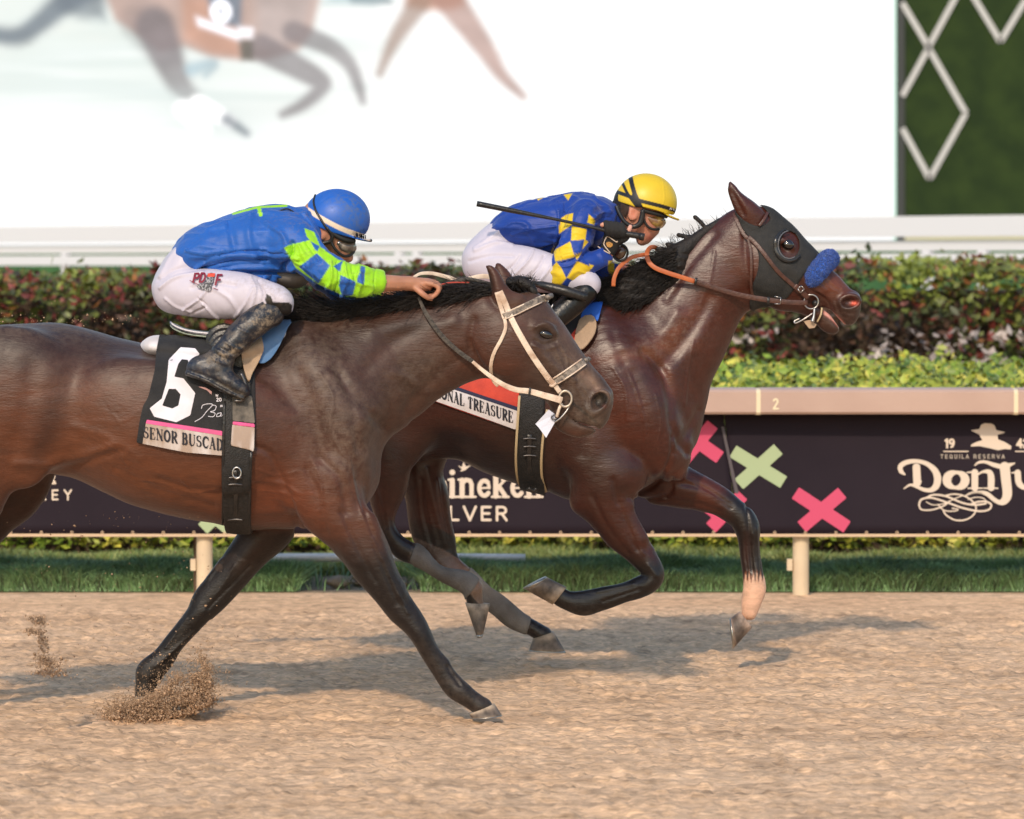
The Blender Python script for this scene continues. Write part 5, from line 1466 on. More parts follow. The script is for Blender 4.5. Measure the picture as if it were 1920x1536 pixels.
# lower jaw, mouth open
FB.tube(nodes([(1470, 560, 26, .05, 0), (1505, 574, 20, .042, 0), (1530, 588, 18, .036, 0), (1550, 603, 19, .034, 0), (1563, 613, 14, .032, 0)], hb), k=0.015)
FB.tube([(*W(1528, 578, hb), .003, .07), (*W(1555, 588, hb), .008, .07), (*W(1574, 606, hb), .012, .07), (*W(1582, 618, hb), .012, .07)], k=0.01, op='cut')
for sgn in (-1, 1):
    FB.ball(W(1432, 505, hb + sgn * .068), (0.075, 0.035, 0.10), k=0.04)
    FB.tube(nodes([(1478, 500, 9, .012, sgn * .082), (1515, 525, 7, .012, sgn * .062), (1540, 545, 5, .01, sgn * .05)], hb), k=0.02)
    FB.tube(nodes([(1462, 448, 7, .010, sgn * .084), (1478, 443, 7, .012, sgn * .082), (1495, 454, 6, .010, sgn * .074)], hb), k=0.02)
    FB.ball(W(1598, 566, hb + sgn * .044), (0.042, 0.016, 0.036), k=0.02)
    FB.tube([(*W(1597 + 20 * math.cos(t), 567 - 13 * math.sin(t), hb + sgn * .052), .008, .008) for t in np.linspace(0, 6.28, 9)], k=.014, n=3)
    FB.ball(W(1597, 567, hb + sgn * .062), (0.036, 0.030, 0.022), k=0.010, ang=0.15, op='cut')
    FB.ball(W(1477, 459, hb + sgn * .094), (0.024, 0.018, 0.017), k=0.012, ang=-0.35, op='cut')
    FB.tube(pairs([(1385, 405, 1438, 412, .028, sgn * .055), (1376, 385, 1420, 392, .034, sgn * .058), (1370, 368, 1400, 372, .030, sgn * .060), (1366, 352, 1384, 355, .018, sgn * .062), (1365, 339, 1371, 341, .006, sgn * .063)], hb), k=0.014)
FB.tube(nodes([(1392, 400, 9, .02, -.096), (1383, 380, 9, .02, -.096), (1374, 356, 4, .012, -.082)], hb), k=0.008, op='cut')
EDGES_B = [
    ([(1366, 340), (1364, 352), (1370, 376), (1376, 392)], (-1, 0)), ([(1375, 344), (1391, 362), (1407, 375), (1420, 386)], (1, -1)),
    ([(1420, 383), (1433, 385), (1448, 391), (1456, 402), (1469, 412), (1485, 421), (1490, 430), (1511, 454), (1534, 476), (1563, 508), (1579, 523), (1592, 538), (1605, 548), (1615, 556), (1618, 566), (1612, 579), (1611, 589), (1602, 601), (1590, 607)], (1, -1)),
    ([(1574, 620), (1567, 624), (1552, 627), (1540, 622), (1532, 602), (1500, 589), (1487, 586), (1456, 580), (1435, 577), (1412, 577)], (0, 1)),
    ([(1398, 586), (1386, 605), (1378, 623), (1370, 646), (1357, 672), (1344, 700), (1332, 723), (1330, 740), (1323, 773), (1317, 800), (1306, 828), (1297, 857), (1290, 872)], (1, 0)),
    ([(832, 849), (885, 877), (920, 892), (964, 906), (1003, 919), (1047, 925), (1060, 943), (1095, 971), (1113, 993), (1143, 1028), (1187, 1059), (1198, 1076), (1194, 1086), (1165, 1094), (1121, 1102), (1085, 1109)], (-1, 0)),
    ([(1118, 1150), (1130, 1146), (1187, 1124), (1226, 1113), (1239, 1098), (1247, 1072), (1239, 1054), (1226, 1032), (1213, 1006), (1196, 971), (1184, 936)], (1, 0)),
    ([(1296, 877), (1322, 892), (1362, 914), (1384, 932), (1406, 954), (1423, 976), (1425, 993), (1423, 1024), (1430, 1059), (1432, 1085), (1438, 1102), (1434, 1120), (1423, 1146), (1411, 1172)], (1, -1)),
    ([(1195, 936), (1222, 945), (1274, 954), (1322, 960), (1357, 976), (1375, 989), (1384, 1015), (1388, 1050), (1395, 1085), (1392, 1102), (1390, 1120), (1391, 1142)], (-1, 1)),
    ([(742, 990), (754, 1006), (780, 1019), (815, 1032), (846, 1046), (885, 1070), (902, 1086), (912, 1102), (916, 1124)], (1, -1)),
    ([(692, 936), (700, 962), (706, 980), (718, 1005), (728, 1030), (736, 1046), (784, 1063), (828, 1089), (859, 1105), (873, 1118)], (-1, 1)),
    ([(832, 862), (832, 897), (841, 927), (846, 980), (854, 1015), (872, 1050), (885, 1067), (898, 1080), (924, 1102), (964, 1137), (994, 1159), (1016, 1172), (1036, 1184)], (1, 0)),
    ([(997, 1195), (986, 1187), (955, 1177), (946, 1172), (929, 1155), (918, 1143)], (-1, 1)),
]
fit(FB, DB, EDGES_B)
PB, QB = FB.mesh(6)
veins_b = [(l_[0], l_[1], l_[2] * 1.3) for l_ in [([(1180, 700), (1196, 740), (1210, 800), (1206, 850)], 2.4, .0026), ([(1150, 690), (1172, 730), (1176, 790)], 2.4, .0024), ([(1230, 740), (1240, 790), (1232, 840)], 2.2, .0024), ([(1300, 640), (1290, 700), (1284, 760)], 2.4, .0024),
    ([(1190, 940), (1212, 990), (1232, 1035)], 2.2, .003), ([(1160, 950), (1180, 1000), (1208, 1040)], 2.2, .0026), ([(1290, 900), (1330, 925), (1372, 950)], 2.2, .003), ([(1412, 1000), (1414, 1050), (1420, 1090)], 2, .003),
    ([(1396, 1000), (1398, 1040), (1404, 1080)], 2, -.003), ([(1540, 520), (1556, 540), (1572, 548)], 2, .0026), ([(1530, 545), (1552, 556)], 2, .002), ([(1560, 520), (1580, 540)], 2, .002),
    ([(820, 900), (828, 960), (838, 1010)], 2.2, .003), ([(1340, 470), (1330, 530), (1310, 580)], 2.6, .002)]]
lines = [
    ([(1290, 850), (1262, 800), (1255, 740), (1240, 690), (1205, 660)], 9, -0.012), ([(1180, 560), (1215, 600), (1240, 640), (1260, 670)], 26, -0.006), ([(1240, 690), (1280, 640), (1310, 600), (1330, 560)], 15, -0.009),
    ([(1270, 590), (1240, 630), (1200, 650), (1165, 650)], 16, 0.009), ([(1325, 600), (1300, 650), (1260, 690)], 14, 0.005), ([(1150, 625), (1160, 655), (1170, 680)], 10, -0.005), ([(1185, 700), (1205, 770), (1200, 850)], 16, -0.006),
    ([(1262, 900), (1252, 930), (1200, 940), (1180, 932)], 6, -0.009), ([(1262, 820), (1258, 860), (1232, 905), (1200, 925)], 5, -0.008), ([(1310, 770), (1290, 810), (1270, 850)], 8, -0.008),
    ([(1150, 900), (1165, 960), (1195, 1030)], 6, -0.006), ([(1110, 930), (1140, 990), (1180, 1040)], 6, -0.005), ([(1180, 930), (1205, 985), (1225, 1030)], 4, 0.003),
    ([(1270, 905), (1320, 915), (1370, 950)], 6, -0.006), ([(1250, 935), (1310, 945), (1350, 960)], 6, -0.004), ([(1400, 950), (1404, 990), (1410, 1070)], 4, -0.005), ([(1418, 990), (1421, 1080)], 3, 0.003),
    ([(1540, 500), (1560, 530), (1580, 545)], 4, 0.003), ([(1520, 545), (1545, 560), (1560, 580)], 4, -0.004), ([(1530, 530), (1550, 545)], 3, 0.003), ([(1565, 560), (1575, 590), (1600, 600)], 3, -0.003),
    ([(1340, 440), (1290, 500), (1250, 560)], 10, -0.006), ([(1395, 440), (1400, 500), (1410, 540)], 7, -0.006), ([(1100, 680), (1110, 760), (1090, 850)], 14, -0.006),
    ([(700, 900), (715, 950), (725, 990)], 4, -0.004), ([(800, 880), (815, 950), (835, 1020)], 6, 0.005), ([(790, 900), (795, 960), (810, 1020)], 6, -0.005), ([(1215, 1060), (1232, 1080)], 5, 0.003),
    ([(1120, 1110), (1190, 1095)], 3, 0.003), ([(1130, 1128), (1200, 1105)], 3, -0.003),
]
PB = emboss(PB, QB, [(l_[0], l_[1] * .9, l_[2] * (1.7 if l_[0][0][1] > 940 else 1.15)) for l_ in lines] + veins_b)
NB = vnormals(PB, QB)
PB = PB + NB * ((vnoise(PB, 6, 13, 2) - 0.5) * 0.008)[:, None]
px, py = to_px(PB)
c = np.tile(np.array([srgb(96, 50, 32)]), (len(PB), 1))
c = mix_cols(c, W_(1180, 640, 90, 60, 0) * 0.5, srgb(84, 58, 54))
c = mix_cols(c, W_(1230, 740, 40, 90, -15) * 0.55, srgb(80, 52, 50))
c = mix_cols(c, W_(1200, 660, 110, 18, -12) * 0.7, srgb(140, 96, 66))  # highlights on shoulder and neck ridges painted into the coat
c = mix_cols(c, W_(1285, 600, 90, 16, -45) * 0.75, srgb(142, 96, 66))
c = mix_cols(c, W_(1170, 780, 60, 60, 20) * 0.6, srgb(118, 64, 36))  # lit orange area of the shoulder painted into the coat
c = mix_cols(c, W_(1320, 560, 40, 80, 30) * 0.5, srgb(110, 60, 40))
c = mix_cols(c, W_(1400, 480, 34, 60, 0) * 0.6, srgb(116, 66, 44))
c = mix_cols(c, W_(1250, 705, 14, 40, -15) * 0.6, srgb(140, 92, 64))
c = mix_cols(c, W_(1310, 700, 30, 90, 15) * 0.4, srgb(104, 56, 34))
c = mix_cols(c, W_(950, 850, 160, 70) * 0.8, srgb(56, 36, 28))  # belly and lower flank shade painted into the coat colour
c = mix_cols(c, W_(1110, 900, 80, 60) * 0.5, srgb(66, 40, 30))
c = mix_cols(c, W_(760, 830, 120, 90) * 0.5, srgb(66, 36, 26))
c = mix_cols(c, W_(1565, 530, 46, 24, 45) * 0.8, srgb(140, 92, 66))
c = mix_cols(c, W_(1300, 905, 60, 22, 25) * 0.7, srgb(128, 72, 40))  # lit area of the forearm painted into the coat
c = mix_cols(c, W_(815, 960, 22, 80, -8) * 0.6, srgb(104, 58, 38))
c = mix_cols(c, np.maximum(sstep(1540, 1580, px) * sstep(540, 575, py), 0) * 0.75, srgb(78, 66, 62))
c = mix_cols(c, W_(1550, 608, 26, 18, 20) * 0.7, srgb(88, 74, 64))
c = mix_cols(c, W_(1598, 567, 15, 10) * 0.95, srgb(36, 24, 26))
c = mix_cols(c, W_(1602, 569, 8, 4.5) * 0.95, srgb(240, 120, 100))
c = mix_cols(c, (1 - sstep(1, 6, line_sdf(px, py, [(1550, 586), (1566, 597), (1578, 610)], 3, 4))) * 0.95, srgb(206, 150, 140))
# black points
c = mix_cols(c, sstep(1020, 1070, py) * (px > 1000) * (px < 1380) * 0.96, srgb(36, 28, 28))
c = mix_cols(c, sstep(1330, 1390, px) * sstep(905, 930, py) * 0.95, srgb(32, 24, 24))
c = mix_cols(c, W_(1400, 1040, 9, 50) * 0.6, srgb(84, 36, 28))
c = mix_cols(c, sstep(1072, 1090, py + 8 * np.sin(px * .9)) * (px > 1370) * 1.0, srgb(210, 172, 148))
c = mix_cols(c, W_(1400, 1150, 12, 30) * 0.3, srgb(150, 110, 90))
c = mix_cols(c, sstep(960, 1010, py) * (px < 1000) * (px < 760 + (py - 960) * 2) * 0.9, srgb(40, 32, 32))
# grey leg wraps over the hind cannons
wrapA = (1 - sstep(-1, 1, poly_sdf(px, py, [(778, 1008), (830, 1030), (882, 1060), (900, 1082), (872, 1122), (835, 1100), (776, 1070), (764, 1050)])))
wrapB = (1 - sstep(-1, 1, poly_sdf(px, py, [(880, 1052), (930, 1095), (994, 1152), (982, 1188), (950, 1182), (920, 1160), (880, 1112), (868, 1080)])))
c = mix_cols(c, wrapA, srgb(146, 134, 126)); c = mix_cols(c, wrapA * W_(780, 1040, 50, 40), srgb(48, 44, 46))
c = mix_cols(c, wrapB, srgb(150, 140, 124)); c = mix_cols(c, wrapB * W_(965, 1165, 40, 22, 40) * .6, srgb(128, 112, 84))
dust = np.clip(0.06 + 0.7 * wrapA + 0.7 * wrapB + 0.4 * sstep(1080, 1200, py) + 0.5 * W_(1230, 640, 110, 20, -30) + 0.3 * W_(1260, 620, 80, 60) + 0.3 * W_(1570, 580, 50, 50), 0, 1)
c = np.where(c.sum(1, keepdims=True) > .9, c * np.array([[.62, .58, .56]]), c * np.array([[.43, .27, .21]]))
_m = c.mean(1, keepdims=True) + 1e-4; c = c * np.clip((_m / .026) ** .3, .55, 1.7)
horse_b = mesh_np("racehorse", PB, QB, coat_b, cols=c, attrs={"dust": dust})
tag(horse_b, "galloping reddish bay racehorse in black blinker hood with blue noseband, leading", "horse", "racehorses galloping side by side")
DRB = FB.front()
ey = eyeball(horse_b, 1477, 459, hb - .079, .027); ey.scale = (1.0, .7, .82); ey.rotation_euler = (0, 0.3, 0)
eyeball(horse_b, 1477, 459, hb + .064, .0215)
hoof(horse_b, "hoof", (1062, 1101), (1036, 1134), (1025, 1082), (984, 1105), .036, .055, DB - .15)
hoof(horse_b, "hoof", (1411, 1176), (1387, 1146), (1376, 1215), (1369, 1160), .034, .052, DB + .14, dark=(.08, .06, .05), light=(.5, .36, .28))
hoof(horse_b, "hoof", (872, 1130), (919, 1132), (893, 1192), (906, 1190), .036, .05, DB - .15)
hoof(horse_b, "hoof", (1038, 1184), (1000, 1196), (1060, 1222), (992, 1219), .036, .055, DB + .14)

# mane of the far horse: dark mass, knotted braids standing off the crest
MF = Field((W(1095, 0, DB)[0], DB - .2, W(0, 610, DB)[2]), (W(1400, 0, DB)[0], DB + .2, W(0, 380, DB)[2]), 0.006)
MF.tube(pairs([(1105, 540, 1108, 556, .02, -.02), (1140, 530, 1138, 566, .035, -.06), (1175, 512, 1180, 578, .042, -.075), (1208, 492, 1220, 566, .042, -.065), (1240, 474, 1254, 545, .045, -.05), (1262, 458, 1278, 505, .04, -.04),
               (1290, 444, 1300, 472, .03, -.03), (1318, 426, 1326, 444, .024, -.02), (1350, 408, 1354, 420, .02, -.01), (1378, 394, 1382, 404, .015, 0)], DB), k=0.01)
for a, b, c_ in (((1303, 407), (1312, 415), (1322, 426)), ((1272, 441), (1284, 443), (1300, 446)), ((1251, 458), (1262, 460), (1280, 463)), ((1233, 467), (1245, 468), (1262, 474))):
    t_ = catmull([a, b, c_], 8); 
    for k, (x, y) in enumerate(t_):
        r = 0.0095 if k < 2 else 0.0065 + 0.003 * (0.5 + 0.5 * math.sin(k * 1.6))
        MF.ball(W(x, y, DB - .03), (r, r, r), k=0.004)
pm, fm = MF.mesh(1); nm = vnormals(pm, fm)
pm = pm + nm * ((vnoise(pm * np.array([.5, 1, 1.6]), 34, 5, 2) - .5) * .018 * (to_px(pm)[1] > 470))[:, None]
mane_b = mesh_np("mane", pm, fm, mane_m, horse_b)
n = 6500
tt = g.random(n); xs_ = 1120 + tt * 150
up_y = np.interp(xs_, [1120, 1175, 1208, 1240, 1270], [534, 512, 492, 476, 462]); lo_y = np.interp(xs_, [1120, 1180, 1222, 1254, 1278], [556, 576, 564, 538, 502])
R = np.array([W(x, a_ + (b_2 - a_) * g.random() ** 1.2, DB - g.uniform(.05, .11)) for x, a_, b_2 in zip(xs_, up_y, lo_y)])
Dv = np.stack([-np.ones(n) * .8, g.normal(-.05, .06, n), g.normal(-.25, .2, n)], 1)
hair("mane_strands", R, Dv, g.uniform(.04, .10, n), mane_m, mane_b, r=.0013, curl=.25, droop=.15, seed=8)
n = 60
R = np.array([W(x, np.interp(x, [1235, 1375], [470, 400]), DB - .01) for x in g.uniform(1240, 1372, n)])
hair("mane_strands", R, np.stack([g.normal(-.4, .3, n), g.normal(0, .2, n), np.ones(n)], 1), g.uniform(.015, .05, n), mane_m, mane_b, r=.0009, curl=.3, seed=9)
q_ = catmull(nodes([(530, 690, 16, 0, 0), (470, 700, 24, 0, 0), (380, 740, 28, 0, 0), (280, 770, 18, 0, 0), (210, 790, 5, 0, 0)], DB), 6); rod("tail", q_[:, :3], q_[:, 3], mane_m, horse_b, n=1)
# ================================================================ TACK
def z(ox, oy, s, *pts): return [(ox + a / s, oy + b / s) for a, b in pts]
def zp(*p): return z(0, 560, 3.84, *p)        # saddle cloth view
def z2(*p): return z(240, 320, 3.0, *p)
def z3(*p): return z(640, 440, 3.0, *p)
def z4(*p): return z(840, 300, 3.84, *p)
def z5(*p): return z(1240, 300, 3.84, *p)
def zh1(*p): return z(540, 340, 5.906, *p)
def zh2(*p): return z(1080, 320, 8.532, *p)

def bounds(poly, m=1.5):
    a = np.array(poly); return (a[:, 0].min() - m, a[:, 0].max() + m, a[:, 1].min() - m, a[:, 1].max() + m)
def patch(name, drape, poly, off, D, m, parent=None, cell=3.0, thick=0.004, hole=None, wrinkle=0.0):
    f = (lambda X, Y: poly_sdf(X, Y, poly)) if hole is None else (lambda X, Y: np.maximum(poly_sdf(X, Y, poly), -poly_sdf(X, Y, hole)))
    def place(px, py):
        P = drape.at(px, py, off, D)
        if wrinkle: P[:, 1] += (vnoise(P * np.array([1, .2, .45]), 14, 6, 2) - .5) * wrinkle
        return P
    o = decal(name, f, bounds(poly), cell, place, m, parent)
    if thick:
        s = o.modifiers.new("thickness", 'SOLIDIFY'); s.thickness = thick; s.offset = 0
    return o
def patch_c(poly, n=4):
    """smooth closed outline through measured points"""
    p = np.array(poly, float); k = len(p); out = []
    for i in range(k):
        a, b, c, d = p[(i - 1) % k], p[i], p[(i + 1) % k], p[(i + 2) % k]
        for j in range(n):
            t = j / n
            out.append(tuple(0.5 * ((2 * b) + (-a + c) * t + (2 * a - 5 * b + 4 * c - d) * t * t + (-a + 3 * b - 3 * c + d) * t ** 3)))
    return out
def shell(name, F_, poly, D, t, m, parent=None, holes=(), yr=None):
    a = np.array(poly); mg = 6
    lo = (W(a[:, 0].min() - mg, 0, D)[0], F_.lo[1], W(0, a[:, 1].max() + mg, D)[2]); hi = (W(a[:, 0].max() + mg, 0, D)[0], F_.lo[1] + F_.h * F_.n[1], W(0, a[:, 1].min() - mg, D)[2])
    f = F_.copy(lo, hi); f.v -= t
    if yr:
        k = (f.ax[1] < yr[0]) | (f.ax[1] > yr[1]); f.v[:, k, :] = 0.3
    f.clip_poly(poly, D)
    for h in holes: f.clip_poly(h, D, invert=True)
    p, q = f.mesh(1)
    return mesh_np(name, p, q, m, parent)
def strap(name, drape, pts, wpx, off, D, m, parent=None, thick=0.005, n=6):
    c = catmull(pts, n); P = drape.at(c[:, 0], c[:, 1], off, D)
    # keep the path smooth
    for _ in range(3):
        Q = P.copy(); Q[1:-1] = (P[:-2] + 2 * P[1:-1] + P[2:]) / 4; P = Q
    return ribbon(name, P, wpx * D / FPX, thick, m, parent, n=1)
def drod(name, drape, pts, r, off, D, m, parent=None, n=6):
    c = catmull(pts, n); P = drape.at(c[:, 0], c[:, 1], off, D)
    return rod(name, P, r, m, parent, n=1, seg=8)

blk_cloth = mat("black_cloth", (0.010, 0.010, 0.012), 0.85, (0.022, 0.021, 0.022), 14, 0.25, 90, sheen=0.03)
white_cloth = mat("white_cloth", (0.72, 0.68, 0.70), 0.8, (0.60, 0.54, 0.52), 9, 0.15, 60)
dirty_white = mat("dirty_white_cloth", (0.62, 0.56, 0.54), 0.85, (0.40, 0.30, 0.24), 10, 0.2, 60, ramp=(0.4, 0.62), stretch=(1.6, 1, .5))
pink_m = mat("pink_trim", (0.78, 0.10, 0.30), 0.7, (0.60, 0.10, 0.24), 20)
ink = mat("black_ink", (0.012, 0.012, 0.02), 0.6)
worn_black = mat("dusty_black_cloth", (0.06, 0.055, 0.05), 0.9, (0.20, 0.17, 0.14), 25, 0.3, 80)
elastic = mat("black_elastic", (0.012, 0.012, 0.012), 0.55, (0.022, 0.020, 0.02), 60, 0.4, 160, spec=0.4)
leather_blk = mat("black_leather", (0.012, 0.012, 0.013), 0.32, (0.028, 0.024, 0.022), 30, 0.2, 90)
steel = mat("steel", (0.45, 0.43, 0.42), 0.3, metal=1.0)
dull_steel = mat("dull_steel", (0.16, 0.15, 0.15), 0.4, metal=0.9)
tape_blue = mat("blue_pad", (0.07, 0.17, 0.36), 0.8, (0.12, 0.22, 0.40), 12, 0.1, 60, sheen=.1)
suede = mat("tan_pad", (0.46, 0.32, 0.21), 0.9, (0.36, 0.25, 0.17), 16, 0.25, 90)
cream_leather = mat("cream_leather", (0.74, 0.60, 0.48), 0.5, (0.45, 0.30, 0.21), 22, 0.25, 120, ramp=(0.42, 0.72), stretch=(1, 1, 1))
band_leather = mat("muddy_band", (0.10, 0.085, 0.075), 0.7, (0.34, 0.28, 0.23), 55, 0.5, 150)
rein_rubber = mat("rein_rubber", (0.035, 0.03, 0.027), 0.8, (0.10, 0.085, 0.07), 70, 0.5, 200)

# ---------- near horse: pad, cloth, girth, saddle
pad = Field((W(262, 0, DA)[0], DA - .30, W(0, 700, DA)[2]), (W(560, 0, DA)[0], DA + .30, W(0, 590, DA)[2]), 0.007)
pad.tube(pairs([(278, 636, 276, 664, .10, 0), (300, 628, 300, 672, .19, 0), (380, 634, 380, 680, .22, 0), (460, 640, 460, 680, .21, 0), (535, 604, 530, 650, .15, 0)], DA), k=0.0, n=5)
pm, fm = pad.mesh(2)
saddle_a = mesh_np("saddle_pad", pm, fm, white_cloth)
tag(saddle_a, "white under pad peeking out behind the black number six cloth", "saddle pad")
CA = FA.copy((W(240, 0, DA)[0], FA.lo[1], W(0, 1010, DA)[2]), (W(560, 0, DA)[0], FA.lo[1] + FA.h * FA.n[1], W(0, 590, DA)[2]))
CA.tube(pairs([(278, 636, 276, 664, .10, 0), (300, 628, 300, 672, .19, 0), (380, 634, 380, 680, .23, 0), (460, 640, 460, 680, .22, 0), (535, 604, 530, 650, .15, 0)], DA), k=0.05, n=5)
DC = CA.front().smooth(0.03).fill()
cloth_poly = [(299, 627), (340, 630), (400, 635), (470, 640), (477, 700), (479, 790), (478, 846), (434, 836), (430, 854), (417, 853), (340, 846), (268, 832), (256, 830), (262, 790), (268, 762), (278, 745), (290, 695), (293, 662)]
cloth_a = patch("saddle_cloth", DC, cloth_poly, .012, DA, blk_cloth, cell=3.2, wrinkle=0.012)
tag(cloth_a, "black saddle cloth with big white number six over a white name strip", "saddle cloth")
six = zp((1300, 350), (1405, 358), (1438, 400), (1360, 470), (1354, 442), (1310, 436), (1285, 468), (1255, 562), (1320, 575), (1405, 680), (1370, 840), (1270, 890), (1110, 850), (1078, 790), (1165, 720), (1200, 600), (1215, 440))
six_hole = zp((1215, 650), (1265, 650), (1300, 690), (1285, 770), (1240, 792), (1168, 770))
def wr(off):
    def place(px, py):
        P = DC.at(px, py, .012 + off, DA); P[:, 1] += (vnoise(P * np.array([1, .2, .45]), 14, 6, 2) - .5) * .012; return P
    return place
six_m = mat("number_white", (0.74, 0.72, 0.80), 0.7, (0.66, 0.62, 0.66), 12, 0.1, 50)
decal("numeral", lambda X, Y: np.maximum(poly_sdf(X, Y, six), -poly_sdf(X, Y, six_hole)), bounds(six), 2.0, wr(.004), six_m, cloth_a)
strip = zp((1050, 896), (1604, 986), (1602, 1130), (1340, 1108), (1026, 1045))
o = decal("name_strip", lambda X, Y: poly_sdf(X, Y, strip), bounds(strip), 2.5, wr(.005), dirty_white, cloth_a)
pk = zp((1057, 872), (1604, 955), (1604, 988), (1050, 898))
decal("pink_trim", lambda X, Y: poly_sdf(X, Y, pk), bounds(pk), 2.0, wr(.0065), pink_m, cloth_a)
st, _ = text_strokes("SENOR BUSCADOR", 268.5, 799.5, 21.5, 0.80, glyph=serif_glyph)
f_, b_ = strokes_func(st)
lim = 418
o = decal("horse_name", lambda X, Y: np.maximum(f_(X, Y), X - lim), b_, 0.75, lambda px, py: wr(.0075)(px, py + 0.165 * (px - 268)), ink, cloth_a)
S = []
for pts, w_ in [([(1403, 886), (1450, 858), (1490, 810), (1530, 765), (1500, 758), (1460, 768), (1450, 792)], 3.2), ([(1528, 765), (1556, 775), (1545, 805), (1515, 815), (1548, 825), (1535, 850), (1500, 848)], 3.0),
                ([(1590, 822), (1565, 830), (1560, 850), (1585, 845), (1592, 822), (1590, 850)], 2.6), ([(1618, 822), (1600, 835), (1604, 850), (1622, 845)], 2.6)]:
    c_ = zp(*[tuple(v) for v in catmull(pts, 4)])
    for i in range(len(c_) - 1): S.append(([c_[i], c_[i + 1]], w_ / 3.84 * 0.5 + 0.15))
S += text_strokes("20", 405.5, 746, 7, 1.1, glyph=sans_glyph, k=.1)[0] + text_strokes("W", 404, 739, 5.5, 1.1, glyph=sans_glyph, k=.07)[0] + text_strokes("PR", 413, 759.5, 4.5, 1, glyph=sans_glyph, k=.09)[0]
f_, b_ = strokes_func(S); o = decal("sponsor_lettering", f_, b_, 0.6, wr(.005), six_m, cloth_a); o['kind'] = 'stuff'
p_ = zp((1420, 632), (1480, 640), (1525, 668), (1522, 692), (1490, 660)); decal("swoosh_mark", lambda X, Y: poly_sdf(X, Y, p_), bounds(p_), 1.0, wr(.005), mat("rose_print", (.45, .25, .24), .7), cloth_a)
gp_ = [(448, 748), (466, 748), (474, 776), (477, 792), (438, 790)]
patch("worn_flap", DC, [(436, 742), (472, 742), (476, 770), (478, 794), (436, 789)], .021, DA, worn_black, cloth_a, thick=.003)
patch("name_strip", DC, zp((1672, 905), (1834, 925), (1828, 1108), (1800, 1090), (1662, 1058)), .0225, DA, dirty_white, cloth_a, thick=.003)
patch("pink_trim", DC, zp((1676, 884), (1834, 902), (1834, 928), (1674, 908)), .0245, DA, pink_m, cloth_a, thick=.002)

ga = shell("girth", FA, [(420, 640), (470, 640), (474, 840), (469, 940), (464, 1010), (414, 1010), (416, 900), (418, 800)], DA - .27, .019, elastic)
tag(ga, "broad black elastic girth under the belly of the near horse", "girth")
DG = FA.front().smooth(0.01).fill()
for a, b in (([(421, 752), (419, 850), (417, 984)], 3.4), ([(471, 848), (468, 930), (463, 990)], 4.5)):
    strap("edge_binding", DG, a, b, .024, DA, leather_blk, ga, thick=.006)
strap("centre_strap", DG, [(441, 882), (442, 930), (441, 982)], 7, .028, DA, leather_blk, ga, thick=.006)
for y, w_ in ((896, 12), (909, 13), (922, 13), (975, 14)):
    drod("buckle", DG, [(441 - w_, y), (441, y - 1), (441 + w_, y)], .0035, .031, DA, dull_steel, ga)
ring("buckle_loop", DG.at(444, 887, .032, DA)[0], .016, .003, steel, ga, squash=1.3, seg=16)
f_, b_ = strokes_func(text_strokes("2", 427, 958, 7, .8, glyph=sans_glyph, k=.09)[0]); decal("small_numeral", f_, b_, .6, lambda px, py: DG.at(px, py, .0215, DA), white_cloth, ga)

sad = bpy.data.objects.new("racing_saddle", None); link(sad)
tag(sad, "tiny racing saddle with thin curved cantle, blue and tan pads, on number six", "saddle")
cant_d = [(320, 604, -.02), (328, 611, -.06), (348, 619, -.10), (378, 624, -.13), (420, 626, -.15), (470, 622, -.14)]
for k_, (dy, m_, r_) in enumerate(((0, six_m, .0035), (3.0, dull_steel, .0045), (6.5, mat("sage_trim", (.30, .34, .27), .5), .0035))):
    rod("cantle_edge", [W(x, y + dy, DA + yo) for x, y, yo in cant_d], r_, m_, sad)
# seat: thin curved plate from cantle to pommel
sf = Field((W(310, 0, DA)[0], DA - .25, W(0, 690, DA)[2]), (W(560, 0, DA)[0], DA + .25, W(0, 585, DA)[2]), .006)
sf.tube(nodes([(324, 609, 3.5, .05, 0), (350, 621, 4.5, .11, 0), (400, 629, 7, .14, 0), (460, 626, 9, .13, 0), (510, 612, 8, .09, 0), (530, 604, 6, .05, 0)], DA), k=0, n=5)
for sgn in (-1, 1):
    sf.tube([(*W(420, 640, DA + sgn * .17), .07, .012), (*W(430, 690, DA + sgn * .255), .06, .012)], k=.03)
pm, fm = sf.mesh(1); mesh_np("seat", pm, fm, leather_blk, sad)
patch("blue_pad", DC, patch_c(z2((700, 872), (790, 846), (915, 840), (900, 880), (855, 980), (800, 1062), (738, 1085), (720, 1000), (700, 920)), 2), .026, DA, tape_blue, sad, thick=.006)
patch("tan_pad", DC, patch_c(z2((640, 985), (672, 920), (728, 890), (748, 920), (760, 995), (745, 1055), (700, 1140), (680, 1187), (655, 1130), (638, 1050)), 3), .042, DA, suede, sad, thick=.012)
DS = DC
strap("stirrup_leather", DC, z2((640, 1020), (560, 1040), (505, 1052)), 7, .085, DA, worn_black, sad)
# stirrup iron under the near foot
c_ = DA - .335
for pts in ([W(452, 700, c_), W(460, 722, c_), W(457, 748, c_), W(440, 752, c_)], [W(446, 702, c_ + .06), W(455, 722, c_ + .06), W(450, 748, c_ + .06)]):
    rod("stirrup_iron", pts, .006, dull_steel, sad)

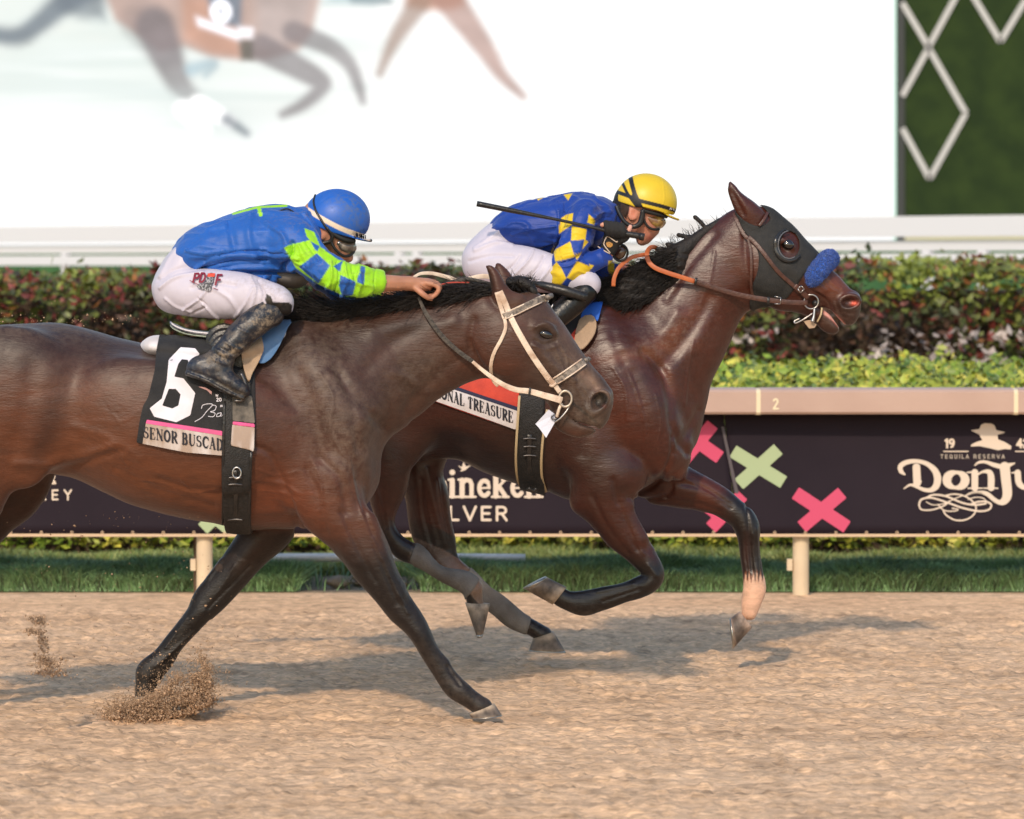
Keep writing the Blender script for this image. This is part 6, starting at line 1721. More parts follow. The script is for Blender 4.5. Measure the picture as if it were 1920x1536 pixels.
# ---------- bridle and reins of the near horse
DH = FA.front().smooth(0.008).fill()
br = bpy.data.objects.new("bridle", None); link(br); tag(br, "cream and muddy black leather bridle on the near horse's head", "bridle")
strap("cheek_strap", DH, [(937, 546), (947, 568), (958, 596), (975, 628), (1000, 670), (1030, 712), (1036, 718)], 11, .006, DA, cream_leather, br)
strap("crown_strap", DH, [(931, 548), (938, 572), (946, 598)], 8, .007, DA, cream_leather, br)
strap("throat_strap", DH, [(946, 596), (948, 616), (938, 640), (926, 662), (920, 688), (924, 712), (934, 724)], 6.5, .006, DA, cream_leather, br)
strap("brow_band", DH, [(944, 594), (965, 584), (990, 572), (1012, 562), (1027, 559)], 12, .009, DA, band_leather, br)
strap("brow_edge", DH, [(944, 588.5), (965, 578.5), (990, 567), (1010, 557), (1022, 553)], 2.4, .012, DA, cream_leather, br, thick=.004)
strap("brow_edge", DH, [(948, 598), (968, 590), (992, 578), (1016, 567)], 2.0, .012, DA, cream_leather, br, thick=.004)
strap("nose_band", DH, [(1040, 716), (1060, 703), (1080, 689), (1096, 678)], 14, .008, DA, band_leather, br)
strap("nose_edge", DH, [(1037, 710), (1057, 697), (1077, 683), (1091, 673)], 2.6, .0115, DA, cream_leather, br, thick=.004)
strap("nose_edge", DH, [(1045, 720), (1064, 708), (1083, 695), (1099, 683)], 2.4, .0115, DA, cream_leather, br, thick=.004)
rod("nose_band_front", [np.array(W(1096, 677, DA - .05)), np.array(W(1102, 674, DA - .02)), np.array(W(1103, 674, DA + .02)), np.array(W(1097, 677, DA + .05))], .010, band_leather, br)
rod("brow_band_front", [np.array(W(1026, 558, DA - .06)), np.array(W(1032, 555, DA - .02)), np.array(W(1033, 555, DA + .02)), np.array(W(1027, 558, DA + .06))], .010, band_leather, br)
strap("cheek_billet", DH, [(1028, 708), (1040, 722), (1050, 736)], 9, .010, DA, cream_leather, br, thick=.009)
drod("keeper", DH, [(1030, 722), (1036, 724), (1043, 718)], .005, .017, DA, cream_leather, br)
rc = DH.at(1060, 748, .02, DA)[0]
ring("bit_ring", rc, .024, .0042, mat("bit_brass", (.5, .42, .34), .4, metal=.6), br, squash=1.25)
rod("curb_strap", [W(1053, 756, DA - .09), W(1048, 768, DA - .092), W(1044, 782, DA - .085)], .006, cream_leather, br)
rod("bit_shank", [W(1072, 752, DA - .085), W(1064, 768, DA - .092), W(1052, 783, DA - .095), W(1040, 792, DA - .09)], .0035, steel, br)
rod("chin_link", [W(1040, 777, DA - .09), W(1034, 782, DA - .088), W(1036, 786, DA - .088), W(1044, 785, DA - .088)], .003, dull_steel, br)
tg = [np.array(W(x, y, DA - .085 + k * .004)) for k, (x, y) in enumerate([(1029, 768), (1041, 777), (1040, 793), (1024, 821), (1012, 804), (1004, 795)])]
o = mesh_np("paper_tag", tg, [(0, 1, 2, 3, 4, 5)], mat("paper_white", (.66, .68, .80), .7), br, smooth=False); s_ = o.modifiers.new("t", 'SOLIDIFY'); s_.thickness = .0015

rn = bpy.data.objects.new("reins", None); link(rn); tag(rn, "black and cream reins from the near jockey's hand to the bit ring", "reins")
pr_ = DH.at(1052, 748, .02, DA)[0]
def rp(pts): return [W(x, y, DA + yo) for x, y, yo in pts]
ribbon("rubber_grip", rp([(782, 548, -.075), (790, 570, -.11), (803, 595, -.125), (827, 628, -.13), (857, 657, -.125), (889, 680, -.12)]), [.008, .016, .018, .016], .006, rein_rubber, rn)
ribbon("leather_rein", rp([(886, 678, -.121), (902, 692, -.12), (923, 708, -.12), (945, 722, -.118), (968, 731, -.115), (993, 734, -.112), (1022, 742, -.107), (1054, 751, -.10)]), [.012, .016, .02, .022, .026], .006, cream_leather, rn)
ribbon("keeper", rp([(994, 727, -.118), (993, 735, -.119), (992, 742, -.118)]), .008, .005, leather_blk, rn)
rod("rolled_rein", rp([(770, 549, -.07), (795, 545, -.06), (830, 536, -.04), (862, 527, -.03), (880, 524, -.02), (935, 536, .02)]), [.010, .012, .010, .006], rein_rubber, rn)
ribbon("loose_rein", rp([(775, 520, .0), (790, 513, .01), (812, 513, .02), (840, 520, .03), (862, 526, .03), (905, 518, .04), (935, 524, .05)]), [.01, .014, .016, .02], .004, cream_leather, rn)
strap_red = mat("red_webbing", (.45, .06, .04), .7)
ribbon("red_stitching", rp([(818, 536, -.09), (845, 530, -.075), (880, 530, -.06)]), .005, .003, strap_red, rn)

# ---------- far horse: cloth, girth, saddle parts
def PBd(pts): return [(x, y) for x, y in pts]
red_cloth = mat("red_cloth", (0.62, 0.055, 0.025), 0.7, (0.50, 0.04, 0.02), 18, .2, 40); navy = mat("navy_trim", (0.012, 0.014, 0.05), .7)
padb = FB.copy((W(740, 0, DB)[0], FB.lo[1], W(0, 950, DB)[2]), (W(1170, 0, DB)[0], FB.lo[1] + FB.h * FB.n[1], W(0, 530, DB)[2]))
DBc = padb.front().smooth(0.03).fill()
cb = patch("saddle_cloth", DBc, [(790, 620), (1000, 600), (1030, 640), (985, 740), (972, 770), (968, 806), (860, 769), (776, 738)], .012, DB, red_cloth, cell=3.5, wrinkle=.008)
tag(cb, "red saddle cloth with navy line and white name strip on the leading horse", "saddle cloth")
sp_ = [(776, 706), (853, 731), (912, 751), (971, 771), (967, 806), (890, 778), (776, 738)]
f_ = lambda X, Y: poly_sdf(X, Y, sp_); decal("name_strip", f_, bounds(sp_), 2.5, lambda px, py: DBc.at(px, py, .017, DB), white_cloth, cb)
np_ = [(776, 699), (853, 724), (912, 744), (973, 764), (971, 771), (912, 751), (853, 731), (776, 706)]
decal("navy_line", lambda X, Y: poly_sdf(X, Y, np_), bounds(np_), 2.0, lambda px, py: DBc.at(px, py, .018, DB), navy, cb)
st, _ = text_strokes("NATIONAL TREASURE", 789, 713, 21, 0.685, glyph=serif_glyph)
f2_, b_ = strokes_func(st)
decal("horse_name", f2_, b_, .75, lambda px, py: DBc.at(px, py + .345 * (px - 789), .019, DB), ink, cb)
gb = shell("girth", FB, [(975, 640), (1026, 640), (1019, 810), (1017, 880), (1024, 935), (976, 935), (968, 870), (971, 805)], DB - .25, .018, elastic)
tag(gb, "black girth with cream edges under the leading horse", "girth")
DGb = FB.front().smooth(.01).fill()
gold = mat("cream_binding", (.50, .38, .22), .6)
strap("edge_binding", DGb, [(974, 742), (970, 800), (967, 860), (970, 897), (976, 912)], 4.5, .022, DB, gold, gb, thick=.007)
strap("edge_binding", DGb, [(1026, 768), (1019, 812), (1015, 860), (1016, 895), (1024, 922)], 4.5, .022, DB, gold, gb, thick=.007)
strap("centre_strap", DGb, [(993, 815), (992, 860), (993, 915)], 8, .026, DB, leather_blk, gb)
for y in (823, 838, 855): drod("buckle", DGb, [(981, y), (993, y - 1), (1005, y)], .003, .029, DB, dull_steel, gb)
rod("girth_end", [W(990, 915, DB - .14), W(1000, 921, DB - .13), W(1006, 916, DB - .13)], .010, leather_blk, gb)

sb = bpy.data.objects.new("racing_saddle", None); link(sb); tag(sb, "black racing saddle with blue and tan pads on the leading horse", "saddle")
patch("black_flap", DBc, patch_c([(975, 560), (1040, 548), (1104, 552), (1101, 578), (1088, 606), (1066, 634), (1040, 660), (1000, 700), (960, 660)], 3), .025, DB, blk_cloth, sb, thick=.008)
patch("red_pad", DBc, [(1060, 630), (1089, 597), (1079, 645), (1070, 640)], .027, DB, red_cloth, sb)
patch("blue_pad", DBc, [(1098, 550), (1116, 549), (1129, 552), (1131, 564), (1121, 604), (1108, 589), (1088, 599), (1094, 579)], .030, DB, mat("royal_pad", (.02, .12, .55), .7), sb)
patch("tan_pad", DBc, patch_c([(1087, 600), (1108, 591), (1118, 603), (1116, 624), (1102, 646), (1087, 657), (1077, 641)], 2), .034, DB, suede, sb, thick=.010)
for k in range(4):
    x = 1026 + k * 8.5
    rod("boot_stripe", [W(x + 3, 562 + k * 8, DB - .32), W(x - 6, 580 + k * 8, DB - .325)], .0035, steel, sb)  # thin steel stripes in front of the boot

wrap_m = mat("leg_wrap", (0.20, 0.18, 0.165), 0.9, (0.12, 0.10, 0.085), 9, .5, 160)
shell("leg_wrap", FB, [(786, 1000), (830, 1022), (884, 1056), (902, 1084), (888, 1104), (872, 1126), (835, 1106), (784, 1074), (768, 1052)], DB - .15, .005, wrap_m, horse_b, yr=(DB - .3, DB - .04))
shell("leg_wrap", FB, [(886, 1056), (930, 1092), (998, 1154), (986, 1196), (950, 1190), (918, 1166), (884, 1120), (872, 1084)], DB + .14, .005, wrap_m, horse_b, yr=(DB + .04, DB + .3))
# ---------- far horse: hood, bridle, noseband, reins
hood_m = mat("hood_mesh", (0.012, 0.012, 0.012), 0.75, (0.020, 0.019, 0.018), 40, .3, 220, sheen=.03)
hood_poly = patch_c(z5((670, 270), (760, 285), (830, 310), (880, 360), (935, 400), (990, 430), (1020, 470), (1085, 560), (1175, 655), (1095, 760), (1020, 830), (985, 885), (920, 975), (880, 1010), (740, 1070), (640, 1075), (655, 900), (690, 790), (690, 660), (620, 560), (560, 470), (530, 375), (600, 440), (700, 478), (775, 440), (760, 370)), 3)
eye_hole = [(1480 + 19 * math.cos(t), 459 + 25 * math.sin(t)) for t in np.linspace(0, 2 * math.pi, 20)[:-1]]
hood = shell("blinker_hood", FB, hood_poly, hb - .05, .007, hood_m, holes=(eye_hole,))
tag(hood, "black mesh blinker hood over the leading horse's head with round eye opening", "hood")
DHb = FB.front().smooth(.008).fill()
cupc = DHb.at(1478, 459, .01, DB)[0]
Pc = []
for a in np.linspace(105, 320, 22):
    t = math.radians(a); x, y = 1480 + 26 * math.cos(t), 459 - 30 * math.sin(t)
    Pc.append(DHb.at(x, y, .016, DB)[0])
ribbon("eye_cup", Pc, [.004, .017, .020, .017, .004], .016, mat("cup_plastic", (.02, .02, .022), .25), hood, n=1)
Pc = []
for a in np.linspace(95, 300, 22):
    t = math.radians(a); x, y = 1480 + 21 * math.cos(t), 459 - 26 * math.sin(t)
    Pc.append(DHb.at(x, y, .026, DB)[0])
rod("cup_rim", Pc, .0028, mat("cup_edge", (.12, .12, .13), .25), hood, n=1, seg=8)
brb = bpy.data.objects.new("bridle", None); link(brb); tag(brb, "dark brown leather bridle over the black hood with blue noseband roll", "bridle")
brown = mat("brown_leather", (.055, .020, .014), .4, (.09, .035, .024), 40, .2, 120)
strap("crown_strap", DHb, [(1376, 399), (1384, 420), (1396, 442), (1408, 450)], 7, .012, DB, brown, brb)
strap("cheek_strap", DHb, [(1403, 444), (1418, 458), (1436, 480), (1459, 510), (1486, 534), (1498, 546)], 7.5, .013, DB, brown, brb)
strap("throat_strap", DHb, [(1402, 446), (1408, 470), (1409, 500), (1408, 534), (1412, 560)], 5, .012, DB, brown, brb)
strap("brow_band", DHb, [(1423, 424), (1432, 412), (1440, 398)], 5, .014, DB, brown, brb)
strap("cheek_billet", DHb, [(1490, 536), (1502, 546), (1516, 560)], 10, .015, DB, brown, brb)
bc = DHb.at(1500, 543, .022, DB)[0]
for pts in ([(-.010, .004), (.006, .016)], [(.006, .016), (.017, .002)], [(.017, .002), (.002, -.014)], [(.002, -.014), (-.010, .004)]):
    rod("buckle", [(bc[0] + p[0], bc[1], bc[2] + p[1]) for p in pts], .0022, steel, brb, n=1)
rcb = DHb.at(1521, 566, .02, DB)[0]
ring("bit_ring", rcb, .030, .0035, steel, brb)
rod("bit_mouthpiece", [(rcb[0] + .012, rcb[1] - .004, rcb[2] - .005), (rcb[0] + .028, rcb[1] + .02, rcb[2] - .006)], .012, leather_blk, brb, n=2)
rod("bit_shank", [W(1527, 578, DB - .085), W(1526, 592, DB - .09), W(1523, 604, DB - .09)], [.005, .005, .009], steel, brb)
rod("bit_shank", [W(1526, 586, DB - .08), W(1508, 598, DB - .085), W(1492, 606, DB - .08), W(1490, 602, DB - .075), W(1500, 597, DB - .075)], .003, steel, brb)
ribbon("chin_strap", [W(1541, 577, DB - .055), W(1539, 590, DB - .062), W(1532, 604, DB - .05)], .007, .004, gold, brb)
tgp = [np.array(W(x, y, DB - .07)) for x, y in [(1506, 602), (1520, 600), (1531, 609), (1527, 615), (1517, 616)]]
o = mesh_np("tan_tab", tgp, [(0, 1, 2, 3, 4)], suede, brb, smooth=False); s_ = o.modifiers.new("t", 'SOLIDIFY'); s_.thickness = .004
# fleece roll: bent fuzzy cylinder across the nose
fleece = mat("blue_fleece", (.015, .085, .42), .95, (.03, .13, .55), 60, .9, 130, sheen=.4, bdist=.01)
rf = Field((W(1500, 0, DB)[0], DB - .2, W(0, 560, DB)[2]), (W(1590, 0, DB)[0], DB + .2, W(0, 450, DB)[2]), .004)
rf.tube([(*W(1523, 522, DB - .080), .034, .022), (*W(1530, 513, DB - .088), .038, .028), (*W(1542, 499, DB - .078), .039, .032), (*W(1551, 489, DB - .045), .039, .034), (*W(1555, 486, DB), .038, .034), (*W(1551, 489, DB + .045), .039, .034), (*W(1542, 499, DB + .078), .039, .032), (*W(1523, 522, DB + .085), .034, .022)], k=.01, n=5)
pm, fm = rf.mesh(1); nm = vnormals(pm, fm); pm = pm + nm * ((vnoise(pm, 90, 3, 2) - .5) * .007)[:, None]
mesh_np("fleece_roll", pm, fm, fleece, brb)
sel = g.integers(0, len(pm), 9000)
hair("fleece_fibres", pm[sel], nm[sel] + g.normal(0, .5, (len(sel), 3)), np.full(len(sel), .007), fleece, brb.children[-1], r=.0009, seg=2, curl=.5, kind='stuff')
rb = bpy.data.objects.new("reins", None); link(rb); tag(rb, "orange rubber and brown leather reins of the leading horse", "reins")
orange = mat("orange_rubber", (.50, .13, .035), .5, (.42, .10, .03), 30, .1, 60)
def rq(pts): return [W(x, y, DB + yo) for x, y, yo in pts]
ribbon("orange_grip", rq([(1150, 537, -.16), (1152, 520, -.16), (1162, 500, -.15), (1182, 484, -.13), (1200, 479, -.11), (1211, 477, -.10)]), .017, .007, orange, rb)
ribbon("orange_grip", rq([(1234, 469, .0), (1228, 464, -.03), (1219, 465, -.07), (1213, 475, -.11), (1216, 490, -.13), (1228, 502, -.14), (1250, 511, -.145), (1275, 519, -.145), (1303, 528, -.14)]), .019, .007, orange, rb)
ribbon("leather_rein", rq([(1301, 527, -.14), (1325, 535, -.135), (1360, 546, -.128), (1400, 556, -.12), (1443, 563, -.115), (1480, 567, -.11), (1514, 568, -.10)]), [.02, .021, .022, .021], .006, brown, rb)
ribbon("keeper", rq([(1306, 521, -.145), (1303, 534, -.145)]), .010, .006, leather_blk, rb, n=2)
ribbon("keeper", rq([(1441, 557, -.122), (1440, 571, -.122)]), .010, .006, leather_blk, rb, n=2)
for pts in ([(1452, 556), (1464, 558)], [(1464, 558), (1463, 570)], [(1463, 570), (1452, 570)]): rod("buckle", [W(x, y, DB - .125) for x, y in pts], .002, steel, rb, n=1)
# ================================================================ THE JOCKEYS
skin_m = mat_attr("skin", rough=0.5, spec=0.4, nvar=0.12, nscale=30, bump=0.15, bscale=120)
skin_m.node_tree.nodes["Principled BSDF"].inputs["Subsurface Weight"].default_value = 0.12
skin_m.node_tree.nodes["Principled BSDF"].inputs["Subsurface Radius"].default_value = (0.02, 0.008, 0.005)
MUD = (0.22, 0.16, 0.10)
silk_m = mat_attr("silk", rough=0.5, spec=0.35, nvar=0.10, nscale=10, bump=0.45, bscale=22, bdist=0.014, stretch=(0.5, 1, 1.3), sheen=0.15, dust=(MUD, 60, 0.5, 0.72, 0.55))
nylon_m = mat_attr("breeches_nylon", rough=0.5, spec=0.4, nvar=0.05, nscale=10, bump=0.22, bscale=24, bdist=0.010, stretch=(1, 1, 0.6), dust=(MUD, 60, 0.45, 0.7, 0.6))
helm_m = mat_attr("helmet_cover", rough=0.42, spec=0.5, nvar=0.05, nscale=20, bump=0.06, bscale=40, dust=((0.12, 0.14, 0.16), 55, 0.42, 0.66, 0.7))
boot_m = mat_attr("boot_leather", rough=0.36, spec=0.5, nvar=0.3, nscale=25, bump=0.35, bscale=60, bdist=.006, dust=((0.34, 0.26, 0.18), 34, 0.46, 0.64, 0.85))

def finger(F_, pts, r, D, k=0.004):
    F_.tube([(*W(x, y, D + yo), rr, rr) for (x, y, yo), rr in zip(pts, r)], k=k, n=3)
def vest(): pass

# ---------------------------------------------------------------- near jockey
H5 = 0.005
def newF(x0, x1, y0, y1, D, yr=.42, h=H5):
    return Field((W(x0, 0, D)[0], D - yr, W(0, y1, D)[2]), (W(x1, 0, D)[0], D + yr, W(0, y0, D)[2]), h)
BA = newF(280, 840, 350, 765, DA)
BA.tube(pairs([(352, 475, 375, 505, .08, 0), (450, 425, 470, 495, .11, 0), (535, 415, 545, 480, .12, 0), (570, 420, 570, 450, .06, 0)], DA), k=.02)
BA.tube(nodes([(560, 432, 20, .055, 0), (590, 430, 20, .055, 0), (606, 432, 26, .066, 0)], DA), k=.02)
BA.tube(nodes([(608, 415, 46, .085, 0), (622, 436, 40, .080, 0), (633, 455, 28, .068, 0), (640, 470, 20, .052, 0), (644, 482, 13, .038, 0)], DA), k=.02)
BA.tube(nodes([(648, 466, 7, .012, 0), (656, 483, 6.5, .014, 0), (652, 488, 5, .014, 0)], DA), k=.012)         # nose
BA.tube(nodes([(641, 492, 7, .03, 0), (633, 497, 10, .03, 0)], DA), k=.012)                                     # mouth and chin
for sgn in (-1, 1):
    BA.ball(W(602, 437, DA + sgn * .078), (.022, .010, .030), k=.01, ang=-.3)
    BA.ball(W(603, 437, DA + sgn * .090), (.013, .008, .020), k=.006, ang=-.3, op='cut')
    BA.tube(nodes([(560, 452, 20, .045, sgn * .15), (608, 492, 18, .04, sgn * .18), (652, 522 if sgn < 0 else 540, 21, .045, sgn * .20), (700, 530 if sgn < 0 else 553, 18, .038, sgn * .17), (735, 531 if sgn < 0 else 556, 15, .032, sgn * .14), (768, 531 if sgn < 0 else 553, 12.5, .026, sgn * .11)], DA), k=.02)
    # legs inside the clothes
    BA.tube(nodes([(340, 530, 30, .06, sgn * .08), (430, 552, 28, .05, sgn * .165), (515, 564, 13, .03, sgn * .235)], DA), k=.01)
    BA.tube(nodes([(510, 574, 12, .03, sgn * .245), (455, 620, 13, .03, sgn * .285), (415, 664, 10, .025, sgn * .31), (398, 690, 11, .025, sgn * .32), (440, 720, 9, .025, sgn * .32)], DA), k=.01)
# near hand: back of the hand, four curled fingers and thumb round the rolled rein
BA.tube([(*W(764, 531, DA - .11), .023, .028), (*W(782, 534, DA - .098), .028, .030), (*W(800, 534, DA - .085), .026, .036)], k=.012)
for k in range(4):
    yo = -.118 + k * .0215; dx = [0, 3, 2, -2][k]; dy = [3, 1, -1, -1][k]
    finger(BA, [(797, 528 + dy, yo), (815 + dx, 531 + dy, yo), (823 + dx - k, 539 + dy, yo), (815 + dx - 2 * k, 551 + dy, yo + .004), (803 + dx, 553 + dy, yo + .008)], [.0105, .010, .0095, .009, .0078], DA)
finger(BA, [(780, 541, -.125), (792, 551, -.135), (802, 558, -.128), (809, 561, -.115)], [.012, .0115, .010, .008], DA, k=.006)
# far hand
BA.tube([(*W(735, 553, DA + .12), .026, .024), (*W(752, 549, DA + .09), .026, .030)], k=.012)
for k in range(4):
    yo = .05 + k * .021
    finger(BA, [(752, 541, yo), (768, 540, yo), (774, 548, yo), (766, 556, yo)], [.010, .0095, .009, .008], DA)
finger(BA, [(745, 545, .05), (760, 543, .035), (772, 547, .03)], [.011, .010, .008], DA)
P, Q = BA.mesh(2)
P = emboss(P, Q, [([(720, 528), (760, 529), (790, 528)], 1.6, .0018), ([(715, 538), (750, 540)], 1.6, .0015), ([(790, 524), (800, 538), (803, 548)], 1.4, -.002), ([(597, 430), (604, 436), (601, 446)], 1.5, .002)])
px, py = to_px(P)
c = .8 * np.tile(np.array([srgb(196, 140, 112)]), (len(P), 1))
c = mix_cols(c, blobw(px, py, 650, 485, 10, 8) * .5, srgb(170, 96, 80)); c = mix_cols(c, blobw(px, py, 602, 437, 9, 12) * .4, srgb(190, 110, 84))
c = mix_cols(c, blobw(px, py, 620, 470, 24, 12) * .3, srgb(150, 110, 92)); c = mix_cols(c, blobw(px, py, 805, 545, 20, 12) * .3, srgb(205, 130, 105))
c = mix_cols(c, (1 - sstep(0, 2, line_sdf(px, py, [(648, 489), (638, 487)], .6))) * .7, srgb(120, 60, 56))
person_a = mesh_np("person", P, Q, skin_m, cols=c)
tag(person_a, "crouching jockey in blue silks with lime and blue checked sleeves and blue helmet", "person")

# jersey
JA = newF(320, 740, 370, 575, DA, h=.0046)
JA.tube(pairs([(336, 450, 366, 497, .15, 0), (352, 434, 385, 514, .165, 0), (388, 415, 415, 524, .18, 0), (436, 398, 458, 530, .19, 0), (482, 387, 500, 534, .19, 0), (525, 383, 535, 520, .18, 0), (556, 388, 560, 500, .15, 0), (580, 402, 575, 455, .09, 0)], DA), k=.02)
JA.tube(nodes([(400, 505, 10, .15, 0), (440, 516, 12, .165, 0), (490, 522, 13, .165, 0), (515, 524, 10, .14, 0)], DA), k=.03)
JA.tube(nodes([(570, 408, 24, .08, 0), (582, 420, 25, .078, 0), (590, 430, 22, .074, 0)], DA), k=.02)
for sgn in (-1, 1):
    dy = 0 if sgn < 0 else 14
    JA.tube(pairs([(562, 412, 528, 492, .075, sgn * .155), (592, 446, 556, 512, .070, sgn * .185), (618, 474, 590, 530 + dy / 2, .062, sgn * .20), (648, 490 + dy, 624, 548 + dy, .055, sgn * .205), (680, 500 + dy, 668, 554 + dy, .052, sgn * .19), (710, 508 + dy, 706, 551 + dy, .048, sgn * .165)], DA), k=.03)
    JA.tube([(*W(704, 530 + dy, DA + sgn * .168), .030, .030), (*W(722, 531 + dy, DA + sgn * .155), .034, .034)], k=.006, op='cut')
fit(JA, DA, [([(340, 447), (357, 433), (383, 420), (427, 403), (473, 390), (523, 383), (550, 387)], (0, -1))], sigma=22, reach=20)
P, Q = JA.mesh(1)
folds = [
    ([(368, 500), (420, 480), (520, 478), (560, 486)], 3.5, .006), ([(372, 506), (430, 490), (500, 488)], 3, -.005), ([(400, 512), (450, 500), (520, 500), (550, 505)], 3.5, .006),
    ([(385, 490), (440, 473), (500, 470)], 3, -.004), ([(420, 520), (470, 512), (530, 514)], 3, -.006), ([(460, 528), (500, 520), (540, 516)], 3, .006), ([(350, 470), (380, 476), (420, 470)], 3, .003),
    ([(530, 500), (545, 480), (548, 455)], 5, -.008), ([(500, 420), (530, 440), (540, 470)], 6, .004), ([(545, 460), (520, 470), (490, 468)], 4, .004),
    ([(470, 400), (466, 440), (476, 480)], 9, .003), ([(430, 420), (440, 470)], 9, -.003), ([(560, 460), (580, 500), (600, 522)], 4, .004), ([(575, 455), (600, 490)], 4, -.003),
    ([(620, 490), (622, 520), (612, 540)], 3, .004), ([(632, 492), (636, 520), (626, 548)], 3, -.004), ([(645, 494), (650, 525), (640, 552)], 3, .004), ([(660, 500), (664, 530)], 3, -.003), ([(672, 500), (676, 530), (670, 552)], 3, .003),
    ([(572, 500), (585, 512), (590, 528)], 2.5, .004), ([(703, 506), (700, 552)], 1.5, -.002), ([(584, 430), (598, 452), (610, 470)], 2.5, .003), ([(566, 398), (578, 412), (590, 432)], 2.5, .003),
]
P = emboss(P, Q, [(a_, b_ * .75, c_ * 2.6) for a_, b_, c_ in folds]); N_ = vnormals(P, Q); rd_ = 1 - np.abs(2 * vnoise(P * np.array([.55, 1, 1.5]), 11, 25, 2) - 1); P = P + N_ * ((vnoise(P * np.array([.6, 1, 1.2]), 16, 5, 2) - .5) * .006 + np.maximum(rd_ - .78, 0) * .035)[:, None]
px, py = to_px(P)
BLUE = np.array(srgb(26, 88, 172)); LIME = np.array(srgb(150, 212, 28))
c = np.tile(BLUE[None], (len(P), 1))
def paint_poly(c, poly, col, soft=.8, amt=1.0):
    s = poly_sdf(px, py, poly); return mix_cols(c, (1 - sstep(-soft, soft, s)) * amt, col)
c = paint_poly(c, zh1((180, 520), (290, 560), (360, 730), (560, 870), (1100, 960), (1090, 1350), (640, 1280), (340, 1145), (90, 965), (0, 820), (-45, 740), (0, 710), (240, 650), (205, 610)), LIME)
for b_ in (zh1((250, 665), (350, 720), (330, 772), (300, 760)), zh1((320, 795), (465, 935), (335, 1135), (120, 950)), zh1((505, 940), (605, 880), (575, 1010)), zh1((580, 1040), (755, 1115), (715, 1265), (600, 1275), (565, 1160)), zh1((810, 935), (855, 950), (840, 1145), (760, 1115))):
    c = paint_poly(c, b_, BLUE)
c = mix_cols(c, (1 - sstep(0, 1, line_sdf(px, py, [(437, 401), (483, 388.5), (537, 386)], 1.6))), LIME); c = mix_cols(c, (1 - sstep(0, 1, line_sdf(px, py, [(485, 388), (488.5, 403)], 3))), LIME)
dust = np.clip(.9 * blobw(px, py, 560, 400, 50, 30, 30) + .8 * blobw(px, py, 600, 480, 80, 20, 30) + .8 * blobw(px, py, 690, 525, 30, 30) + .2, 0, 1)
mesh_np("jersey", P, Q, silk_m, person_a, cols=c, attrs={"dust": dust})
# grey safety vest edge under the arm
VA = newF(500, 590, 490, 560, DA)
VA.tube(pairs([(528, 500, 522, 538, .12, 0), (560, 500, 545, 540, .115, 0), (578, 508, 562, 530, .10, 0)], DA), k=0)
P, Q = VA.mesh(1); mesh_np("safety_vest", P, Q, mat("vest_grey", (.14, .13, .125), .7), person_a)

# breeches
RA = newF(270, 565, 440, 620, DA, h=.0048)
RA.tube(nodes([(352, 482, 34, .14, 0), (334, 508, 44, .155, 0), (330, 535, 47, .16, 0)], DA), k=.03)
for sgn in (-1, 1):
    RA.tube(nodes([(334, 545, 46, .09, sgn * .08), (375, 549, 46, .088, sgn * .13), (425, 552, 45, .082, sgn * .175), (470, 556, 40, .074, sgn * .21), (505, 560, 32, .064, sgn * .235), (528, 564, 22, .052, sgn * .25), (533, 576, 17, .045, sgn * .25)], DA), k=.04)
fit(RA, DA, [([(312, 480), (300, 497), (286, 523), (283, 540), (285, 553), (292, 570), (300, 580), (313, 587), (357, 595), (400, 597), (430, 597)], (-1, 1))], sigma=22, reach=20)
P, Q = RA.mesh(1)
P = emboss(P, Q, [(a_, b_ * .8, c_ * 1.9) for a_, b_, c_ in [([(300, 540), (330, 520), (380, 512)], 4, .004), ([(296, 525), (330, 505), (370, 500)], 4, -.003), ([(345, 580), (375, 560), (390, 540)], 2.5, .004), ([(355, 590), (385, 575), (372, 560)], 2, -.004), ([(380, 570), (400, 590), (410, 596)], 2.5, .004),
    ([(310, 560), (330, 575), (360, 585)], 3, .003), ([(470, 520), (480, 545), (470, 580)], 3, .004), ([(485, 525), (495, 550), (488, 580)], 3, -.004), ([(440, 595), (460, 570), (475, 540)], 3, .003), ([(330, 470), (315, 490), (300, 520)], 4, .003), ([(400, 540), (430, 560), (450, 590)], 5, .003), ([(360, 540), (400, 530), (440, 535)], 5, -.003)]])
N_ = vnormals(P, Q); P = P + N_ * ((vnoise(P, 14, 6, 2) - .5) * .005)[:, None]
px, py = to_px(P)
c = np.tile(np.array([srgb(196, 190, 204)]), (len(P), 1))
kp = [(500, 575), (497, 562), (500, 551), (508, 556), (512, 566), (541, 567), (548, 572), (546, 600), (500, 604)]
c = paint_poly(c, kp, srgb(18, 18, 20))
dust = np.clip(.9 * blobw(px, py, 510, 545, 40, 22, 20) + .5 * blobw(px, py, 440, 525, 60, 12, 5), 0, 1)
breech_a = mesh_np("breeches", P, Q, nylon_m, person_a, cols=c, attrs={"dust": dust})
DRb = RA.front().smooth(.006).fill()
maroon = mat("maroon_print", (.20, .008, .025), .6)
st = text_strokes("PD", 360, 511, 19, .95, .08, sans_glyph, italic=.25, k=.095)[0] + text_strokes("F", 402, 514, 21, .9, .08, sans_glyph, italic=.25, k=.09)[0]
st += [([(356, 526), (372, 534)], .7), ([(400, 540), (408, 543)], .7)]
f_, b_ = strokes_func(st); o = decal("sponsor_letters", f_, b_, .7, lambda a, b: DRb.at(a, b, .012, DA), maroon, breech_a); o['kind'] = 'stuff'
bp = patch_c([(389, 513), (403, 513), (398, 530), (394, 545), (384, 544), (370, 539), (371, 533), (383, 533), (386, 524)], 2)
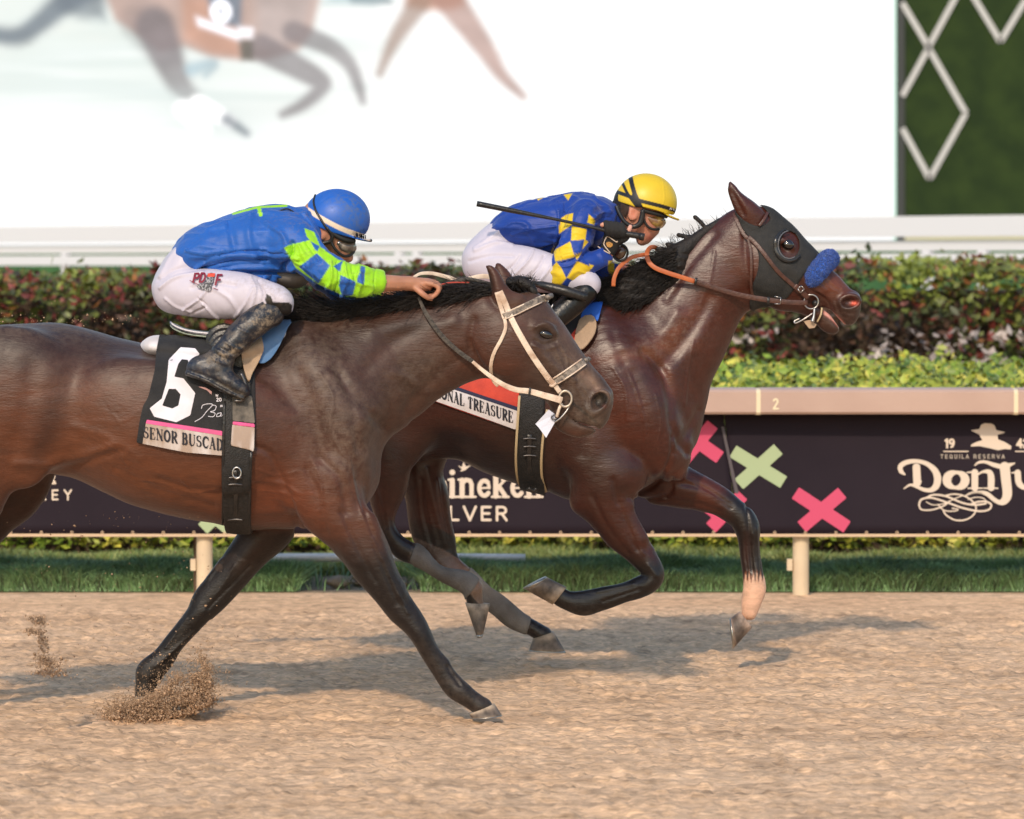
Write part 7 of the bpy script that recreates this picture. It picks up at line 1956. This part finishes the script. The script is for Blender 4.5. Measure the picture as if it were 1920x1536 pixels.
decal("boot_emblem", lambda X, Y: poly_sdf(X, Y, bp), bounds(bp), .8, lambda a, b: DRb.at(a, b, .012, DA), mat("emblem_grey", (.05, .05, .055), .6, (.35, .34, .36), 160, ramp=(.5, .55)), breech_a)
rp_ = [(390, 512.5), (404, 512.5), (402, 519), (388.5, 519)]
decal("red_band", lambda X, Y: poly_sdf(X, Y, rp_), bounds(rp_), .7, lambda a, b: DRb.at(a, b, .0135, DA), mat("scarlet_print", (.7, .08, .04), .6), breech_a)
# belt line
# boots
for sgn in (-1, 1):
    OA = newF(335, 560, 555, 770, DA, yr=.42)
    OA.tube(pairs([(478, 569, 528, 604, .050, sgn * .255), (462, 583, 506, 618, .052, sgn * .27), (442, 600, 484, 635, .052, sgn * .285), (422, 622, 462, 655, .048, sgn * .30), (405, 645, 440, 675, .040, sgn * .315), (390, 660, 432, 698, .040, sgn * .32)], DA), k=.01)
    OA.tube(nodes([(363, 690, 15, .034, sgn * .322), (378, 688, 22, .038, sgn * .322), (400, 696, 25, .042, sgn * .322), (425, 712, 20, .045, sgn * .322), (447, 727, 17, .045, sgn * .322), (457, 735, 12, .038, sgn * .322)], DA), k=.02)
    OA.tube([(*W(353, 700, DA + sgn * .322), .012, .036), (*W(390, 714, DA + sgn * .322), .011, .040), (*W(425, 733, DA + sgn * .322), .011, .046), (*W(456, 746, DA + sgn * .322), .010, .040)], k=.005)
    P, Q = OA.mesh(1)
    P = emboss(P, Q, [([(420, 640), (445, 655), (458, 650)], 2.5, .004), ([(408, 650), (436, 664), (448, 662)], 2.5, -.004), ([(395, 655), (410, 668), (430, 675)], 2, -.004), ([(398, 648), (415, 662), (438, 668)], 2, .004), ([(392, 664), (405, 676), (426, 684)], 2, .004), ([(352, 695), (390, 706), (430, 727), (460, 740)], 1.5, -.003), ([(440, 612), (465, 625)], 2, .002)])
    N_ = vnormals(P, Q); P = P + N_ * ((vnoise(P, 30, 8, 2) - .5) * .006)[:, None]
    px, py = to_px(P)
    c = np.tile(np.array([srgb(26, 30, 40)]), (len(P), 1)); c = mix_cols(c, blobw(px, py, 375, 690, 26, 14) * .6, srgb(30, 44, 66))
    c = paint_poly(c, [(345, 703), (400, 712), (460, 738), (470, 752), (440, 760), (345, 716)], srgb(34, 34, 36))
    dust = np.clip(.25 + 1.3 * blobw(px, py, 488, 592, 26, 26) + .8 * blobw(px, py, 432, 658, 26, 14, -30) + .5 * blobw(px, py, 405, 675, 20, 8), 0, 1)
    mesh_np("boot", P, Q, boot_m, person_a, cols=c, attrs={"dust": dust})
# helmet
def helmet(parent, cx_, cy_, ra, rb, D, clip, peak, paint, dustf, seams=()):
    HF = newF(cx_ - 75, cx_ + 80, cy_ - 70, cy_ + 60, D, yr=.16, h=.0036)
    HF.ball(W(cx_, cy_, D), (ra * D / FPX, .112, rb * D / FPX), k=0)
    inner = HF.copy(); 
    HF.clip_poly(clip, D)
    HF.tube(peak, k=.008, n=4)
    HF.ball(W(cx_ + 2, cy_ + 6, D), (ra * D / FPX - .012, .10, rb * D / FPX - .012), k=.004, op='cut')
    P, Q = HF.mesh(2); P = emboss(P, Q, seams); N_ = vnormals(P, Q)
    o = mesh_np("helmet", P, Q, helm_m, parent, cols=paint(P), attrs={"dust": dustf(P)})
    return o, HF
def paintA(P):
    global px, py
    px, py = to_px(P); c = np.tile(np.array([srgb(28, 92, 184)]), (len(P), 1))
    c = mix_cols(c, 1 - sstep(-.6, .6, line_sdf(px, py, catmull([(566, 386), (590, 402), (620, 419), (650, 433), (694, 448)], 5), 4.6)), srgb(232, 212, 190))
    c = mix_cols(c, sstep(692, 696, px) * sstep(444, 449, py), srgb(14, 14, 20))
    return c
hA, HFA = helmet(person_a, 631, 411, 63, 57, DA, [(540, 330), (730, 330), (730, 452), (690, 450), (650, 444), (618, 434), (593, 424), (572, 412), (556, 396)],
    [(*W(640, 437, DA), .006, .085), (*W(664, 446, DA), .005, .082), (*W(683, 450, DA), .005, .066), (*W(695, 451, DA), .0065, .04)], paintA,
    lambda P: np.clip(.9 * blobw(*to_px(P), 670, 400, 30, 45) + .7 * blobw(*to_px(P), 640, 380, 30, 20), 0, 1), [([(600, 380), (640, 358), (680, 380)], 1.5, -.001)])
DHe = HFA.front().fill()
f_, b_ = strokes_func(text_strokes("JUNI", 664, 436.5, 8.5, 1.15, .08, sans_glyph, k=.12)[0])
decal("band_lettering", lambda X, Y: np.maximum(f_(X, Y), X - 690), b_, .6, lambda a, b: DHe.at(a, b + .22 * (a - 664), .0025, DA), ink, hA)
drod("elastic_strap", DHe, [(591, 366), (588, 378), (592, 395), (602, 412), (612, 428)], .0045, .002, DA, leather_blk, hA)
rod("chin_strap", [W(612, 426, DA - .10), W(622, 440, DA - .092), W(620, 452, DA - .086), W(606, 456, DA - .082), W(598, 458, DA - .08)], .008, leather_blk, hA)
# goggles
lens_m = mat("goggle_lens", (.16, .12, .10), .08, (.40, .34, .30), 30, spec=.8, ramp=(.4, .7)); gog_m = mat("goggle_foam", (.012, .012, .012), .6)
def goggles(parent, lens_nodes, frame, D, lm, k=.006):
    GF = newF(lens_nodes[0][0] - 40, lens_nodes[0][0] + 60, lens_nodes[0][1] - 40, lens_nodes[0][1] + 45, D, yr=.12, h=.0035)
    GF.tube(nodes(lens_nodes, D), k=0, n=4)
    P, Q = GF.mesh(1); gname = mesh_np("goggles", P, Q, lm, parent)
    rod("frame", frame, .0055, gog_m, gname, n=5, seg=8)
    return gname
gA = goggles(person_a, [(636, 456, 11, .074, 0), (645, 462, 15, .070, 0), (654, 464, 14, .055, 0), (661, 464, 8, .035, 0)],
    [W(622, 440, DA - .084), W(622, 455, DA - .086), W(631, 470, DA - .082), (W(644, 480, DA - .068)), W(656, 479, DA - .05), W(664, 472, DA - .02)], DA, lens_m)
rod("strap", [W(664, 452, DA - .05), W(648, 450, DA - .078), W(628, 440, DA - .088), W(612, 425, DA - .094)], .010, gog_m, gA)
rod("strap_clip", [W(633, 459, DA - .088), W(637, 453, DA - .088)], .005, steel, gA, n=1)
# spare goggles on the collar
rod("collar_goggles", [W(522, 396, DA - .10), W(540, 392, DA - .09), W(560, 405, DA - .08), W(575, 418, DA - .085), W(560, 414, DA - .095), W(540, 408, DA - .11), W(522, 398, DA - .11)], .0028, gog_m, person_a)
rod("collar_clip", [W(574, 418, DA - .09), W(579, 420, DA - .09)], .005, dirty_white, person_a, n=1)

# ---------------------------------------------------------------- far jockey
BBf = newF(860, 1250, 325, 620, DB)
BBf.tube(pairs([(940, 430, 952, 452, .07, 0), (1010, 392, 1015, 460, .11, 0), (1085, 385, 1085, 440, .11, 0), (1130, 392, 1125, 425, .06, 0)], DB), k=.02)
BBf.tube(nodes([(1125, 405, 26, .065, 0), (1160, 405, 24, .062, 0), (1182, 400, 26, .068, 0)], DB), k=.02)
BBf.tube(nodes([(1190, 380, 40, .08, 0), (1202, 400, 38, .078, 0), (1208, 422, 28, .066, 0), (1208, 440, 18, .05, 0), (1204, 450, 11, .034, 0)], DB), k=.02)
BBf.tube(nodes([(1226, 416, 7, .012, 0), (1230, 432, 6.5, .014, 0), (1226, 438, 5, .014, 0)], DB), k=.012)
BBf.tube(nodes([(1222, 443, 3.4, .022, 0), (1212, 444, 4, .024, 0)], DB), k=.008); BBf.tube(nodes([(1214, 451, 3.4, .02, 0), (1206, 452, 5, .026, 0)], DB), k=.008)
for sgn in (-1, 1):
    BBf.ball(W(1187, 401, DB + sgn * .076), (.022, .010, .030), k=.01, ang=-.2)
    BBf.ball(W(1188, 401, DB + sgn * .088), (.013, .008, .019), k=.006, ang=-.2, op='cut')
    ex = 1060 if sgn < 0 else 1105
    BBf.tube(nodes([(1095, 408, 16, .04, sgn * .15), (1075, 455, 16, .038, sgn * .21), (ex, 508, 14, .035, sgn * (.25 if sgn < 0 else .20)), (1105 if sgn < 0 else 1135, 500, 14, .034, sgn * .23), (1136 if sgn < 0 else 1150, 480 if sgn < 0 else 505, 12, .028, sgn * .20)], DB), k=.02)
    BBf.tube(nodes([(915, 480, 24, .06, sgn * .08), (1010, 505, 24, .05, sgn * .165), (1092, 530, 12, .03, sgn * .235)], DB), k=.01)
    BBf.tube(nodes([(1088, 545, 12, .03, sgn * .245), (1045, 585, 12, .03, sgn * .28), (1012, 612, 9, .025, sgn * .30)], DB), k=.01)
# whip hand inside the glove: palm, curled fingers, thumb
GB_ = newF(1110, 1200, 400, 500, DB, yr=.36, h=.004)
def handB(F_, g_):
    F_.tube([(*W(1136, 478, DB - .21), .027 + g_, .022 + g_), (*W(1144, 460, DB - .215), .033 + g_, .022 + g_), (*W(1150, 442, DB - .22), .036 + g_, .024 + g_), (*W(1152, 432, DB - .22), .034 + g_, .024 + g_)], k=.01)
    for k in range(4):
        a = 1136 + k * 9.5; b = 426 + k * 1.5
        finger(F_, [(a + 2, b + 6, -.235), (a, b - 4, -.245), (a + 1, b - 6, -.262), (a + 4, b + 4, -.270), (a + 5, b + 12, -.258)], [.0125 + g_, .012 + g_, .0115 + g_, .011 + g_, .010 + g_], DB, k=.006)
    finger(F_, [(1160, 452, -.225), (1172, 446, -.245), (1178, 436, -.25)], [.013 + g_, .0125 + g_, .011 + g_], DB, k=.008)
handB(BBf, 0)
finger(BBf, [(1172, 444, -.245), (1179, 432, -.252), (1182, 425, -.252)], [.011, .0105, .009], DB)
finger(BBf, [(1138, 424, -.25), (1131, 421, -.262), (1127, 423, -.265)], [.010, .0095, .008], DB)
P, Q = BBf.mesh(2); px, py = to_px(P)
c = .75 * np.tile(np.array([srgb(222, 158, 132)]), (len(P), 1))
c = mix_cols(c, blobw(px, py, 1187, 401, 9, 12) * .5, srgb(205, 110, 84)); c = mix_cols(c, blobw(px, py, 1215, 430, 22, 18) * .35, srgb(190, 110, 90)); c = mix_cols(c, blobw(px, py, 1218, 446, 8, 6) * .6, srgb(170, 84, 76))
c = mix_cols(c, blobw(px, py, 1182, 426, 8, 8) * .6, srgb(236, 184, 172))
c = mix_cols(c, ((px < 1164) & (py < 394)) * 1.0, srgb(30, 24, 22))
c = mix_cols(c, (1 - sstep(0, 2, poly_sdf(px, py, [(1150, 370), (1180, 385), (1178, 398), (1174, 410), (1160, 396)]))) * .95, srgb(30, 24, 22))
person_b = mesh_np("person", P, Q, skin_m, cols=c)
tag(person_b, "crouching jockey in royal blue silks with yellow diamonds and yellow helmet, holding a whip", "person")
handB(GB_, .004); GB_.clip_poly([(1100, 380), (1210, 380), (1210, 452), (1174, 470), (1152, 482), (1130, 470), (1110, 470)], DB)
GB_.clip_poly([(1174, 436), (1177, 410), (1200, 410), (1200, 440), (1188, 440)], DB, invert=True)
P, Q = GB_.mesh(1); glove = mesh_np("glove", P, Q, mat("black_glove", (.008, .008, .009), .85, (.016, .015, .015), 30, .2, 80), person_b)
DGl = GB_.front().fill()
cl = mat("cream_piping", (.65, .52, .42), .6)
for pts in (zh2((550, 1320), (455, 1200), (450, 1150), (480, 1080), (520, 1060), (640, 1140), (665, 1130)), zh2((350, 1215), (430, 1270), (540, 1330))):
    drod("piping", DGl, pts, .0022, .003, DB, cl, glove)
ep = patch_c(zh2((480, 1160), (530, 1140), (585, 1170), (580, 1210), (545, 1230), (500, 1215)), 2)
decal("gold_emblem", lambda X, Y: poly_sdf(X, Y, ep), bounds(ep), .7, lambda a, b: DGl.at(a, b, .004, DB), mat("gold_print", (.65, .32, .08), .5, (.3, .15, .04), 250), glove)
# jersey B
JB = newF(915, 1175, 350, 560, DB, h=.0046)
JB.tube(pairs([(924, 411, 950, 446, .14, 0), (940, 397, 968, 462, .16, 0), (966, 384, 990, 474, .175, 0), (1008, 373, 1022, 480, .18, 0), (1054, 364, 1056, 482, .18, 0), (1088, 360, 1088, 470, .17, 0), (1122, 368, 1112, 448, .14, 0), (1148, 382, 1138, 426, .09, 0), (1164, 396, 1150, 424, .065, 0)], DB), k=.02)
for sgn in (-1, 1):
    if sgn < 0:
        JB.tube(nodes([(1098, 402, 28, .075, -.155), (1086, 432, 30, .075, -.19), (1076, 466, 30, .068, -.225), (1064, 496, 30, .060, -.245), (1062, 512, 27, .055, -.25)], DB), k=.03)
        JB.tube(nodes([(1060, 512, 26, .055, -.25), (1088, 510, 25, .050, -.245), (1112, 494, 21, .042, -.23), (1134, 478, 15, .034, -.205)], DB), k=.02)
    else:
        JB.tube(nodes([(1100, 405, 28, .075, .155), (1115, 450, 26, .065, .20), (1128, 500, 22, .052, .21), (1136, 520, 17, .045, .20), (1150, 508, 14, .04, .19)], DB), k=.03)
fit(JB, DB, [([(927, 411), (936, 399), (960, 386), (1009, 373), (1056, 365), (1085, 360), (1119, 366), (1143, 377)], (0, -1)), ([(1033, 515), (1031, 528), (1040, 537), (1064, 539), (1087, 529), (1111, 508), (1136, 489)], (-.3, 1))], sigma=22, reach=20)
P, Q = JB.mesh(1)
P = emboss(P, Q, [(a_, b_ * .8, c_ * 1.8) for a_, b_, c_ in [([(960, 440), (1000, 430), (1040, 425)], 3, .004), ([(1045, 380), (1048, 420), (1040, 460)], 3, .004), ([(1058, 375), (1056, 420), (1046, 470)], 3, -.004), ([(1110, 410), (1125, 400), (1142, 398)], 3, .005), ([(1115, 418), (1130, 410), (1142, 408)], 3, -.004),
    ([(1050, 500), (1070, 498), (1085, 486)], 2.5, .005), ([(1052, 492), (1072, 488), (1084, 478)], 2.5, -.005), ([(1056, 482), (1074, 478), (1088, 470)], 2.5, .004), ([(1090, 490), (1105, 500), (1112, 510)], 2.5, .004), ([(980, 470), (1020, 465), (1045, 455)], 4, -.003),
    ([(1120, 430), (1112, 460), (1095, 480)], 4, -.006), ([(1070, 400), (1062, 430), (1050, 460)], 4, .004), ([(1100, 385), (1085, 400), (1075, 420)], 4, .003)]])
N_ = vnormals(P, Q); rd_ = 1 - np.abs(2 * vnoise(P * np.array([.8, 1, 1.2]), 12, 27, 2) - 1); P = P + N_ * ((vnoise(P * np.array([.6, 1, 1.2]), 16, 15, 2) - .5) * .006 + np.maximum(rd_ - .78, 0) * .03)[:, None]
px, py = to_px(P)
ROY = np.array(srgb(16, 58, 146)); YEL = np.array(srgb(218, 186, 30))
c = np.tile(ROY[None], (len(P), 1))
slv = (P[:, 1] < DB - .12) | (px > 1000)
for b_ in (z4((815, 420), (850, 395), (902, 382), (892, 470), (850, 495), (798, 535), (800, 480)), z4((892, 475), (1000, 498), (990, 572), (885, 582)), z4((780, 640), (880, 588), (912, 700), (772, 732), (760, 660)),
           z4((780, 735), (815, 775), (852, 852), (800, 920), (730, 900), (735, 790)), z4((928, 728), (1032, 770), (1000, 850), (930, 885), (856, 848)), z4((1015, 390), (1062, 440), (1052, 468), (1003, 452)),
           z4((982, 570), (1012, 590), (968, 642)), z4((912, 690), (965, 665), (928, 722)), z4((832, 250), (895, 240), (866, 292)), z4((650, 292), (690, 270), (640, 280)), z4((1030, 830), (1090, 845), (1125, 870), (1080, 915), (1050, 890)),
           z4((1155, 725), (1195, 725), (1200, 800), (1180, 860), (1150, 790)), z4((745, 680), (760, 640), (768, 612), (742, 660)), z4((1015, 750), (1050, 760), (1030, 790))):
    c = paint_poly(c, b_, YEL)
jersey_b = mesh_np("jersey", P, Q, silk_m, person_b, cols=c, attrs={"dust": np.zeros(len(P))})
# breeches B
RB = newF(858, 1135, 400, 570, DB, h=.0048)
RB.tube(nodes([(945, 436, 30, .135, 0), (915, 462, 36, .15, 0), (906, 486, 39, .155, 0)], DB), k=.03)
for sgn in (-1, 1):
    RB.tube(nodes([(908, 492, 40, .088, sgn * .08), (945, 500, 44, .086, sgn * .13), (990, 505, 42, .08, sgn * .175), (1040, 515, 35, .07, sgn * .21), (1085, 524, 26, .058, sgn * .235), (1108, 532, 19, .048, sgn * .24), (1104, 548, 15, .042, sgn * .24)], DB), k=.04)
fit(RB, DB, [([(912, 423), (892, 441), (874, 459), (868, 470), (865, 487), (867, 500), (871, 516)], (-1, 0))], sigma=22, reach=20)
P, Q = RB.mesh(1)
P = emboss(P, Q, [(a_, b_ * .8, c_ * 1.8) for a_, b_, c_ in [([(960, 520), (990, 490), (1000, 470)], 2.5, .004), ([(985, 530), (1010, 500), (1020, 480)], 2.5, -.004), ([(1010, 530), (1030, 505), (1036, 488)], 2.5, .004), ([(890, 470), (930, 455), (960, 460)], 4, .004), ([(880, 490), (920, 480), (960, 480)], 4, -.003), ([(930, 520), (960, 500), (975, 480)], 3, -.003), ([(940, 430), (920, 445), (890, 465)], 4, .003)]])
px, py = to_px(P); c = np.tile(np.array([srgb(196, 190, 204)]), (len(P), 1))
mesh_np("breeches", P, Q, nylon_m, person_b, cols=c, attrs={"dust": np.zeros(len(P))})
for sgn in (-1, 1):
    OA = newF(960, 1130, 530, 660, DB, yr=.42)
    OA.tube(nodes([(1098, 548, 22, .050, sgn * .25), (1070, 572, 24, .052, sgn * .27), (1040, 598, 22, .048, sgn * .29), (1016, 618, 18, .042, sgn * .30), (985, 625, 15, .04, sgn * .30)], DB), k=.01)
    P, Q = OA.mesh(1)
    mesh_np("boot", P, Q, boot_m, person_b, cols=np.tile(np.array([srgb(8, 8, 10)]), (len(P), 1)), attrs={"dust": np.zeros(len(P))})
rod("knee_roll", [W(998, 531, DB - .28), W(1020, 536, DB - .31), (W(1060, 546, DB - .33)), W(1100, 558, DB - .32)], [.010, .018, .022, .020], leather_blk, person_b)
# helmet B
def paintB(P):
    global px, py
    px, py = to_px(P); c = np.tile(np.array([srgb(216, 184, 40)]), (len(P), 1)); K = srgb(24, 24, 30)
    for pts, w_ in (([(1181, 328), (1186, 350), (1193, 372), (1204, 396)], 4.3), ([(1167, 343), (1176, 362), (1190, 382), (1200, 396)], 2.8), ([(1153, 359), (1168, 364), (1184, 370), (1198, 376), (1225, 383), (1248, 389), (1270, 397)], 3.6), ([(1190, 366), (1202, 392)], 5)):
        c = mix_cols(c, 1 - sstep(-.6, .6, line_sdf(px, py, catmull(pts, 5), w_)), K)
    return c
hB, HFB = helmet(person_b, 1211, 380, 58.5, 55, DB, [(1120, 310), (1300, 310), (1300, 412), (1262, 404), (1232, 396), (1205, 389), (1190, 389), (1170, 382), (1148, 374)],
    [(*W(1216, 391, DB), .006, .085), (*W(1240, 400, DB), .006, .082), (*W(1258, 407, DB), .005, .066), (*W(1272, 412, DB), .0045, .035)], paintB, lambda P: np.zeros(len(P)), [([(1243, 340), (1246, 370), (1244, 382)], 1.2, .0012)])
DHe2 = HFB.front().fill()
f_, b_ = strokes_func(text_strokes("JOCK", 1255, 388.5, 4.2, 1.0, .08, sans_glyph, k=.1)[0])
decal("band_lettering", f_, b_, .5, lambda a, b: DHe2.at(a, b + .28 * (a - 1255), .0025, DB), white_cloth, hB)
rod("ear_guard", [W(1156, 386, DB - .085), W(1161, 400, DB - .09), W(1172, 417, DB - .092), W(1187, 425, DB - .09), W(1199, 420, DB - .092), W(1204, 406, DB - .094), W(1205, 394, DB - .098)], [.010, .009, .009, .010, .012, .012, .010], mat("padding_black", (.015, .016, .018), .35), hB)
amber = mat("amber_lens", (.22, .11, .05), .06, (.55, .36, .10), 22, spec=.9, ramp=(.45, .62), coat=1.0)
gB = goggles(person_b, [(1214, 409, 11, .074, 0), (1224, 414, 15, .070, 0), (1233, 416, 14, .055, 0), (1241, 416, 8, .035, 0)],
    [W(1206, 400, DB - .084), W(1207, 412, DB - .084), W(1214, 424, DB - .08), W(1224, 430, DB - .07), W(1236, 430, DB - .045)], DB, amber)
rod("strap", [W(1250, 406, DB - .045), W(1234, 402, DB - .075), W(1218, 398, DB - .088), W(1204, 394, DB - .096)], .009, gog_m, gB)
# whip and spare goggles
wh = rod("whip", [W(894, 382, DB - .30), W(960, 395, DB - .295), W(1040, 411, DB - .285), W(1100, 424, DB - .27), W(1135, 432, DB - .262), W(1170, 438, DB - .262), W(1200, 443, DB - .26)], [.012, .011, .0065, .0065, .009, .013, .0135], leather_blk, n=6)
rod("grip_knob", [W(1199, 443, DB - .26), W(1208, 445, DB - .26)], .016, leather_blk, wh, n=1)
tag(wh, "long black whip held level in the far jockey's gloved hand", "whip")
gl = bpy.data.objects.new("spare_goggles", None); link(gl)
lf = newF(1140, 1180, 450, 500, DB, yr=.36, h=.0035); lf.ball(W(1163, 474, DB - .14), (.024, .02, .030), k=0, ang=-.5)
P, Q = lf.mesh(1); mesh_np("lens", P, Q, mat("brown_lens", (.05, .02, .015), .1, (.16, .09, .05), 40, spec=.8), gl)
ring("rim", W(1163, 474, DB - .15), .031, .005, gog_m, gl, squash=1.1)
tag(gl, "brown lensed goggles dangling at the wrist of the yellow helmeted jockey", "goggles")

# ================================================================ KICKED SAND
def clods(name, P, s, m, label, seed, extra=None):
    g = np.random.default_rng(seed); n = len(P)
    base = np.array([(1, 0, 0), (-1, 0, 0), (0, 1, 0), (0, -1, 0), (0, 0, 1), (0, 0, -1)], float)
    F0 = np.array([(0, 2, 4), (2, 1, 4), (1, 3, 4), (3, 0, 4), (2, 0, 5), (1, 2, 5), (3, 1, 5), (0, 3, 5)])
    V = base[None] * (s[:, None, None] * g.uniform(.5, 1.4, (n, 6, 1))) + P[:, None, :] + g.normal(0, .25, (n, 6, 3)) * s[:, None, None]
    F = (np.arange(n)[:, None, None] * 6 + F0[None]).reshape(-1, 3)
    c = np.array([(0.50, 0.33, 0.21)]) * g.uniform(.55, 1.25, (n, 1))
    o = mesh_np(name, V.reshape(-1, 3), F, m, smooth=False, cols=np.repeat(c, 6, axis=0)); tag(o, label, "sand", kind="stuff"); return o
g = np.random.default_rng(77)
spray_m = mat_attr("loose_sand", rough=.95, spec=.1, nvar=.2, bump=0)
def px_cloud(n, f, depth, jit):
    q = np.array([f() for _ in range(n)]); return np.array([W(x, y, depth + g.normal(0, jit)) for x, y in q])
# low fan thrown up and forward of the planted hoof: dense at its foot, thin at its fringe
n = 80000
fx = 208 + 190 * g.random(n); top = np.interp(fx, [208, 235, 260, 300, 350, 385, 400], [8, 34, 50, 66, 96, 120, 84]); u = g.random(n) ** 1.25
base_y = np.interp(fx, [208, 250, 300, 350, 400], [1346, 1352, 1352, 1340, 1318])
fy = base_y - top * u
cl = vnoise(np.stack([fx * .055 - u, fy * .055, fx * 0], 1), 1.0, 4, 3); edge = 1 - u
keep0 = cl + .22 * edge + .10 * g.random(n) >.63 + .05 * u
jit = (2 + 10 * u[keep0]) * g.exponential(1, keep0.sum()) ** 1.2; fx, fy, u = fx[keep0] + g.normal(0, 1, keep0.sum()) * jit - 8 * u[keep0], fy[keep0] + g.normal(0, .8, keep0.sum()) * jit, u[keep0]; n = len(fx)
P = np.array([W(x, y, DA + .02 + d) for x, y, d in zip(fx, fy, g.normal(0, .07, n))]); keep = (P[:, 2] > -.01)
sz_ = (g.gamma(1.3, .0009, n) * (1.25 - .5 * u) + .0006)[keep]; P = P[keep]
n2 = 1500; r2 = np.abs(g.normal(0, 1, n2)); a2 = g.uniform(.1, 2.6, n2)
P2 = np.array([W(x, y, DA + d) for x, y, d in zip(330 + np.cos(a2) * 75 * r2 - 20 * r2, 1325 - np.sin(a2) * 80 * r2, g.normal(0, .12, n2))]); k2 = P2[:, 2] > 0
P = np.concatenate([P, P2[k2]]); sz_ = np.concatenate([sz_, (g.gamma(1.2, .0007, n2) + .0005)[k2]])
clods("kicked_sand", P, sz_, spray_m, "spray of sand thrown up around the planted hoof at the left", 5)
n = 3600
k = g.integers(0, 6, n); a = g.normal(0, 1, (n, 2))
cc = np.array([(72, 1162, 12, 7), (80, 1200, 8, 18), (84, 1240, 15, 10), (62, 1184, 12, 4), (92, 1262, 24, 5), (96, 1246, 26, 14)])[k]
P = np.array([W(c0 + q0 * sx + q1 * 3, c1 + q1 * sy, DA - .5 + .1 * q0) for (c0, c1, sx, sy), (q0, q1) in zip(cc, a * .7)])
clods("flying_dirt", P, g.gamma(1.2, .0011, n) + .0004, spray_m, "clod of dirt flying through the air at the far left", 6)
n = 420
P = np.array([W(x, y, DA + o_) for x, y, o_ in zip(g.uniform(0, 420, n), g.uniform(955, 1345, n) - 0, g.uniform(-.3, .3, n))])
P2 = np.array([W(x, y, DA) for x, y in zip(g.uniform(0, 260, 130), 608 + g.normal(0, 1, 130) * 3 - g.gamma(1.2, 9, 130))])
P = np.concatenate([P, P2])
clods("sand_specks", P, g.gamma(1.2, .0009, len(P)) + .0005, spray_m, "fine specks of sand in the air behind the near horse", 8)
